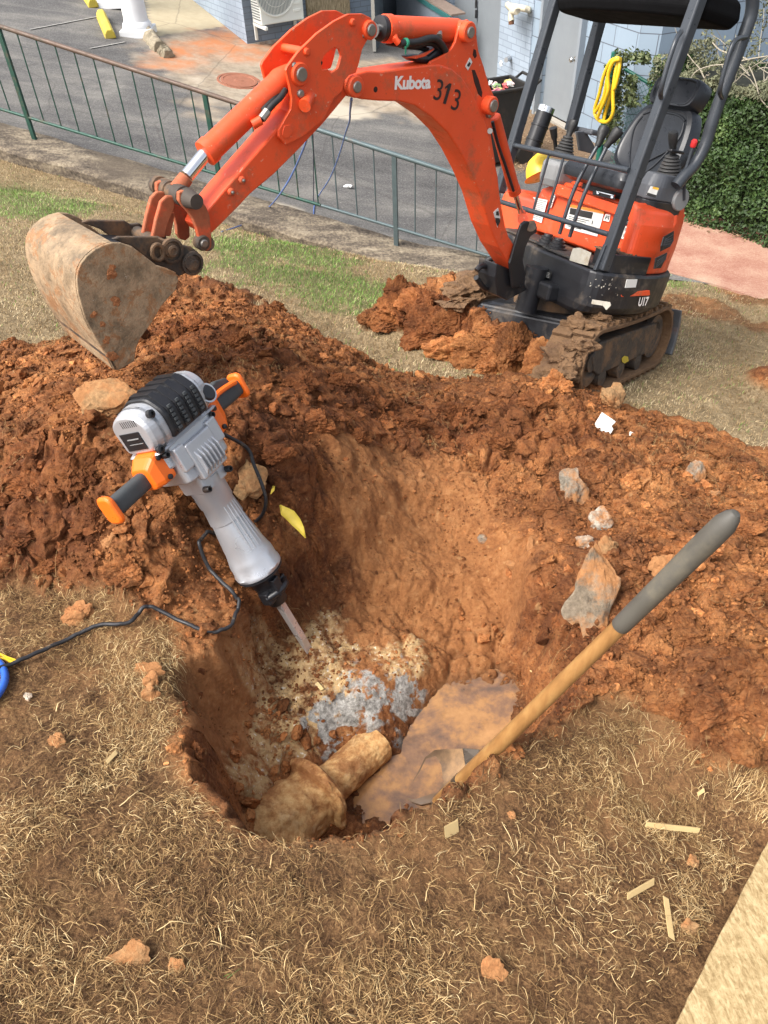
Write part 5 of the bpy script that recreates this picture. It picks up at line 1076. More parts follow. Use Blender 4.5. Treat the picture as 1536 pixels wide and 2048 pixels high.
for pts in ([(948,98),(952,100),(954,112),(950,117),(946,110)],[(944,140),(950,140),(958,160),(965,185),(964,195),(957,188),(949,165)]): plate('bracket_hole_shade',pts,bw-.006,bw-.012,simple('hole_shade',(.03,.01,.005),.8),boom,.001)  # dark plates paint the shade inside holes that are not cut through
plate('worn_label',[(940,115),(945,124),(936,141),(931,133)],bw-.005,bw-.007,WH,boom,.0,lab='small white tag'); plate('print_mark',[(939,124),(942,127),(938,134),(934,131)],bw-.0035,bw-.0045,BL,boom,0)
plate('worn_label',[c5(388,245),c5(400,300),c5(385,355),c5(362,270)],bw+.0025,bw,WH,boom,.0,lab='black and white warning label'); plate('print_mark',[c5(372,300),c5(396,303),c5(400,322),c5(386,352),c5(374,322)],bw+.004,bw+.003,BL,boom,0); plate('print_mark',[c5(378,265),c5(390,262),c5(394,288),c5(376,286)],bw+.004,bw+.003,BL,boom,0)
# lettering
def lettering(name,txt,pbl,pbr,hpx,o,mat,parent,shear=0.,bold=.0,sp=1.0,axis_pt=None):
    cu=bpy.data.curves.new(name,'FONT'); cu.body=txt; cu.size=1.; cu.space_character=sp; cu.offset=bold; cu.shear=shear; cu.extrude=0.
    tmp=bpy.data.objects.new('tmp',cu); COL.objects.link(tmp); dg=bpy.context.evaluated_depsgraph_get(); me=bpy.data.meshes.new_from_object(tmp.evaluated_get(dg)); bpy.data.objects.remove(tmp)
    co=np.array([v.co[:] for v in me.vertices]); x0,x1=co[:,0].min(),co[:,0].max(); y1=co[:,1].max(); y0=0.
    f=axis_pt or (lambda px,py:BP(px,py,o)); A_=f(*pbl);B_=f(*pbr);T0=f(pbl[0]+hpx[0],pbl[1]+hpx[1]); ux=(B_-A_)/(x1-x0); uy=(T0-A_)/(y1-y0)
    for v,c in zip(me.vertices,co): v.co=Vector(A_+ux*(c[0]-x0)+uy*(c[1]-y0))
    me.materials.clear(); me.update(); return obj(name,me,mat,parent)
LW=simple('lettering_white',(.80,.76,.72),.5,0,.1,40,.1,dirt=.06); LB=simple('lettering_black',(.02,.012,.012),.5)
lettering('white_lettering','Kubota',(789,178),(861,176),(1.5,-26),bw+.0015,LW,boom,0,.042,.95)
plate('black_numeral',[(886.5,207),(891.5,208.5),(903.5,167.5),(899.5,166.5),(891.5,173.5),(890.8,177.5),(896.2,174.5)],bw+.003,bw+.001,LB,boom,0)
for ch,(x,y),ww in zip('33',((867,198),(902,218)),(13,13)): lettering('black_numeral',ch,(x-1,y),(x+ww,y+4*ww/13),(9,-41),bw+.0015,LB,boom,0,.0)
# boom cylinder (luffing) behind the boom
def cylr(name,a,b,r,rod_to,rr,o,parent,mat=OR,cap=True):
    A_=BP(*a,o);B_=BP(*b,o);C_=BP(*rod_to,o); d=nrm(B_-A_); rt=obj(name,MB().lathe(A_,d,[(0,r*.8),(0.006,r),(np.linalg.norm(B_-A_)-.03,r),(np.linalg.norm(B_-A_)-.03,r*1.1),(np.linalg.norm(B_-A_),r*1.08),(np.linalg.norm(B_-A_)+.004,rr*1.2)],28),mat,parent)
    obj('rod',MB().cyl(B_,C_,rr,n=20),CHR,rt); return rt,A_,B_,C_
r1,a1,b1,c1=cylr('boom_cylinder',(988,232),(1030,386),.028,(1044,432),.014,-.005,ex)
obj('rod_eye',MB().cyl(BP(1046,438,.03),BP(1046,438,-.04),.026,n=20),OR,r1); obj('rod_neck',MB().cyl(BP(1043,425,-.005),BP(1046,438,-.005),.02,n=16),OR,r1)
obj('feed_pipe',MB().tube(spline([BP(x,y,.035) for x,y in((985,243),(995,285),(1012,335),(1027,382))],5),.007,8),BK,r1)
obj('banjo_bolt',MB().cyl(BP(980,262,.03),BP(980,262,.07),.012,n=10),PIN,r1)
# dipper cylinder on top of the boom
r2,a2,b2,c2_=cylr('arm_cylinder',(914,62),(768,57),.043,(743,60),.017,.0,ex)
obj('black_gland',MB().lathe(BP(771,57,0),nrm(b2-a2),[(0,.041),(.004,.042),(.03,.042),(.034,.018)],28),BK,r2); obj('rod_eye',MB().cyl(BP(742.5,60.5,.035),BP(742.5,60.5,-.035),.028,n=20),PIN,r2)
obj('cylinder_foot',MB().box((BP(914,62,0)+BP(938,65,0))/2,(.08,.06,.05),np.stack([nrm(a2-b2),BN,np.cross(nrm(a2-b2),BN)],1)),OR,r2,.01)
obj('hose_port',MB().tube([BP(789,68,.03),BP(790,78,.045),BP(797,86,.05)],.012,10),OR,r2); obj('hose_clip',MB().cyl(BP(878,64,.03),BP(878,74,.05),.013,n=10),PIN,r2)
for k,pp in enumerate(([(799,88,.05),(812,86,.05),(835,84,.05),(858,77,.05),(873,78,.05),(884,90,.045),(892,104,.04),(897,114,.02)],[(806,91,.02),(830,92,.02),(852,86,.02),(868,88,.02),(880,102,.02),(886,114,.01)],[(770,84,-.03),(815,92,-.03),(850,98,-.02),(872,112,-.01)])):
    obj('hydraulic_hose',MB().tube(spline([BP(*p) for p in pp],6),(.013,.012,.010)[k],10),RUB,r2)
obj('green_tape',MB().tube([BP(809,86,.05),BP(813,86,.05)],.017,12),simple('green_tape',(.03,.28,.16),.5),r2); obj('tape_tail',MB().prism([BP(809,92,.062),BP(813,92,.062),BP(812,110,.062),BP(810,109,.062)],BN*.001),MATS['green_tape'],r2)
plate('boom_top_pad',[(822,114),(845,111),(858,112),(878,96),(890,92),(890,110),(870,124),(850,127),(835,124)],.03,-.04,BK,boom,.01)
plate('red_cover',[(813,115),(840,110),(856,104),(870,97),(866,101),(850,113),(832,118)],.045,.035,OR,boom,.001)
# ---- arm
aw=.055; pw_=.078
armb=[(712,166),(692,193),(683,204),(648,246),(598,299),(549,348),(500,389),(476,415),(430,461),(423,467),(412,470),(400,455),(417,418),(450,378),(518,300),(565,247),(585,225),(600,200),(640,160),(680,150)]
arm=plate('arm',armb,aw,-aw,OR,ex,.006)
big=[(572,141),(575,133),(598,102),(634,67),(669,42),(697,28),(725,27.4),(741,35),(749,48),(751,62),(744,74),(734,81),(725,98),(718,127),(712,146),(698,151),(688,164),(685,182),(668,197),(648,239),(605,274),(572,290),(558,274),(558,260),(582,218),(584,197),(579,170)]
hole=[(651,109),(662,99),(670,95),(679,99),(683,112),(680,124),(676,137),(663,146),(655,138),(645,140),(642,125)]
def holed(name,outer,inner,o0,o1,mat,parent,ref):
    """flat plate with an opening, bridged between outline and hole"""
    import bmesh
    bm=bmesh.new(); P=[BP(x,y,ref)+BN*(o0-ref) for x,y in outer]; Q=[BP(x,y,ref)+BN*(o0-ref) for x,y in inner]
    vo=[bm.verts.new(Vector(p)) for p in P]; vi=[bm.verts.new(Vector(p)) for p in Q]; ed=[]
    for V_ in(vo,vi):
        for i in range(len(V_)): ed.append(bm.edges.new((V_[i],V_[(i+1)%len(V_)])))
    bmesh.ops.triangle_fill(bm,use_beauty=True,use_dissolve=False,edges=ed)
    r=bmesh.ops.extrude_face_region(bm,geom=bm.faces[:]); vv_=[e for e in r['geom'] if isinstance(e,bmesh.types.BMVert)]; bmesh.ops.translate(bm,verts=vv_,vec=Vector(BN*(o1-o0)))
    bmesh.ops.recalc_face_normals(bm,faces=bm.faces); me=bpy.data.meshes.new(name); bm.to_mesh(me); bm.free(); return obj(name,me,mat,parent,.002)
holed('arm_side_plate',big,hole,pw_,pw_-.013,OR,arm,pw_); holed('arm_side_plate',big,hole,-pw_+.013,-pw_,OR,arm,pw_)
boss(742.5,60.5,pw_+.015,.030,.03,OR,arm,.019); boss(603,149,pw_+.012,.036,.03,OR,arm,.022); boss(730,71,pw_+.003,.010,.012,PIN,arm,name='bolt'); boss(591,132,pw_+.006,.011,.014,PIN,arm,name='bolt'); boss(604,188,pw_+.012,.013,.02,PIN,arm,name='bolt'); boss(708,45,pw_+.010,.012,.02,OR,arm,name='stub'); boss(616,104,pw_+.010,.012,.02,OR,arm,name='stub')
obj('cross_tube',MB().cyl(BP(614,104,pw_-.01),BP(614,104,pw_-.01)-BN*(2*pw_-.02),.014,n=14),OR,arm)
plate('recess_plate',[(566,262),(569,252),(579,249),(586,254),(586,265),(579,275),(570,277),(565,270)],pw_+.003,pw_,OR,arm,.003)
rec=[(650,180),(663,176),(670,184),(669,196),(655,210),(640,222),(630,229),(622,226),(625,216),(640,200)]; plate('raised_rib',rec,aw+.016,aw+.008,OR,arm,.004)
obj('hose_socket',MB().cyl(BP(622,185,.05),BP(609,212,.10),.022,n=18),OR,arm)
for x,y in((487,361),(465,385)): boss(x,y,aw+.012,.013,.014,OR,arm,.006,name='grease_boss')
obj('arm_end_boss',MB().cyl(BP(414,487,.075),BP(414,487,-.075),.026,n=24),IRON,arm)
# hoses along the arm
for k,pp in enumerate(([(640,124,.03),(628,140,.05),(618,155,.06),(610,172,.06),(606,182,.06)],[(571,180,.05),(560,196,.06),(545,210,.06),(532,226,.06),(522,240,.06)],[(575,172,.02),(560,186,.03),(540,206,.04),(524,222,.04)])):
    h_=obj('hydraulic_hose',MB().tube(spline([BP(*p) for p in pp],5),.0105,10),RUB,arm)
obj('hose_fitting',MB().cyl(BP(535,222,.062),BP(523,238,.062),.015,n=8),PIN,arm); obj('hose_fitting',MB().cyl(BP(616,160,.062),BP(608,175,.062),.014,n=8),PIN,arm); obj('elbow_port',MB().cyl(BP(505,250,.05),BP(522,240,.062),.016,n=12),OR,arm)
# bucket cylinder
r3,a3,b3,c3_=cylr('bucket_cylinder',(566,158),(410,308),.041,(374,352),.023,.0,ex)
obj('cylinder_head',MB().lathe(BP(570,154,0),nrm(b3-a3),[(-.03,.028),(0,.038),(.02,.043),(.05,.041)],26),OR,r3); obj('rod_end',MB().tube([BP(372,355,0),BP(354,380,0)],[.025,.028],16),ORD,r3)
obj('head_eye',MB().cyl(BP(601,150,.05),BP(601,150,-.05),.036,n=22),OR,r3)
# linkage
J=BP(352,386,0); lw=.135
jp=obj('link_pin_tube',MB().lathe(BP(352,386,0)-BN*lw,BN,[(0,.030),(.03,.032),(.032,.024),(.05,.024),(.052,.032),(.10,.032),(.102,.027),(.14,.027),(.142,.033),(.19,.033),(.192,.026),(.205,.026),(.207,.033),(2*lw,.024),(2*lw+.001,.001)],22),IRON,ex)
outer=[(376,377),(394,388),(406,404),(414,416),(420,432),(423,467),(424,495),(416,503),(404,500),(398,490),(397,472),(393,456),(386,438),(378,426),(366,413),(358,402),(358,385)]
for o in(.085,-.062): 
    P=[BP(x,y,.085)+BN*(o-.085) for x,y in outer]; g_=obj('guide_link',MB().prism(P,-BN*.02),ORD,ex,.004)
boss(408,487,.094,.026,.03,IRON,ex,.014,name='link_boss')
lk_=[(322,404),(334,392),(350,392),(351,415),(338,446),(330,476),(304,478),(312,440)]
for o in(.035,-.030):
    P=[BP(x,y,.035)+BN*(o-.035) for x,y in lk_]; obj('bucket_link',MB().prism(P,-BN*.018),ORD,ex,.005)
P=[BP(x,y,.0) for x,y in((326,420),(345,424),(336,470),(314,470))]; obj('link_web',MB().prism([p+BN*.02 for p in P],-BN*.05),ORD,ex,.004)
# ---- bucket
BWD=.20
bs=[cb(*q) for q in ((600,200),(540,218),(490,243),(440,285),(405,330),(385,380),(380,440),(388,510),(405,580),(432,665),(490,780),(560,890),(610,985),(640,985),(735,930),(745,850),(770,790),(850,680),(900,590),(990,490),(1005,430),(990,385),(940,362),(870,340),(800,285),(720,225),(655,203))]
bkm_=NT('clay_stained_bucket'); n=bkm_.noise(4,6,.7); n2=bkm_.noise(18,6,.7); n3=bkm_.noise(90,4,.6)
c=bkm_.ramp(bkm_.mix(.5,n,n2),[(.34,(.10,.075,.05)),(.44,(.23,.165,.10)),(.53,(.36,.255,.155)),(.62,(.44,.31,.185)),(.75,(.47,.41,.33))]); c=bkm_.mix(bkm_.ramp(bkm_.noise(9,7,.75,dist=.4),[(.52,0.),(.58,.75)]),c,bkm_.mix(n3,(.16,.065,.026),(.44,.22,.09))); c=bkm_.mix(bkm_.ramp(bkm_.noise(60,5,.75,vec=bkm_.mapping((1,.2,1),(.4,.3,.8))),[(.66,0.),(.70,.7)]),c,(.60,.54,.44))
sz=bkm_.n('ShaderNodeSeparateXYZ'); bkm_.l(bkm_.P,sz.inputs[0]); 
BKT=bkm_.out(c,bkm_.ramp(n,[(.4,.5),(.6,.9)]),.15,bkm_.bump(n3,.5,.003,bkm_.bump(n2,.7,.012)),.3)
bkt=obj('bucket',MB().prism([BP(x,y,BWD) for x,y in bs],-BN*.012),BKT,ex,.003,label='clay-covered steel bucket'); 
P0=[BP(x,y,BWD) for x,y in bs]; off=-BN*(2*BWD-.012)
obj('bucket_side',MB().prism([p+off for p in P0],-BN*.012),BKT,bkt,.003)
arc=P0[0:14]; cen=sum(P0)/len(P0); n_=len(arc)
arc=spline(arc,4); inn_=[p+nrm(cen-p)*.012 for p in arc]
mb=MB(); o1=-BN*.012; o2=-BN*(2*BWD-.012); R=[]
mb.loft([[a+o1,b+o1,b+o2,a+o2] for a,b in zip(arc,inn_)],True,False)
obj('bucket_shell',mb,BKT,bkt,.0)
tip0,tip1=P0[12],P0[13]; obj('cutting_edge',MB().prism([P0[11],P0[12],P0[13],P0[11]+(P0[13]-P0[12])*.8],-BN*2*BWD),IRON,bkt,.003)
ear=[cb(*q) for q in((600,180),(640,165),(870,165),(905,188),(960,180),(1010,215),(1080,225),(1130,262),(1132,290),(1110,295),(1118,330),(1100,365),(1060,385),(1010,410),(975,375),(870,340),(800,285),(720,225))]
for o in(.115,-.105):
    P=[BP(x,y,.115)+BN*(o-.115) for x,y in ear]; obj('bucket_ear',MB().prism(P,-BN*.016),IRON,bkt,.004)
obj('top_plate',MB().prism([BP(*cb(*q),.0) for q in((560,190),(700,200),(860,330),(985,372),(990,385),(850,345),(700,225),(560,205))],BN*.0+(-BN*.10)),BKD,bkt,.003); 
obj('bucket_pin',MB().cyl(BP(342,500,.13),BP(342,500,.13)-BN*.25,.022,n=20),IRON,bkt); obj('bucket_pin',MB().cyl(BP(383,526,.135),BP(383,526,.135)-BN*.26,.024,n=20),IRON,bkt)
for x,y in((342,500),(383,526)): obj('pin_collar',MB().lathe(BP(x,y,.116),BN,[(0,.040),(.012,.040),(.014,.032),(.006,.030),(.006,.020),(.018,.019),(.020,.012),(.016,.010),(.016,.0005)],24),IRON,bkt)
c=BP(*cb(868,255),.12); obj('lifting_ring',MB().tube([c+BD*math.cos(t)*.020+np.array([0,0,1])*math.sin(t)*.026+BN*.01 for t in np.linspace(0,6.28,20)],.007,8),IRON,bkt)
for k,(x,y,s) in enumerate([(590,390,.022),(600,355,.014),(622,560,.02),(560,800,.016),(600,900,.022),(540,700,.012),(480,640,.012)]): obj('clay_lump',MB().rough_rock(BP(*cb(x,y),BWD+.002),(s*.8,s*.8,s*.18),70+k,3,.5,np.stack([BD,nrm(np.cross(BN,BD)),BN],1)),simple('fresh_clay',(.32,.125,.045),.95,0,.4,20,.8,80,.008),bkt)
# ---- swing bracket at the foot of the boom
def swp(name,pts,o0,o1,mat=BK): return plate(name,pts,o0,o1,mat,ex,.006)
up3=MU[:,2]; sw=BP(1020,590,0)
swp('swing_bracket',[c5(*q) for q in((380,560),(470,600),(520,640),(555,710),(470,755),(440,770),(385,745),(370,640))],.05,-.07,BKD)
for o in(.082,-.078): swp('bracket_cheek',[c5(*q) for q in((455,560),(480,470),(500,400),(520,340),(545,320),(590,325),(612,350),(608,385),(575,405),(545,470),(530,540),(545,620),(540,700),(470,700))],o,o-.016,BK)
obj('rod_pin',MB().cyl(BP(1062,452,.092),BP(1062,452,-.1),.026,n=20),IRON,ex)
obj('swing_post',MB().cyl(U(.36,.12,.36),U(.36,.12,.60),.06,n=24),BKD,ex); obj('swing_lug',MB().box(U(.29,.12,.50),(.16,.30,.09),MU),BKD,ex,.015)
obj('side_hose',MB().tube(spline([U(.30,-.15,.60),U(.42,-.22,.55),U(.46,-.2,.45),U(.38,-.1,.40)],6),.018,10),RUB,ex)
obj('front_lamp_guard',MB().tube(spline([BP(*c5(*q),-.02) for q in((265,600),(290,575),(330,585),(340,640),(325,700),(300,690),(262,640))],5),.014,10),BK,ex)
lettering('white_lettering','U17',c5(1182,802),c5(1236,797),(4,-17),0,LW,ex,.0,.03,1.,axis_pt=lambda px,py:ML(px,py,1,.5245))
# ================================================================ BREAKER HAMMER
tip=GZ(619,1302,-.545); print('tipground',HIT(619,1300)); TT=float(-(CR.T@(tip-CC))[2]); print('TT',TT); hC=AT(366,893,TT-.40)
best=min(np.linspace(.0,.4,400),key=lambda q:abs(np.dot(hC-tip,AT(508,765,TT-.40+q)-AT(222,1022,TT-.40-q)))); HL_,HR_=AT(222,1022,TT-.40-best),AT(508,765,TT-.40+best)
HE=np.linalg.norm(HR_-HL_)/2; HS=HE/.378; print('hammer',best,HE,np.linalg.norm(hC-tip))
Ax=nrm(hC-tip); Hh_=HR_-HL_; Hh_=nrm(Hh_-Ax*np.dot(Hh_,Ax)); Nn=nrm(np.cross(Hh_,Ax)); 
if np.dot(Nn,CC-hC)<0: Nn=-Nn
JL=np.linalg.norm(hC-tip)
jk=empty('demolition_hammer',tip,'silver electric demolition hammer with orange and black grips leaning on the clay','demolition hammer')
SIL=simple('cast_silver',(.50,.51,.53),.36,.55,.10,5,.25,260,.0012,dirt=.07,dirt_col=(.30,.16,.08),spec=.5); GRP=simple('grip_dark_grey',(.045,.05,.052),.6,0,.15,20,.35,180,.001,dirt=.1,dirt_col=(.2,.12,.07)); NEON=simple('bright_orange_plastic',(.90,.16,.012),.38,0,.06,8,.08); JB=simple('hammer_black',(.012,.012,.014),.42,0,.2,12,.2,160,.0012,dirt=.1,dirt_col=(.2,.12,.07))
def Jp(a,h=0.,n=0.): return tip+Ax*a+Hh_*(h*HS)+Nn*n
JM=np.stack([Hh_,Nn,Ax],1)
def jproj(px,py,n=.0): # tool coordinates of a picture point on the plane at offset n
    p=ONP(px,py,tip+Nn*n,Nn)-tip; return np.dot(p,Ax),np.dot(p,Hh_)
def jring(a,w,d,r=.02,oh=0.,on=0.): return [Jp(a,oh+x,on+y) for x,y in rnd([(w,d),(w,-d),(-w,-d),(-w,d)],r,4)]
def jbox(mb,a0,a1,w,d,r=.02,oh=0,on=0,taper=1.,sm=False): mb.loft([jring(a0,w*.94,d*.94,r,oh,on),jring(a0+.006,w,d,r,oh,on),jring(a1-.006,w*taper,d*taper,r,oh,on),jring(a1,w*taper*.95,d*taper*.95,r,oh,on)],True,sm); return mb
a_of=lambda px,py:jproj(px,py)[0]
aR=a_of(560,1190); aB=a_of(522,1135); aN=a_of(440,985); aG=a_of(425,955); aM=a_of(372,880); aT=a_of(330,765)
# chisel
ch_=obj('chisel',MB().loft([[Jp(0,x,y) for x,y in((.017,.002),(-.017,.002),(-.017,-.002),(.017,-.002))],[Jp(.03,x,y) for x,y in((.0165,.006),(-.0165,.006),(-.0165,-.006),(.0165,-.006))],[Jp(.06,x,y) for x,y in((.014,.011),(-.014,.011),(-.014,-.011),(.014,-.011))],[Jp(aR+.05,x,y) for x,y in((.0135,.0135),(-.0135,.0135),(-.0135,-.0135),(.0135,-.0135))]]),simple('chisel_steel',(.62,.60,.58),.3,.6,.2,6,.1,80,.0005),jk,.002)
# retainer
ret=MB(); ret.lathe(Jp(aR-.012),Ax,[(0,.030),(.006,.034),(.02,.034),(.03,.040),(.05,.040),(.056,.046),(.085,.046),(.09,.050),(aB-aR+.02,.052)],28); rt_=obj('tool_retainer',ret,JB,jk)
for s in(-1,1): obj('retainer_lug',jbox(MB(),aR+.02,aR+.065,.020,.020,.008,s*.042,.012),JB,rt_,.002)
obj('retainer_lever',MB().tube(spline([Jp(aR+.045,-.055,.02),Jp(aR+.05,-.02,.052),Jp(aR+.05,.02,.052),Jp(aR+.045,.055,.02)],6),.012,10),JB,rt_)
obj('retainer_latch',jbox(MB(),aR+.035,aR+.10,.018,.012,.006,-.012,.05),JB,rt_,.002)
# barrel: flaring cone with facets at the rim
L=aG-aB; r0=.081; r1=.050
def facet(d,t):
    return 1+ (.075*max(0,math.cos(4*t))**4 if .015<d<.075 else 0)
bar=obj('barrel',MB().lathe(Jp(aB),Ax,[(-.006,.068),(0,r0-.006),(.006,r0),(.018,r0),(.022,r0-.003),(.06,r0-.004),(.075,r0-.008),(.10,r0-.013),(L*.35,.066),(L*.55,.057),(L*.62,.054),(L*.63,.057),(L*.64,.057),(L*.80,r1+.002),(L*.82,r1+.006),(L+.03,r1+.008)],48,True,True,facet),SIL,jk)
for k in range(5):
    t=-.5+.25*k; 
    P=[Jp(aB+L*f,math.sin(t)*(r+.001),math.cos(t)*(r+.001)) for f,r in((.30,.0665),(.45,.0600),(.60,.0552),(.78,.0520))]
    obj('barrel_rib',MB().tube(P,[.002,.004,.004,.002],8),SIL,bar)
obj('black_ring',MB().lathe(Jp(aB-.008),Ax,[(0,.06),(.003,.080),(.008,.080)],40),JB,bar)
# gear housing: stepped body under the motor
gh=MB(); jbox(gh,aG-.005,aG+.075,.062,.055,.018); g1=obj('gear_housing',gh,SIL,jk,.004)
obj('housing_body',jbox(MB(),aG+.06,aM+.055,.108,.068,.02),SIL,g1,.005,3); obj('housing_shoulder',jbox(MB(),aM-.02,aM+.05,.135,.055,.02),SIL,g1,.005,3)
obj('housing_plate',jbox(MB(),aG+.045,aM+.02,.062,.014,.006,.0,.070),SIL,g1,.004,3); obj('housing_cheek',jbox(MB(),aG+.10,aM+.03,.022,.010,.005,-.082,.070),SIL,g1,.003); obj('housing_cheek',jbox(MB(),aG+.10,aM+.03,.022,.010,.005,.082,.070),SIL,g1,.003)
for k in range(6):
    h=-.045+.018*k; P=[Jp(aG+.05,h,.082),Jp(aG+.07,h,.098),Jp(aM-.035,h,.098),Jp(aM-.005,h,.080),Jp(aM-.005,h,.07),Jp(aG+.05,h,.07)]; obj('cooling_fin',MB().prism(P,Hh_*.006),SIL,g1,.0015)
for a,h in((aG+.012,-.058),(aG+.012,.058),(aM+.03,-.125),(aM+.03,.11)): obj('socket_bolt',MB().lathe(Jp(a,h,.05),Nn,[(0,.010),(.022,.010),(.024,.009),(.024,.006),(.016,.005)],14),JB,g1)
for a,h in((aM-.01,-.098),(aM-.01,.06),(aM-.05,-.06)): obj('housing_slot',jbox(MB(),a,a+.018,.003,.003,.001,h,.0705),JB,g1)
# motor housing across the top
m0,m1=aM+.045,aT+.012
mh=MB(); mw=.147
def mring(h,k,dn=0): # cross-section in the (Ax,Nn) plane
    pts=rnd([(m0,.058),(m0+.02,.085),(m1-.045,.092),(m1-.005,.055),(m1,-.02),(m1-.03,-.075),(m0,-.07)],.025,4); ca=(m0+m1)/2
    return [Jp(ca+(a-ca)*k,h,n*k) for a,n in pts]
mh.loft([mring(-mw,.80),mring(-mw+.012,.90),mring(-mw+.05,1.),mring(-.115,1.),mring(.11,1.),mring(mw-.05,1.),mring(mw-.012,.90),mring(mw,.78)],True,False); mo=obj('motor_housing',mh,SIL,jk,.004,3)
# black vent cover with stripes, wraps over the top
def vring(h,e): 
    pts=rnd([(m0+.012,.078),(m0+.02,.092),(m1-.045,.098),(m1+.002,.058),(m1+.006,-.02),(m1-.03,-.080),(m1-.06,-.05),(m0+.05,.03)],.02,4); ca=(m0+m1)/2
    return [Jp(ca+(a-ca)*(1+e),h,n*(1+e)) for a,n in pts]
vc=obj('vent_cover',MB().loft([vring(-.080,-.01),vring(-.074,.03),vring(.084,.03),vring(.090,-.01)],True),JB,mo,.003)
for k in range(4):
    h=-.062+.038*k; v_=MB(); pts=[(m0+.022,.097),(m1-.046,.104),(m1+.008,.062),(m1+.014,-.015),(m1-.02,-.07)]; ca=(m0+m1)/2
    v_.loft([[Jp(a,h+hh,n) for hh in(0,.022)]+[Jp(a-.006,h+hh,n-.008) for hh in(.022,0)] for a,n in pts],True); rb_=obj('cover_rib',v_,JB,vc,.003)
    for j in range(6): obj('vent_slot',jbox(MB(),m0+.028+j*.0135,m0+.036+j*.0135,.0065,.0035,.001,h+.011,.101+.0014*j*.6),GRP,rb_)
# end grille, plate, seam, cap
for k in range(8): obj('end_slot',MB().box(Jp(m1-.035-.0*k,-mw+.006,.050-.0085*k),(.012,.003,.020),JM),JB,mo)
obj('name_plate',MB().box(Jp((m0+m1)/2-.018,-mw-.001,.0),(.004,.085,.055),JM),JB,mo,.001); obj('plate_print',MB().box(Jp((m0+m1)/2-.010,-mw-.0035,.005),(.001,.05,.004),JM),GRYL,mo); obj('plate_print',MB().box(Jp((m0+m1)/2-.026,-mw-.0035,.008),(.001,.06,.002),JM),GRYL,mo)
cp=jproj(421,778,.08); 
cc_=MB().lathe(Jp(cp[0]-.004,.128,.078),nrm(Nn+.25*Ax),[(0,.024),(.008,.024),(.012,.020),(.0125,.0005)],24); bc=obj('brush_cap',cc_,JB,mo); obj('cap_ring',MB().lathe(Jp(cp[0]-.004,.128,.076),nrm(Nn+.25*Ax),[(0,.03),(.008,.03),(.008,.025)],28,cap=False),SIL,bc)
for s,h in((-1,-.145),(-1,-.112)): pass
for a,h,n in((m1-.03,-.112,.082),(m0+.01,-.135,.062),(m1-.05,.10,-.0)): obj('socket_bolt',MB().lathe(Jp(a,h,n),Nn,[(0,.012),(.014,.012),(.016,.006),(.010,.005)],14),JB,mo)
obj('housing_seam',jbox(MB(),m0-.006,m0+.004,.150,.071,.02),SIL,mo,.002)
# handles
def handle(s):
    hx0=.145; e=.335*1.0
    ah=aM+.005
    if s<0:
        brk=obj('handle_bracket',MB().loft([[Jp(ah+a,-.115,n) for a,n in rnd([(.055,.05),(.055,-.04),(-.05,-.04),(-.05,.05)],.015,3)],[Jp(ah-.005+a,-.165,n) for a,n in rnd([(.05,.052),(.05,-.04),(-.045,-.04),(-.045,.052)],.018,3)],[Jp(ah-.012+a,-.195,n) for a,n in rnd([(.035,.04),(.035,-.035),(-.035,-.035),(-.035,.04)],.018,3)]],True),NEON,jk,.004)
    else:
        brk=obj('handle_bracket',MB().loft([[Jp(ah+a,.120,n) for a,n in rnd([(.085,.05),(.085,-.04),(-.055,-.04),(-.055,.05)],.015,3)],[Jp(ah-.00+a,.165,n) for a,n in rnd([(.075,.05),(.075,-.04),(-.05,-.04),(-.05,.05)],.018,3)],[Jp(ah+.012+a,.195,n) for a,n in rnd([(.035,.035),(.035,-.03),(-.035,-.03),(-.035,.035)],.018,3)]],True),NEON,jk,.004)
    g=MB(); a0=ah-.012 if s<0 else ah+.014
    sec=lambda h,k:[Jp(a0+a*k,s*h,n*k) for a,n in rnd([(.026,.02),(.026,-.02),(-.026,-.02),(-.026,.02)],.016,4)]
    gr=obj('grip',g.loft([sec(.18,1.),sec(.24,1.03),sec(.30,1.06),sec(e,1.0)],True,True),GRP,jk)
    fl=lambda h,k:[Jp(a0+a*k,s*h,n*k) for a,n in rnd([(.044,.030),(.044,-.030),(-.044,-.030),(-.044,.030)],.022,5)]
    obj('end_flange',MB().loft([fl(e-.002,.86),fl(e+.004,1.),fl(e+.014,1.),fl(e+.02,.84)],True),NEON,gr,.002)
    for d in(-.035,.03): obj('socket_bolt',MB().lathe(Jp(ah+d,s*.145,.045),Nn,[(0,.008),(.012,.008),(.013,.004)],12),JB,brk)
    if s>0:
        obj('trigger',MB().prism([Jp(a0+.022,.20,.012),Jp(a0+.06,.225,.012),Jp(a0+.064,.25,.012),Jp(a0+.05,.30,.012),Jp(a0+.022,.31,.012)],-Nn*.024),GRP,gr,.004)
        obj('trigger_guard',MB().tube(spline([Jp(a0+.03,.19,.024),Jp(a0+.034,.23,.026),Jp(a0+.030,.28,.026),Jp(a0+.024,.315,.022)],5),.009,8),NEON,gr)
handle(-1); handle(1)
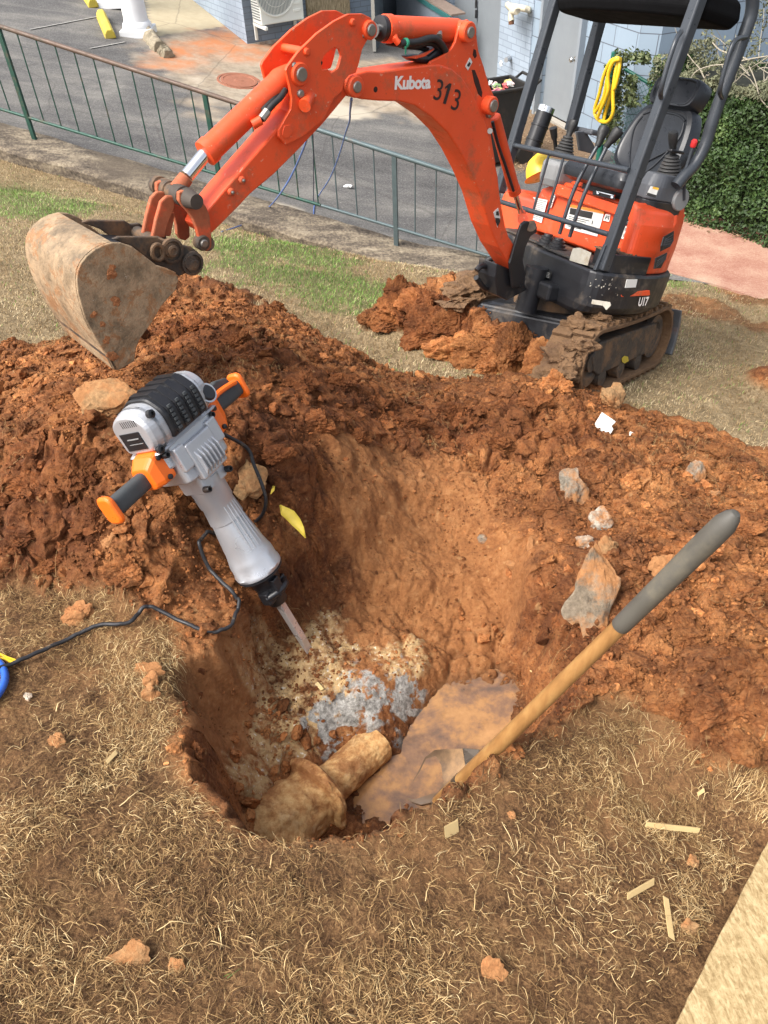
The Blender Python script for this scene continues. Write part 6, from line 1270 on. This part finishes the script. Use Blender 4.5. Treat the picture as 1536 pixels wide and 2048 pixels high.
# ---- power cord
def ground_cable(pts,r,lift=0.): 
    out=[]
    for p in pts:
        q=HIT(p[0],p[1]); out.append(q+np.array([0,0,r*.9+ (p[2] if len(p)>2 else 0)+.008]))
    return out
hb=Jp(aM-.045,.155,.0)
free=[hb,AT(493,895,2.50),AT(508,930,2.52),AT(526,975,2.54),AT(532,1005,2.56),AT(524,1030,2.60),AT(505,1048,2.66),AT(480,1062,2.66)]
cabg=ground_cable([(450,1080,.012),(425,1088,.02),(408,1098,.02),(407,1118,.02),(420,1148,.02),(445,1176,.02),(470,1200,.02),(486,1232,.02),(484,1258,.01),(468,1276,.0),(440,1276),(410,1270),(375,1255),(340,1240),(310,1226),(292,1226),(280,1238),(266,1252),(240,1257),(205,1256),(170,1272),(130,1292),(80,1316),(40,1332),(0,1346),(-60,1362)],.007)
_g=spline(cabg,6); _hh=[float(np.max(height(p[0]+np.array([0,.02,-.02,0,0]),p[1]+np.array([0,0,0,.02,-.02])))) for p in _g]; _g=[np.array([p[0],p[1],max(p[2],h+.016)]) for p,h in zip(_g,_hh)]
tag(obj('power_cord',MB().tube(spline(free[:-1],5)+_g,.0062,10),simple('cord_black',(.018,.018,.020),.5,0,.3,60,.1,dirt=.14,dirt_col=(.45,.30,.15))),'black power cord trailing from the demolition hammer across the dry grass','power cord')
bh=simple('blue_hose',(.03,.12,.50),.3,0,.1,20,.05)
pb=ground_cable([(-60,1312),(-18,1322),(3,1333),(13,1350),(14,1370),(4,1392),(-12,1408),(-60,1425)],.011,); tag(obj('blue_hose',MB().tube(spline(pb,6),.0105,12),bh),'thick blue hose curving in at the left edge beside the black cord','hose')
ya=ground_cable([(-40,1300),(0,1312),(18,1320),(34,1326),(30,1330),(10,1322),(-20,1318)],.004); tag(obj('yellow_strap',MB().tube(spline(ya,4),.004,6),MATS['yellow_hose']),'short yellow strap end lying by the blue hose','strap')
# blue cords by the arm
bc_=simple('blue_cord',(.10,.17,.42),.5)
zc=lambda px,py,t:AT(px,py,t)
g0=HIT(443,465); g1=HIT(489,450)
tag(obj('extension_lead',MB().tube(spline([zc(617,268,4.6),zc(606,300,4.9),zc(586,345,5.3),zc(563,384,5.7),HL(540,412,.06),HIT(512,440)+np.array([0,0,.03]),g1+np.array([0,0,.01]),g0+np.array([0,0,.006])],6),.0062,8),bc_),'blue cord dropping from behind the arm over the kerb to the lawn','cord')
tag(obj('extension_lead',MB().tube(spline([BP(703,198,.05),zc(700,225,4.2),zc(699,243,4.6),zc(690,270,5.2),zc(679,308,5.9),zc(660,356,6.6),HL(637,392,.02),HL(629,410,.01),HL(627,430,.01)],6),.0055,8),bc_),'thin blue cord looping down from the boom pivot to the asphalt','cord')
tag(obj('extension_lead',MB().tube(spline([zc(625,262,4.7),zc(627,300,5.4),zc(627,350,6.2),HL(627,405,.02),HL(628,432,.01)],6),.004,8),simple('dark_blue_cord',(.02,.035,.10),.5)),'dark blue cord hanging straight down beside the arm','cord')
# ================================================================ SHOVEL
sv=empty('shovel',AT(955,1535,2.02),'long-handled shovel with a wooden shaft and dark grey grip standing in the muddy water','shovel')
s0=AT(968,1518,2.04); sTop=AT(1478,1020,1.34); sJ=s0+(sTop-s0)*.645; d=sTop-s0
s_=NT('ash_wood'); n=s_.noise(5,5,.6,vec=s_.mapping((8,8,.7))); wd=s_.ramp(s_.mix(.5,n,s_.noise(4,5,.65)),[(.3,(.14,.065,.022)),(.5,(.29,.145,.048)),(.7,(.43,.25,.09))]); wd=s_.mix(s_.ramp(s_.noise(7,6,.7),[(.58,0.),(.72,.55)]),wd,(.14,.085,.04)); WOOD=s_.out(wd,.42,0,s_.bump(n,.15,.001),.4)
low=s0-nrm(d)*.30
LW_=np.linalg.norm(sJ-low); obj('wooden_shaft',MB().lathe(low,d,[(0,.0225),(.25,.0222),(LW_*.5,.0200),(LW_,.0172)],28),WOOD,sv)
LG=np.linalg.norm(sTop-sJ); obj('rubber_grip',MB().lathe(sJ-nrm(d)*.012,d,[(0,.0178),(.003,.0198),(.02,.0202),(LG*.45,.0212),(LG*.80,.0226),(LG*.93,.0215),(LG*.985,.0155),(LG*1.01,.009),(LG*1.015,.0005)],28),simple('grip_rubber_grey',(.080,.073,.060),.55,0,.25,7,.3,90,.0012,dirt=.22,dirt_col=(.20,.17,.11)),sv)
blz=WZ+.012
def W(px,py,dz=0.): return GZ(px,py,blz+dz)
sockt=W(945,1560,.12)
bl=[c for c in [(905,1498,.02),(925,1497,.05),(960,1498,.07),(962,1530,.06),(948,1558,.035),(925,1577,.02),(895,1590,.012),(870,1604,.0),(842,1610,-.002),(822,1604,-.012),(812,1596,-.014),(822,1570,-.014),(838,1540,-.013),(850,1515,-.013),(870,1500,-.010)]]
P=[W(x,y,z) for x,y,z in bl]; c=sum(P)/len(P)+np.array([0,0,-.03]); mb=MB(); vs=P+[p*.5+c*.5+np.array([0,0,-.006]) for p in P]+[c]; n=len(P); fs=[(i,(i+1)%n,n+(i+1)%n,n+i) for i in range(n)]+[(n+i,n+(i+1)%n,2*n) for i in range(n)]
mb.add(vs,fs,True); obj('blade',mb,simple('wet_blade_steel',(.13,.08,.045),.6,.0,.3,7,.2,60,.002,dirt=.5,dirt_col=(.42,.25,.12)),sv,0,solid=.004)
obj('socket',MB().tube([low-nrm(d)*.03,low+nrm(d)*.16],[.016,.024],16),simple('socket_steel',(.10,.08,.06),.4,.5,dirt=.3),sv)
# ================================================================ PIPE
PC=NT('clay_coated_pipe'); n=PC.noise(8,6,.7); n2=PC.noise(40,5,.7); c=PC.ramp(PC.mix(.5,n,n2),[(.33,(.26,.11,.04)),(.44,(.46,.23,.085)),(.54,(.62,.38,.16)),(.68,(.72,.52,.28))]); c=PC.mix(PC.ramp(PC.noise(6,6,.7,dist=.5),[(.50,0.),(.60,.8)]),c,PC.mix(n2,(.14,.05,.018),(.36,.15,.055))); PIPE=PC.out(c,.9,0,PC.bump(n2,.7,.006,PC.bump(n,.6,.015)),.25)
pa=GZ(735,1505,-.70); pb_=GZ(632,1592,-.66); pd=nrm(pb_-pa); pc_=pb_+pd*.18
pp=empty('sewer_pipe',pb_,'clay-caked pipe with a flared collar exposed in the pit beside the water','pipe')
def wob(sd,am): return lambda dd,t:1+am*float(fbm3([[math.cos(t)*1.3+sd,math.sin(t)*1.3,dd*14]],3,.6,3)[0])-.035*abs(float(fbm3([[math.cos(t)*5+sd,math.sin(t)*5,dd*50]],4,.65,9)[0]))
L=np.linalg.norm(pb_-pa)
obj('pipe_barrel',MB().lathe(pa-pd*.05,pd,[(x,.067) for x in np.linspace(0,L+.08,50)],80,True,True,wob(1,.05)),PIPE,pp)
prf=[(L*.0,.07)]; pr_=[(0,.068),(.010,.105),(.025,.128),(.04,.134),(.052,.130),(.058,.108),(.09,.104),(.14,.110),(.20,.112),(.26,.10),(.30,.07),(.31,.01)]
obj('flared_collar',MB().lathe(pb_-pd*.04,pd,[(a,r) for a,r in zip(np.interp(np.linspace(0,11,80),range(12),[q[0] for q in pr_]),np.interp(np.linspace(0,11,80),range(12),[q[1] for q in pr_]))],90,True,True,wob(5,.08)),PIPE,pp)
# ================================================================ ROCKS AND BITS
def rockm(name,base,clay=.35):
    if name in MATS: return MATS[name]
    s=NT(name); n=s.noise(9,6,.7); n2=s.noise(70,5,.7); b=np.array(base); c=s.ramp(s.mix(.5,n,n2),[(.35,tuple(b*.4)),(.5,tuple(b)),(.66,tuple(np.minimum(b*1.7,.8)))]); a=s.ramp(s.noise(5,6,.7),[(.62-clay*.4,0.),(.72-clay*.4,1.)]); c=s.mix(a,c,s.mix(n2,(.20,.08,.03),(.44,.22,.09)))
    MATS[name]=s.out(c,.93,0,s.bump(n2,.8,.006),.2); return MATS[name]
RG=rockm('grey_rubble',(.20,.17,.13),.6); RW=rockm('pale_rubble',(.32,.285,.23),.5); RT=rockm('tan_stone',(.27,.16,.075),.5); RC=rockm('clay_lump',(.30,.12,.045),.6)
def rock(px,py,wpx,hpx,mat,seed,name,lab,cat,dz=.35,group=None,fl=.7,tilt=0.):
    p=HIT(px,py+hpx*.25); t=np.dot(CR.T@(p-CC),(0,0,-1)); w=wpx/FPX*t*.5; h=hpx/FPX*t*.5*1.15
    A_=np.stack([nrm(CR[:,0]*math.cos(tilt)+CR[:,1]*math.sin(tilt)),nrm(-CR[:,0]*math.sin(tilt)+CR[:,1]*math.cos(tilt)),nrm(CR[:,2])],1)
    return tag(obj(name,MB().rough_rock(p+np.array([0,0,h*dz]),(w*1.12,h*1.12,min(w,h)*fl),seed,4,.32,A_),mat),lab,cat,group)
rock(1143,966,52,68,RG,1,'rubble_stone','rounded grey stone half coated in orange clay, highest of the rubble right of the pit','stone')
rock(1205,1040,50,44,RW,2,'rubble_stone','pale grey chunk of rubble just below the rounded clay-coated stone','stone')
rock(1172,1080,34,26,RW,3,'rubble_stone','small whitish chunk of rubble at the top of the long slab','stone')
rock(1212,1095,36,40,RT,4,'rubble_stone','tan stone wedged against the top of the long slab','stone')
rock(1178,1172,84,180,rockm('slab_rubble',(.19,.15,.105),.35),5,'rubble_slab','long upright slab of grey rubble left of the shovel shaft','stone',tilt=-.12,fl=.35)
rock(1390,942,34,44,RG,6,'rubble_stone','grey stone in the clay high up on the right','stone')
rock(1427,987,22,12,RW,7,'rubble_stone','small white stone lying above the shovel grip','stone')
rock(1062,1090,16,34,RW,8,'rubble_stone','small pale stone on the right side of the dug bench','stone')
rock(967,1076,22,18,RG,9,'rubble_stone','small grey stone in the middle of the dug bench','stone')
rock(1024,1128,24,14,RG,10,'rubble_stone','small flat grey stone low on the dug bench','stone')
rock(842,950,12,12,RG,11,'rubble_stone','tiny bluish stone at the upper edge of the dug bench','stone')
rock(220,790,118,82,RT,12,'sandstone_block','flat tan block lying on the heap left of the hammer','stone',fl=.35,tilt=.1)
rock(495,955,66,70,RT,13,'sandstone_block','tan stone behind the hammer under its cord','stone',fl=.5)
rock(1335,1130,60,50,RC,14,'clay_lump','squared clay lump behind the shovel shaft','clay lump',fl=.5)
rock(1222,795,46,46,RT,15,'clay_lump','yellowish clay lump on the grass edge in front of the track','clay lump')
rock(155,1225,64,44,RC,16,'clay_lump','orange clay lump on the dry grass left of the cord','clay lump')
rock(225,1080,32,24,RT,17,'pebble','rounded tan pebble on the left slope below the grip','stone')
rock(305,1360,36,34,RC,18,'clay_lump','dark red clay lump at the left edge of the pit','clay lump'); rock(298,1385,34,34,RT,19,'clay_lump','tan clay lump touching the dark red one at the pit edge','clay lump')
rock(260,1905,74,56,RT,20,'clay_lump','flat tan clay crust in the grass at lower left','clay lump',fl=.25); rock(355,1925,30,30,RC,21,'clay_lump','small clay crust right of the flat tan one','clay lump',fl=.4)
rock(990,1935,42,50,RC,22,'clay_lump','reddish clay patch at the lower right grass','clay lump',fl=.2)
rock(1024,1628,18,20,RT,23,'wood_chip','pale stump of wood chip near the pit edge','wood chip'); rock(1378,1852,30,32,RT,24,'pebble','tan pebble beside the upright wood sliver','stone'); rock(1386,1720,22,20,RT,25,'pebble','small tan pebble above the board edge','stone')
rock(120,1480,34,26,RT,26,'clay_lump','crumbly tan clay lump on the grass below the blue hose','clay lump'); rock(57,1392,18,16,RW,27,'pebble','small pale square stone beside the blue hose','stone')
rock(290,1335,60,30,RC,28,'clay_lump','smear of clay under the cord','clay lump',fl=.3)
# big clay clods in the heaps (each a lump one could lift)
CL=[(60,850,70,60),(150,930,95,80),(60,960,80,70),(190,1020,70,56),(250,1130,80,60),(120,790,60,46),(330,1010,70,60),(440,1130,60,40),(560,900,60,50),(640,840,70,54),(720,870,56,44),(600,760,66,50),(480,680,70,46),(400,650,60,44),(340,620,60,40),(690,760,60,46),(820,840,56,40),(900,815,54,38),(1070,800,70,50),(1120,850,60,44),(1000,880,60,44),(1260,960,60,44),(1330,920,56,40),(1430,900,56,36),(1300,1060,80,60),(1400,1090,80,60),(1490,1050,80,56),(1470,1180,90,70),(1380,1260,90,66),(1500,1320,100,90),(1290,1240,76,60),(1440,1400,110,80),(1350,1410,90,64),(1500,1480,100,70),(1260,1340,66,56),(1170,1300,60,40),(1120,1240,56,40),(1100,1010,56,40),(300,900,60,50),(30,1080,80,60),(100,1120,70,50),(790,570,50,56),(800,610,84,80),(770,640,70,50),(850,600,90,70),(850,650,100,80),(900,640,70,56),(905,690,110,80),(960,690,100,80),(985,725,90,66),(1030,690,110,96),(1075,720,96,90),(1000,660,70,50),(1110,760,70,50),(740,635,50,34),(550,615,50,30),(620,715,60,40),(1190,930,46,34),(1080,930,50,36),(960,920,50,32)]
WHERE=['left of the hammer','on the ridge behind the hammer','right of the pit','by the tracks']
cg=clod_mat()
LMK=[('the bucket tip',235,738),('the tan block on the heap',220,790),('the hammer head',340,800),('the left hammer grip',230,1020),('the yellow leaf',590,1045),('the top of the cord loop',400,1100),('the left track',880,600),('the muddy right track',1150,740),('the white foam scraps',1215,850),('the clay-coated round stone',1145,965),('the long grey slab',1178,1180),('the shovel grip',1420,1080),('the shovel shaft',1250,1250),('the upper pit edge',850,930),('the right picture edge',1530,1250),('the left picture edge',10,950),('the water',1040,1330)]
DR=['right of','below and right of','below','below and left of','left of','above and left of','above','above and right of']; USED={}
def where_is(px,py):
    L_=sorted(LMK,key=lambda q:math.hypot(px-q[1],py-q[2]))[0]; a=math.degrees(math.atan2(py-L_[2],px-L_[1]))%360; k=DR[int((a+22.5)//45)%8]+' '+L_[0]; USED[k]=USED.get(k,0)+1; o=['','second ','third ','fourth ','fifth ','sixth '][USED[k]-1]; return o,k
def clay_chunk(i,px,py,w,h):
    p=HIT(px,py+h*.2); t=np.dot(CR.T@(p-CC),(0,0,-1)); r=w/FPX*t*.56; bm=MB(); A_=np.stack([nrm(CR[:,0]),nrm(CR[:,1]),nrm(CR[:,2])],1)
    import bmesh
    b=bmesh.new(); bmesh.ops.create_icosphere(b,subdivisions=5,radius=1.); vs=np.array([v.co[:] for v in b.verts]); fs=[tuple(v.index for v in f.verts) for f in b.faces]; b.free(); rg=np.random.default_rng(200+i)
    for k in range(7):
        n=nrm(rg.normal(size=3)); dd=vs@n; vs=vs-np.maximum(dd-.6,0)[:,None]*n
    vs=vs*(1+.26*fbm3(vs*1.6+i,4,.6)[:,None]-.16*np.abs(fbm3(vs*4.+i*3,5,.65))[:,None]); vs=vs@np.diag([r,h/FPX*t*.55,r*.6])@A_.T+p+np.array([0,0,.12*r])
    bm.add(vs,fs,False); o=obj('clay_clod',bm,cg); me=o.data; at=me.attributes.new('shade','FLOAT','POINT'); at.data.foreach_set('value',np.full(len(vs),rg.random()*.9+.05)); at=me.attributes.new('moist','FLOAT','POINT'); at.data.foreach_set('value',np.full(len(vs),float(lookup(moist,p[0],p[1])))); 
    grp='clay clods of the spoil heaps'; where=('on the heap left of the hammer' if px<480 and py>620 else 'on the ridge behind the hammer' if py<880 and px<1150 and not(740<px<1100 and py<720) else 'pushed up in front of the tracks' if 740<px<1100 and py<720 else 'in the heap right of the pit')
    o_,k_=where_is(px,py); tag(o,o_+('big' if w>75 else 'small' if w<56 else 'middling')+' rough clay clod '+k_,'clay clod',grp)
for i,c_ in enumerate(CL): clay_chunk(i,*c_)
# white foam scraps
p=HIT(1210,862); fo=simple('white_foam',(.72,.70,.62),.8,0,.05,20,.2)
def sheetbit(name,pts,th,mat,lab,cat,lift=.02,base=None,nn=(0,-.5,.85)):
    b=HIT(*(base or pts[0]))+np.array([0,0,lift]); n=nrm(nn); P=[ONP(x,y,b,n) for x,y in pts]; return tag(obj(name,MB().prism(P,-n*th),mat,None,.0015),lab,cat)
sheetbit('foam_scrap',[(1204,824),(1232,843),(1223,852),(1227,858),(1221,868),(1192,858),(1191,845)],.02,fo,'larger broken white foam scrap on the clay ridge','foam scrap',.02,(1210,862))
sheetbit('foam_scrap',[(1260,862),(1273,868),(1270,875),(1259,871)],.01,fo,'tiny white foam scrap right of the larger one','foam scrap',.01,(1265,872))
# yellow leaf
lf=simple('yellow_leaf',(.70,.52,.06),.55,0,.25,30,.3)
def leaf(name,spine,wids,lab):
    b=HIT(*spine[0]); b=b+nrm(CC-b)*.05; n=nrm(CR[:,2]+np.array([0,0,.2])); S_=[ONP(x,y,b,n) for x,y in spine]; V=[];Fs=[]
    for i,(p,w_) in enumerate(zip(S_,wids)):
        d=nrm(S_[min(i+1,len(S_)-1)]-S_[max(i-1,0)]); q=np.cross(n,d); V+= [p+q*w_+n*.005*math.sin(i*1.7),p-n*.003,p-q*w_+n*.006*math.cos(i*2.1)]
    for i in range(len(S_)-1):
        for k in(0,1): Fs.append((i*3+k,i*3+k+1,i*3+k+4,i*3+k+3))
    tag(obj(name,MB().add(V,Fs,True),lf,None,solid=.0008),lab,'leaf')
leaf('yellow_leaf',[(560,1010),(568,1022),(580,1030),(592,1044),(602,1058),(611,1076)],[.002,.016,.020,.018,.012,.002],'long yellow leaf hanging on the pit edge right of the hammer')
leaf('yellow_leaf',[(548,972),(546,980),(541,988)],[.003,.006,.002],'tiny yellow leaf behind the long one')
# wood slivers
wdm=simple('split_wood',(.56,.40,.18),.75,0,.15,14,.4,60,.002)
def sliver(pts,lab,th=.005,w=None): 
    a,b,wp=pts; pa=HIT(*a)+np.array([0,0,.012]);pb=HIT(*b)+np.array([0,0,.012]); t=np.dot(CR.T@(pa-CC),(0,0,-1)); ww=wp/FPX*t*.5; d=nrm(pb-pa); q=nrm(np.cross(d,CR[:,2])); P=[pa-q*ww,pa+q*ww*.8-d*.003,pb+q*ww,pb-q*ww*.9+d*.004]; tag(obj('wood_sliver',MB().prism(P,nrm(CR[:,2])*th),wdm,None,.0006),lab,'wood chip')
sliver(((1290,1653),(1394,1664),12),'long flat pale wood sliver lying level on the right grass'); sliver(((1253,1796),(1304,1766),13),'diagonal pale wood sliver below the long flat one'); sliver(((1328,1798),(1340,1878),13),'upright pale wood sliver near the board'); sliver(((218,1528),(236,1508),9),'wood sliver left of the pit'); sliver(((1393,1592),(1404,1584),7),'tiny wood sliver at the foot of the right heap'); sliver(((393,1484),(408,1494),7),'short wood sliver on the pit wall'); sliver(((1060,1345),(1062,1347),3),'speck of wood by the shaft')
sliver(((890,1670),(915,1655),26),'brown square chip at the near pit edge'); sliver(((634,1370),(645,1382),8),'thin chip of wood by the chisel')
# chipboard
bz=G(1450,1900,.03)
s=NT('chipboard'); v1=s.vor(60,'F1',out=1,vec=s.mapping((1,.35,1),(0,0,.6))); v2=s.vor(75,'F1',out=1,vec=s.mapping((.3,1,1),(0,0,.4))); n=s.noise(90,4,.7)
v1=s.noise(38,5,.7,dist=1.6); v2=s.noise(130,3,.6,vec=s.mapping((1,.22,1),(0,0,.9)),dist=.8); c=s.ramp(s.mix(.5,v1,v2),[(.38,(.26,.175,.075)),(.5,(.42,.30,.145)),(.62,(.55,.43,.23))]); c=s.mix(s.ramp(n,[(.62,0.),(.67,.7)]),c,(.24,.15,.06)); OSB=s.out(c,.7,0,s.bump(s.mix(.5,v1,n),.2,.001),.3)
bP=[G(1348,2056,.035),G(1440,1868,.035),G(1540,1676,.035),G(2100,1500,.035),G(2300,2300,.035),G(1340,2400,.035)]
bo_=MB(); edge=[bP[0]]
for a_,b_ in zip(bP[:2],bP[1:3]):
    for t in np.linspace(0,1,14)[1:]: p=a_*(1-t)+b_*t; edge.append(p+nrm(np.array([1,-.3,0]))*RNG.normal(0,.0007))
_sp=[W(958,1500,.075),W(925,1497,.052),W(930,1530,.045),W(922,1558,.03),W(938,1572,.026),W(951,1552,.04),W(962,1525,.065)]; obj('blade_step',MB().prism(_sp,(0,0,.004)),simple('wet_dark_steel',(.05,.035,.022),.3,.3),sv,.001)
tag(obj('chipboard_sheet',bo_.prism(edge+bP[3:],(0,0,-.014)),OSB,None,.001),'pale chipboard sheet lying in the lower right corner','board')
# ================================================================ GRASS
def grassmat(name,stops,rough=.7):
    s=NT(name); c=s.ramp(s.attr('shade'),stops); return s.out(c,rough,0,None,.2)
STRAW=[(0.,(.06,.030,.013)),(.35,(.19,.105,.042)),(.7,(.42,.27,.115)),(1.,(.66,.50,.26))]
def bad(x,y): return sdpoly(x,y,PATHP)>-.02
# short lawn beyond the heaps
n=560000; u=RNG.uniform(-5.5,6.,n); v_=RNG.uniform(2.0,10.,n); a,b=ab(u,v_)
keep=(b<-.34)|((a>5.4)&(b<.25)); lm=lookup(lawnm,u,v_); keep&=(RNG.random(n)<lm*(.55+.45*sstep(-.4,.3,fbm2(u,v_,1.8,3,.6,201)))); keep&=~bad(u,v_)
keep&=np.abs(u*.0+1)>0; u,v_,a,b=u[keep],v_[keep],a[keep],b[keep]
# cull what lies outside the view
Pq=np.stack([u,v_,PL(u,v_)],1); c=(Pq-CC)@CR; px=CX+FPX*c[:,0]/-c[:,2]; py=CY-FPX*c[:,1]/-c[:,2]; k=(c[:,2]<0)&(px>-120)&(px<1660)&(py>-50)&(py<2200); u,v_=u[k],v_[k]
gr=lookup(green,u,v_)*.95; tone=fbm2(u,v_,2.4,4,.6,205); isg=RNG.random(len(u))<gr*.8+.05
def blades(name,u,v_,L,W,shade,mat,lean=.7):
    n=len(u); z=height(u,v_); az=RNG.uniform(0,6.28,n); ln=np.abs(RNG.normal(0,lean,n)); dx=np.cos(az)*np.sin(ln);dy=np.sin(az)*np.sin(ln);dz=np.cos(ln)
    wx=-np.sin(az+.6);wy=np.cos(az+.6); B=np.stack([u,v_,z-.004],1); D=np.stack([dx,dy,dz],1)*L[:,None]; Wv=np.stack([wx,wy,np.zeros(n)],1)*W[:,None]*.5
    V=np.stack([B-Wv,B+Wv,B+D*.55+Wv*.8,B+D+np.stack([dx,dy,-dz],1)*L[:,None]*.15,B+D*.55-Wv*.8],1).reshape(-1,3); i=np.arange(n)*5
    F=np.concatenate([np.stack([i,i+1,i+2],1),np.stack([i,i+2,i+4],1),np.stack([i+4,i+2,i+3],1)]); return tag(numesh(name,V,F,mat,False,attrs={'shade':np.repeat(shade,5)}),kind='stuff')
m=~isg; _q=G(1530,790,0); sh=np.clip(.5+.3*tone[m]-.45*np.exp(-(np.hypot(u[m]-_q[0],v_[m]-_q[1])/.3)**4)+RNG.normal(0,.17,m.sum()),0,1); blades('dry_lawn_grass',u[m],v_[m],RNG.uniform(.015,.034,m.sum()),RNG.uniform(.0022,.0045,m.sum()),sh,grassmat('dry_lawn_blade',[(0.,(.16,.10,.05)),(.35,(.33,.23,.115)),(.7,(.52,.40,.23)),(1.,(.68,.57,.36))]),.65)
m=isg; sh=np.clip(.5+.3*tone[m]+RNG.normal(0,.2,m.sum()),0,1); blades('green_lawn_grass',u[m],v_[m],RNG.uniform(.02,.042,m.sum()),RNG.uniform(.0022,.0042,m.sum()),sh,grassmat('green_lawn_blade',[(0.,(.045,.085,.015)),(.4,(.12,.24,.04)),(.75,(.25,.40,.09)),(1.,(.42,.52,.2))],.5),.5)
# straw mat in the foreground
def strands(name,u,v_,L,W,shade,mat,rise=.012,curl=1.,dirs=None,segs=5,hf=None):
    n=len(u); az=RNG.uniform(0,6.28,n) if dirs is None else dirs; k=RNG.normal(0,1,n)*curl; x,y=u.copy(),v_.copy(); P=[]; st=L/segs; lift=RNG.uniform(0.,1.,n)**2*rise; hump=RNG.uniform(.2,1,n)*rise; nx_=[]
    for i in range(segs+1):
        t=i/segs; z=height(x,y)+.0015+lift+hump*math.sin(math.pi*t)*1.1*(1+.6*np.sin(k*3+i)); P.append(np.stack([x,y,z],1)); nx_.append(np.stack([-np.sin(az),np.cos(az),.3*np.sin(k+i*.8)],1)); x=x+np.cos(az)*st; y=y+np.sin(az)*st; az=az+k*.38+RNG.normal(0,.22,n)
    V=[]
    for i,(p,q) in enumerate(zip(P,nx_)):
        w=W*(1-.75*(i/segs)**2); V+= [p-q*w[:,None]*.5,p+q*w[:,None]*.5]
    V=np.stack(V,1); m=2*(segs+1); i0=np.arange(n)*m; F=np.concatenate([np.stack([i0+2*j,i0+2*j+1,i0+2*j+3,i0+2*j+2],1) for j in range(segs)])
    return tag(numesh(name,V.reshape(-1,3),F,mat,True,attrs={'shade':np.repeat(shade,m)}),kind='stuff')
SM=grassmat('straw_blade',STRAW)
def zone(n,x0,x1,y0,y1,f):
    u=RNG.uniform(x0,x1,n); v=RNG.uniform(y0,y1,n); k=RNG.random(n)<f(u,v); return u[k],v[k]
def nearf(u,v): 
    lm=lookup(lawnm,u,v); d=lookup(Dm,u,v); return (1-d)*(1-lm)*(.20+.80*sstep(-.25,.45,fbm2(u,v,4.2,4,.65,211)))
u,v_=zone(400000,-1.6,2.4,.25,3.0,nearf); c=np.stack([u,v_,PL(u,v_)],1); c=(c-CC)@CR; px=CX+FPX*c[:,0]/-c[:,2]; py=CY-FPX*c[:,1]/-c[:,2]; k=(px>-150)&(px<1700)&(py<2250); u,v_=u[k],v_[k]
k=sdpoly(u,v_,np.array([p[:2] for p in bP]))<-.02; u,v_=u[k],v_[k]
n=len(u); print('straw',n); fl=fbm2(u,v_,1.8,3,.5,215)*4+RNG.normal(0,1.,n)
sh=np.clip(.45+.25*fbm2(u,v_,3.,3,.6,217)+RNG.normal(0,.28,n),0,1)
strands('dry_straw_mat',u,v_,RNG.uniform(.010,.045,n),RNG.uniform(.0005,.0015,n),sh,SM,.006,.35,fl)
# tufts (upright fans of straw)
tu,tv=zone(420,-1.4,1.6,.3,2.2,lambda u,v:(1-lookup(Dm,u,v))*(1-lookup(lawnm,u,v))*sstep(0,.5,fbm2(u,v,3,3,.6,221)))
k=sdpoly(tu,tv,np.array([p[:2] for p in bP]))<-.03; tu,tv=tu[k],tv[k]
m=22; U_=np.repeat(tu,m)+RNG.normal(0,.016,len(tu)*m); V_=np.repeat(tv,m)+RNG.normal(0,.016,len(tu)*m); n=len(U_)
strands('dry_grass_tufts',U_,V_,RNG.uniform(.025,.055,n),RNG.uniform(.0006,.0013,n),np.clip(RNG.normal(.6,.2,n),0,1),SM,.022,.5)
# hair roots and grass scraps caught in the heaps
ru,rv=zone(1500,-2.,2.4,.6,4.8,lambda u,v:lookup(Dm,u,v)*(1-lookup(bench,u,v))*sstep(.05,.5,fbm2(u,v,2.6,3,.6,225))); m=14
U_=np.repeat(ru,m)+RNG.normal(0,.03,len(ru)*m); V_=np.repeat(rv,m)+RNG.normal(0,.03,len(ru)*m); k=height(U_,V_)>WZ+.03; U_,V_=U_[k],V_[k]; n=len(U_)
strands('roots_in_the_clay',U_,V_,RNG.uniform(.02,.08,n),RNG.uniform(.0006,.0014,n),np.clip(RNG.normal(.40,.2,n),0,1),SM,.02,1.4)
# straw stalks, longer and paler
u,v_=zone(160,-1.2,1.4,.3,1.9,lambda u,v:(1-lookup(Dm,u,v))); k=sdpoly(u,v_,np.array([p[:2] for p in bP]))<-.05; u,v_=u[k],v_[k]; n=len(u)
strands('pale_straw_stalks',u,v_,RNG.uniform(.03,.08,n),RNG.uniform(.0012,.0026,n),RNG.uniform(.75,1,n),SM,.012,.12)
# grass hanging over the near pit edge and a little green in the foreground
u,v_=zone(500,-1.2,1.2,.3,1.6,lambda u,v:(1-lookup(Dm,u,v))*sstep(.35,.6,fbm2(u,v,2.2,3,.6,231))); n=len(u)
if n: blades('green_shoots',u,v_,RNG.uniform(.02,.05,n),RNG.uniform(.0015,.003,n),RNG.random(n),bpy.data.materials['green_lawn_blade'],.8)
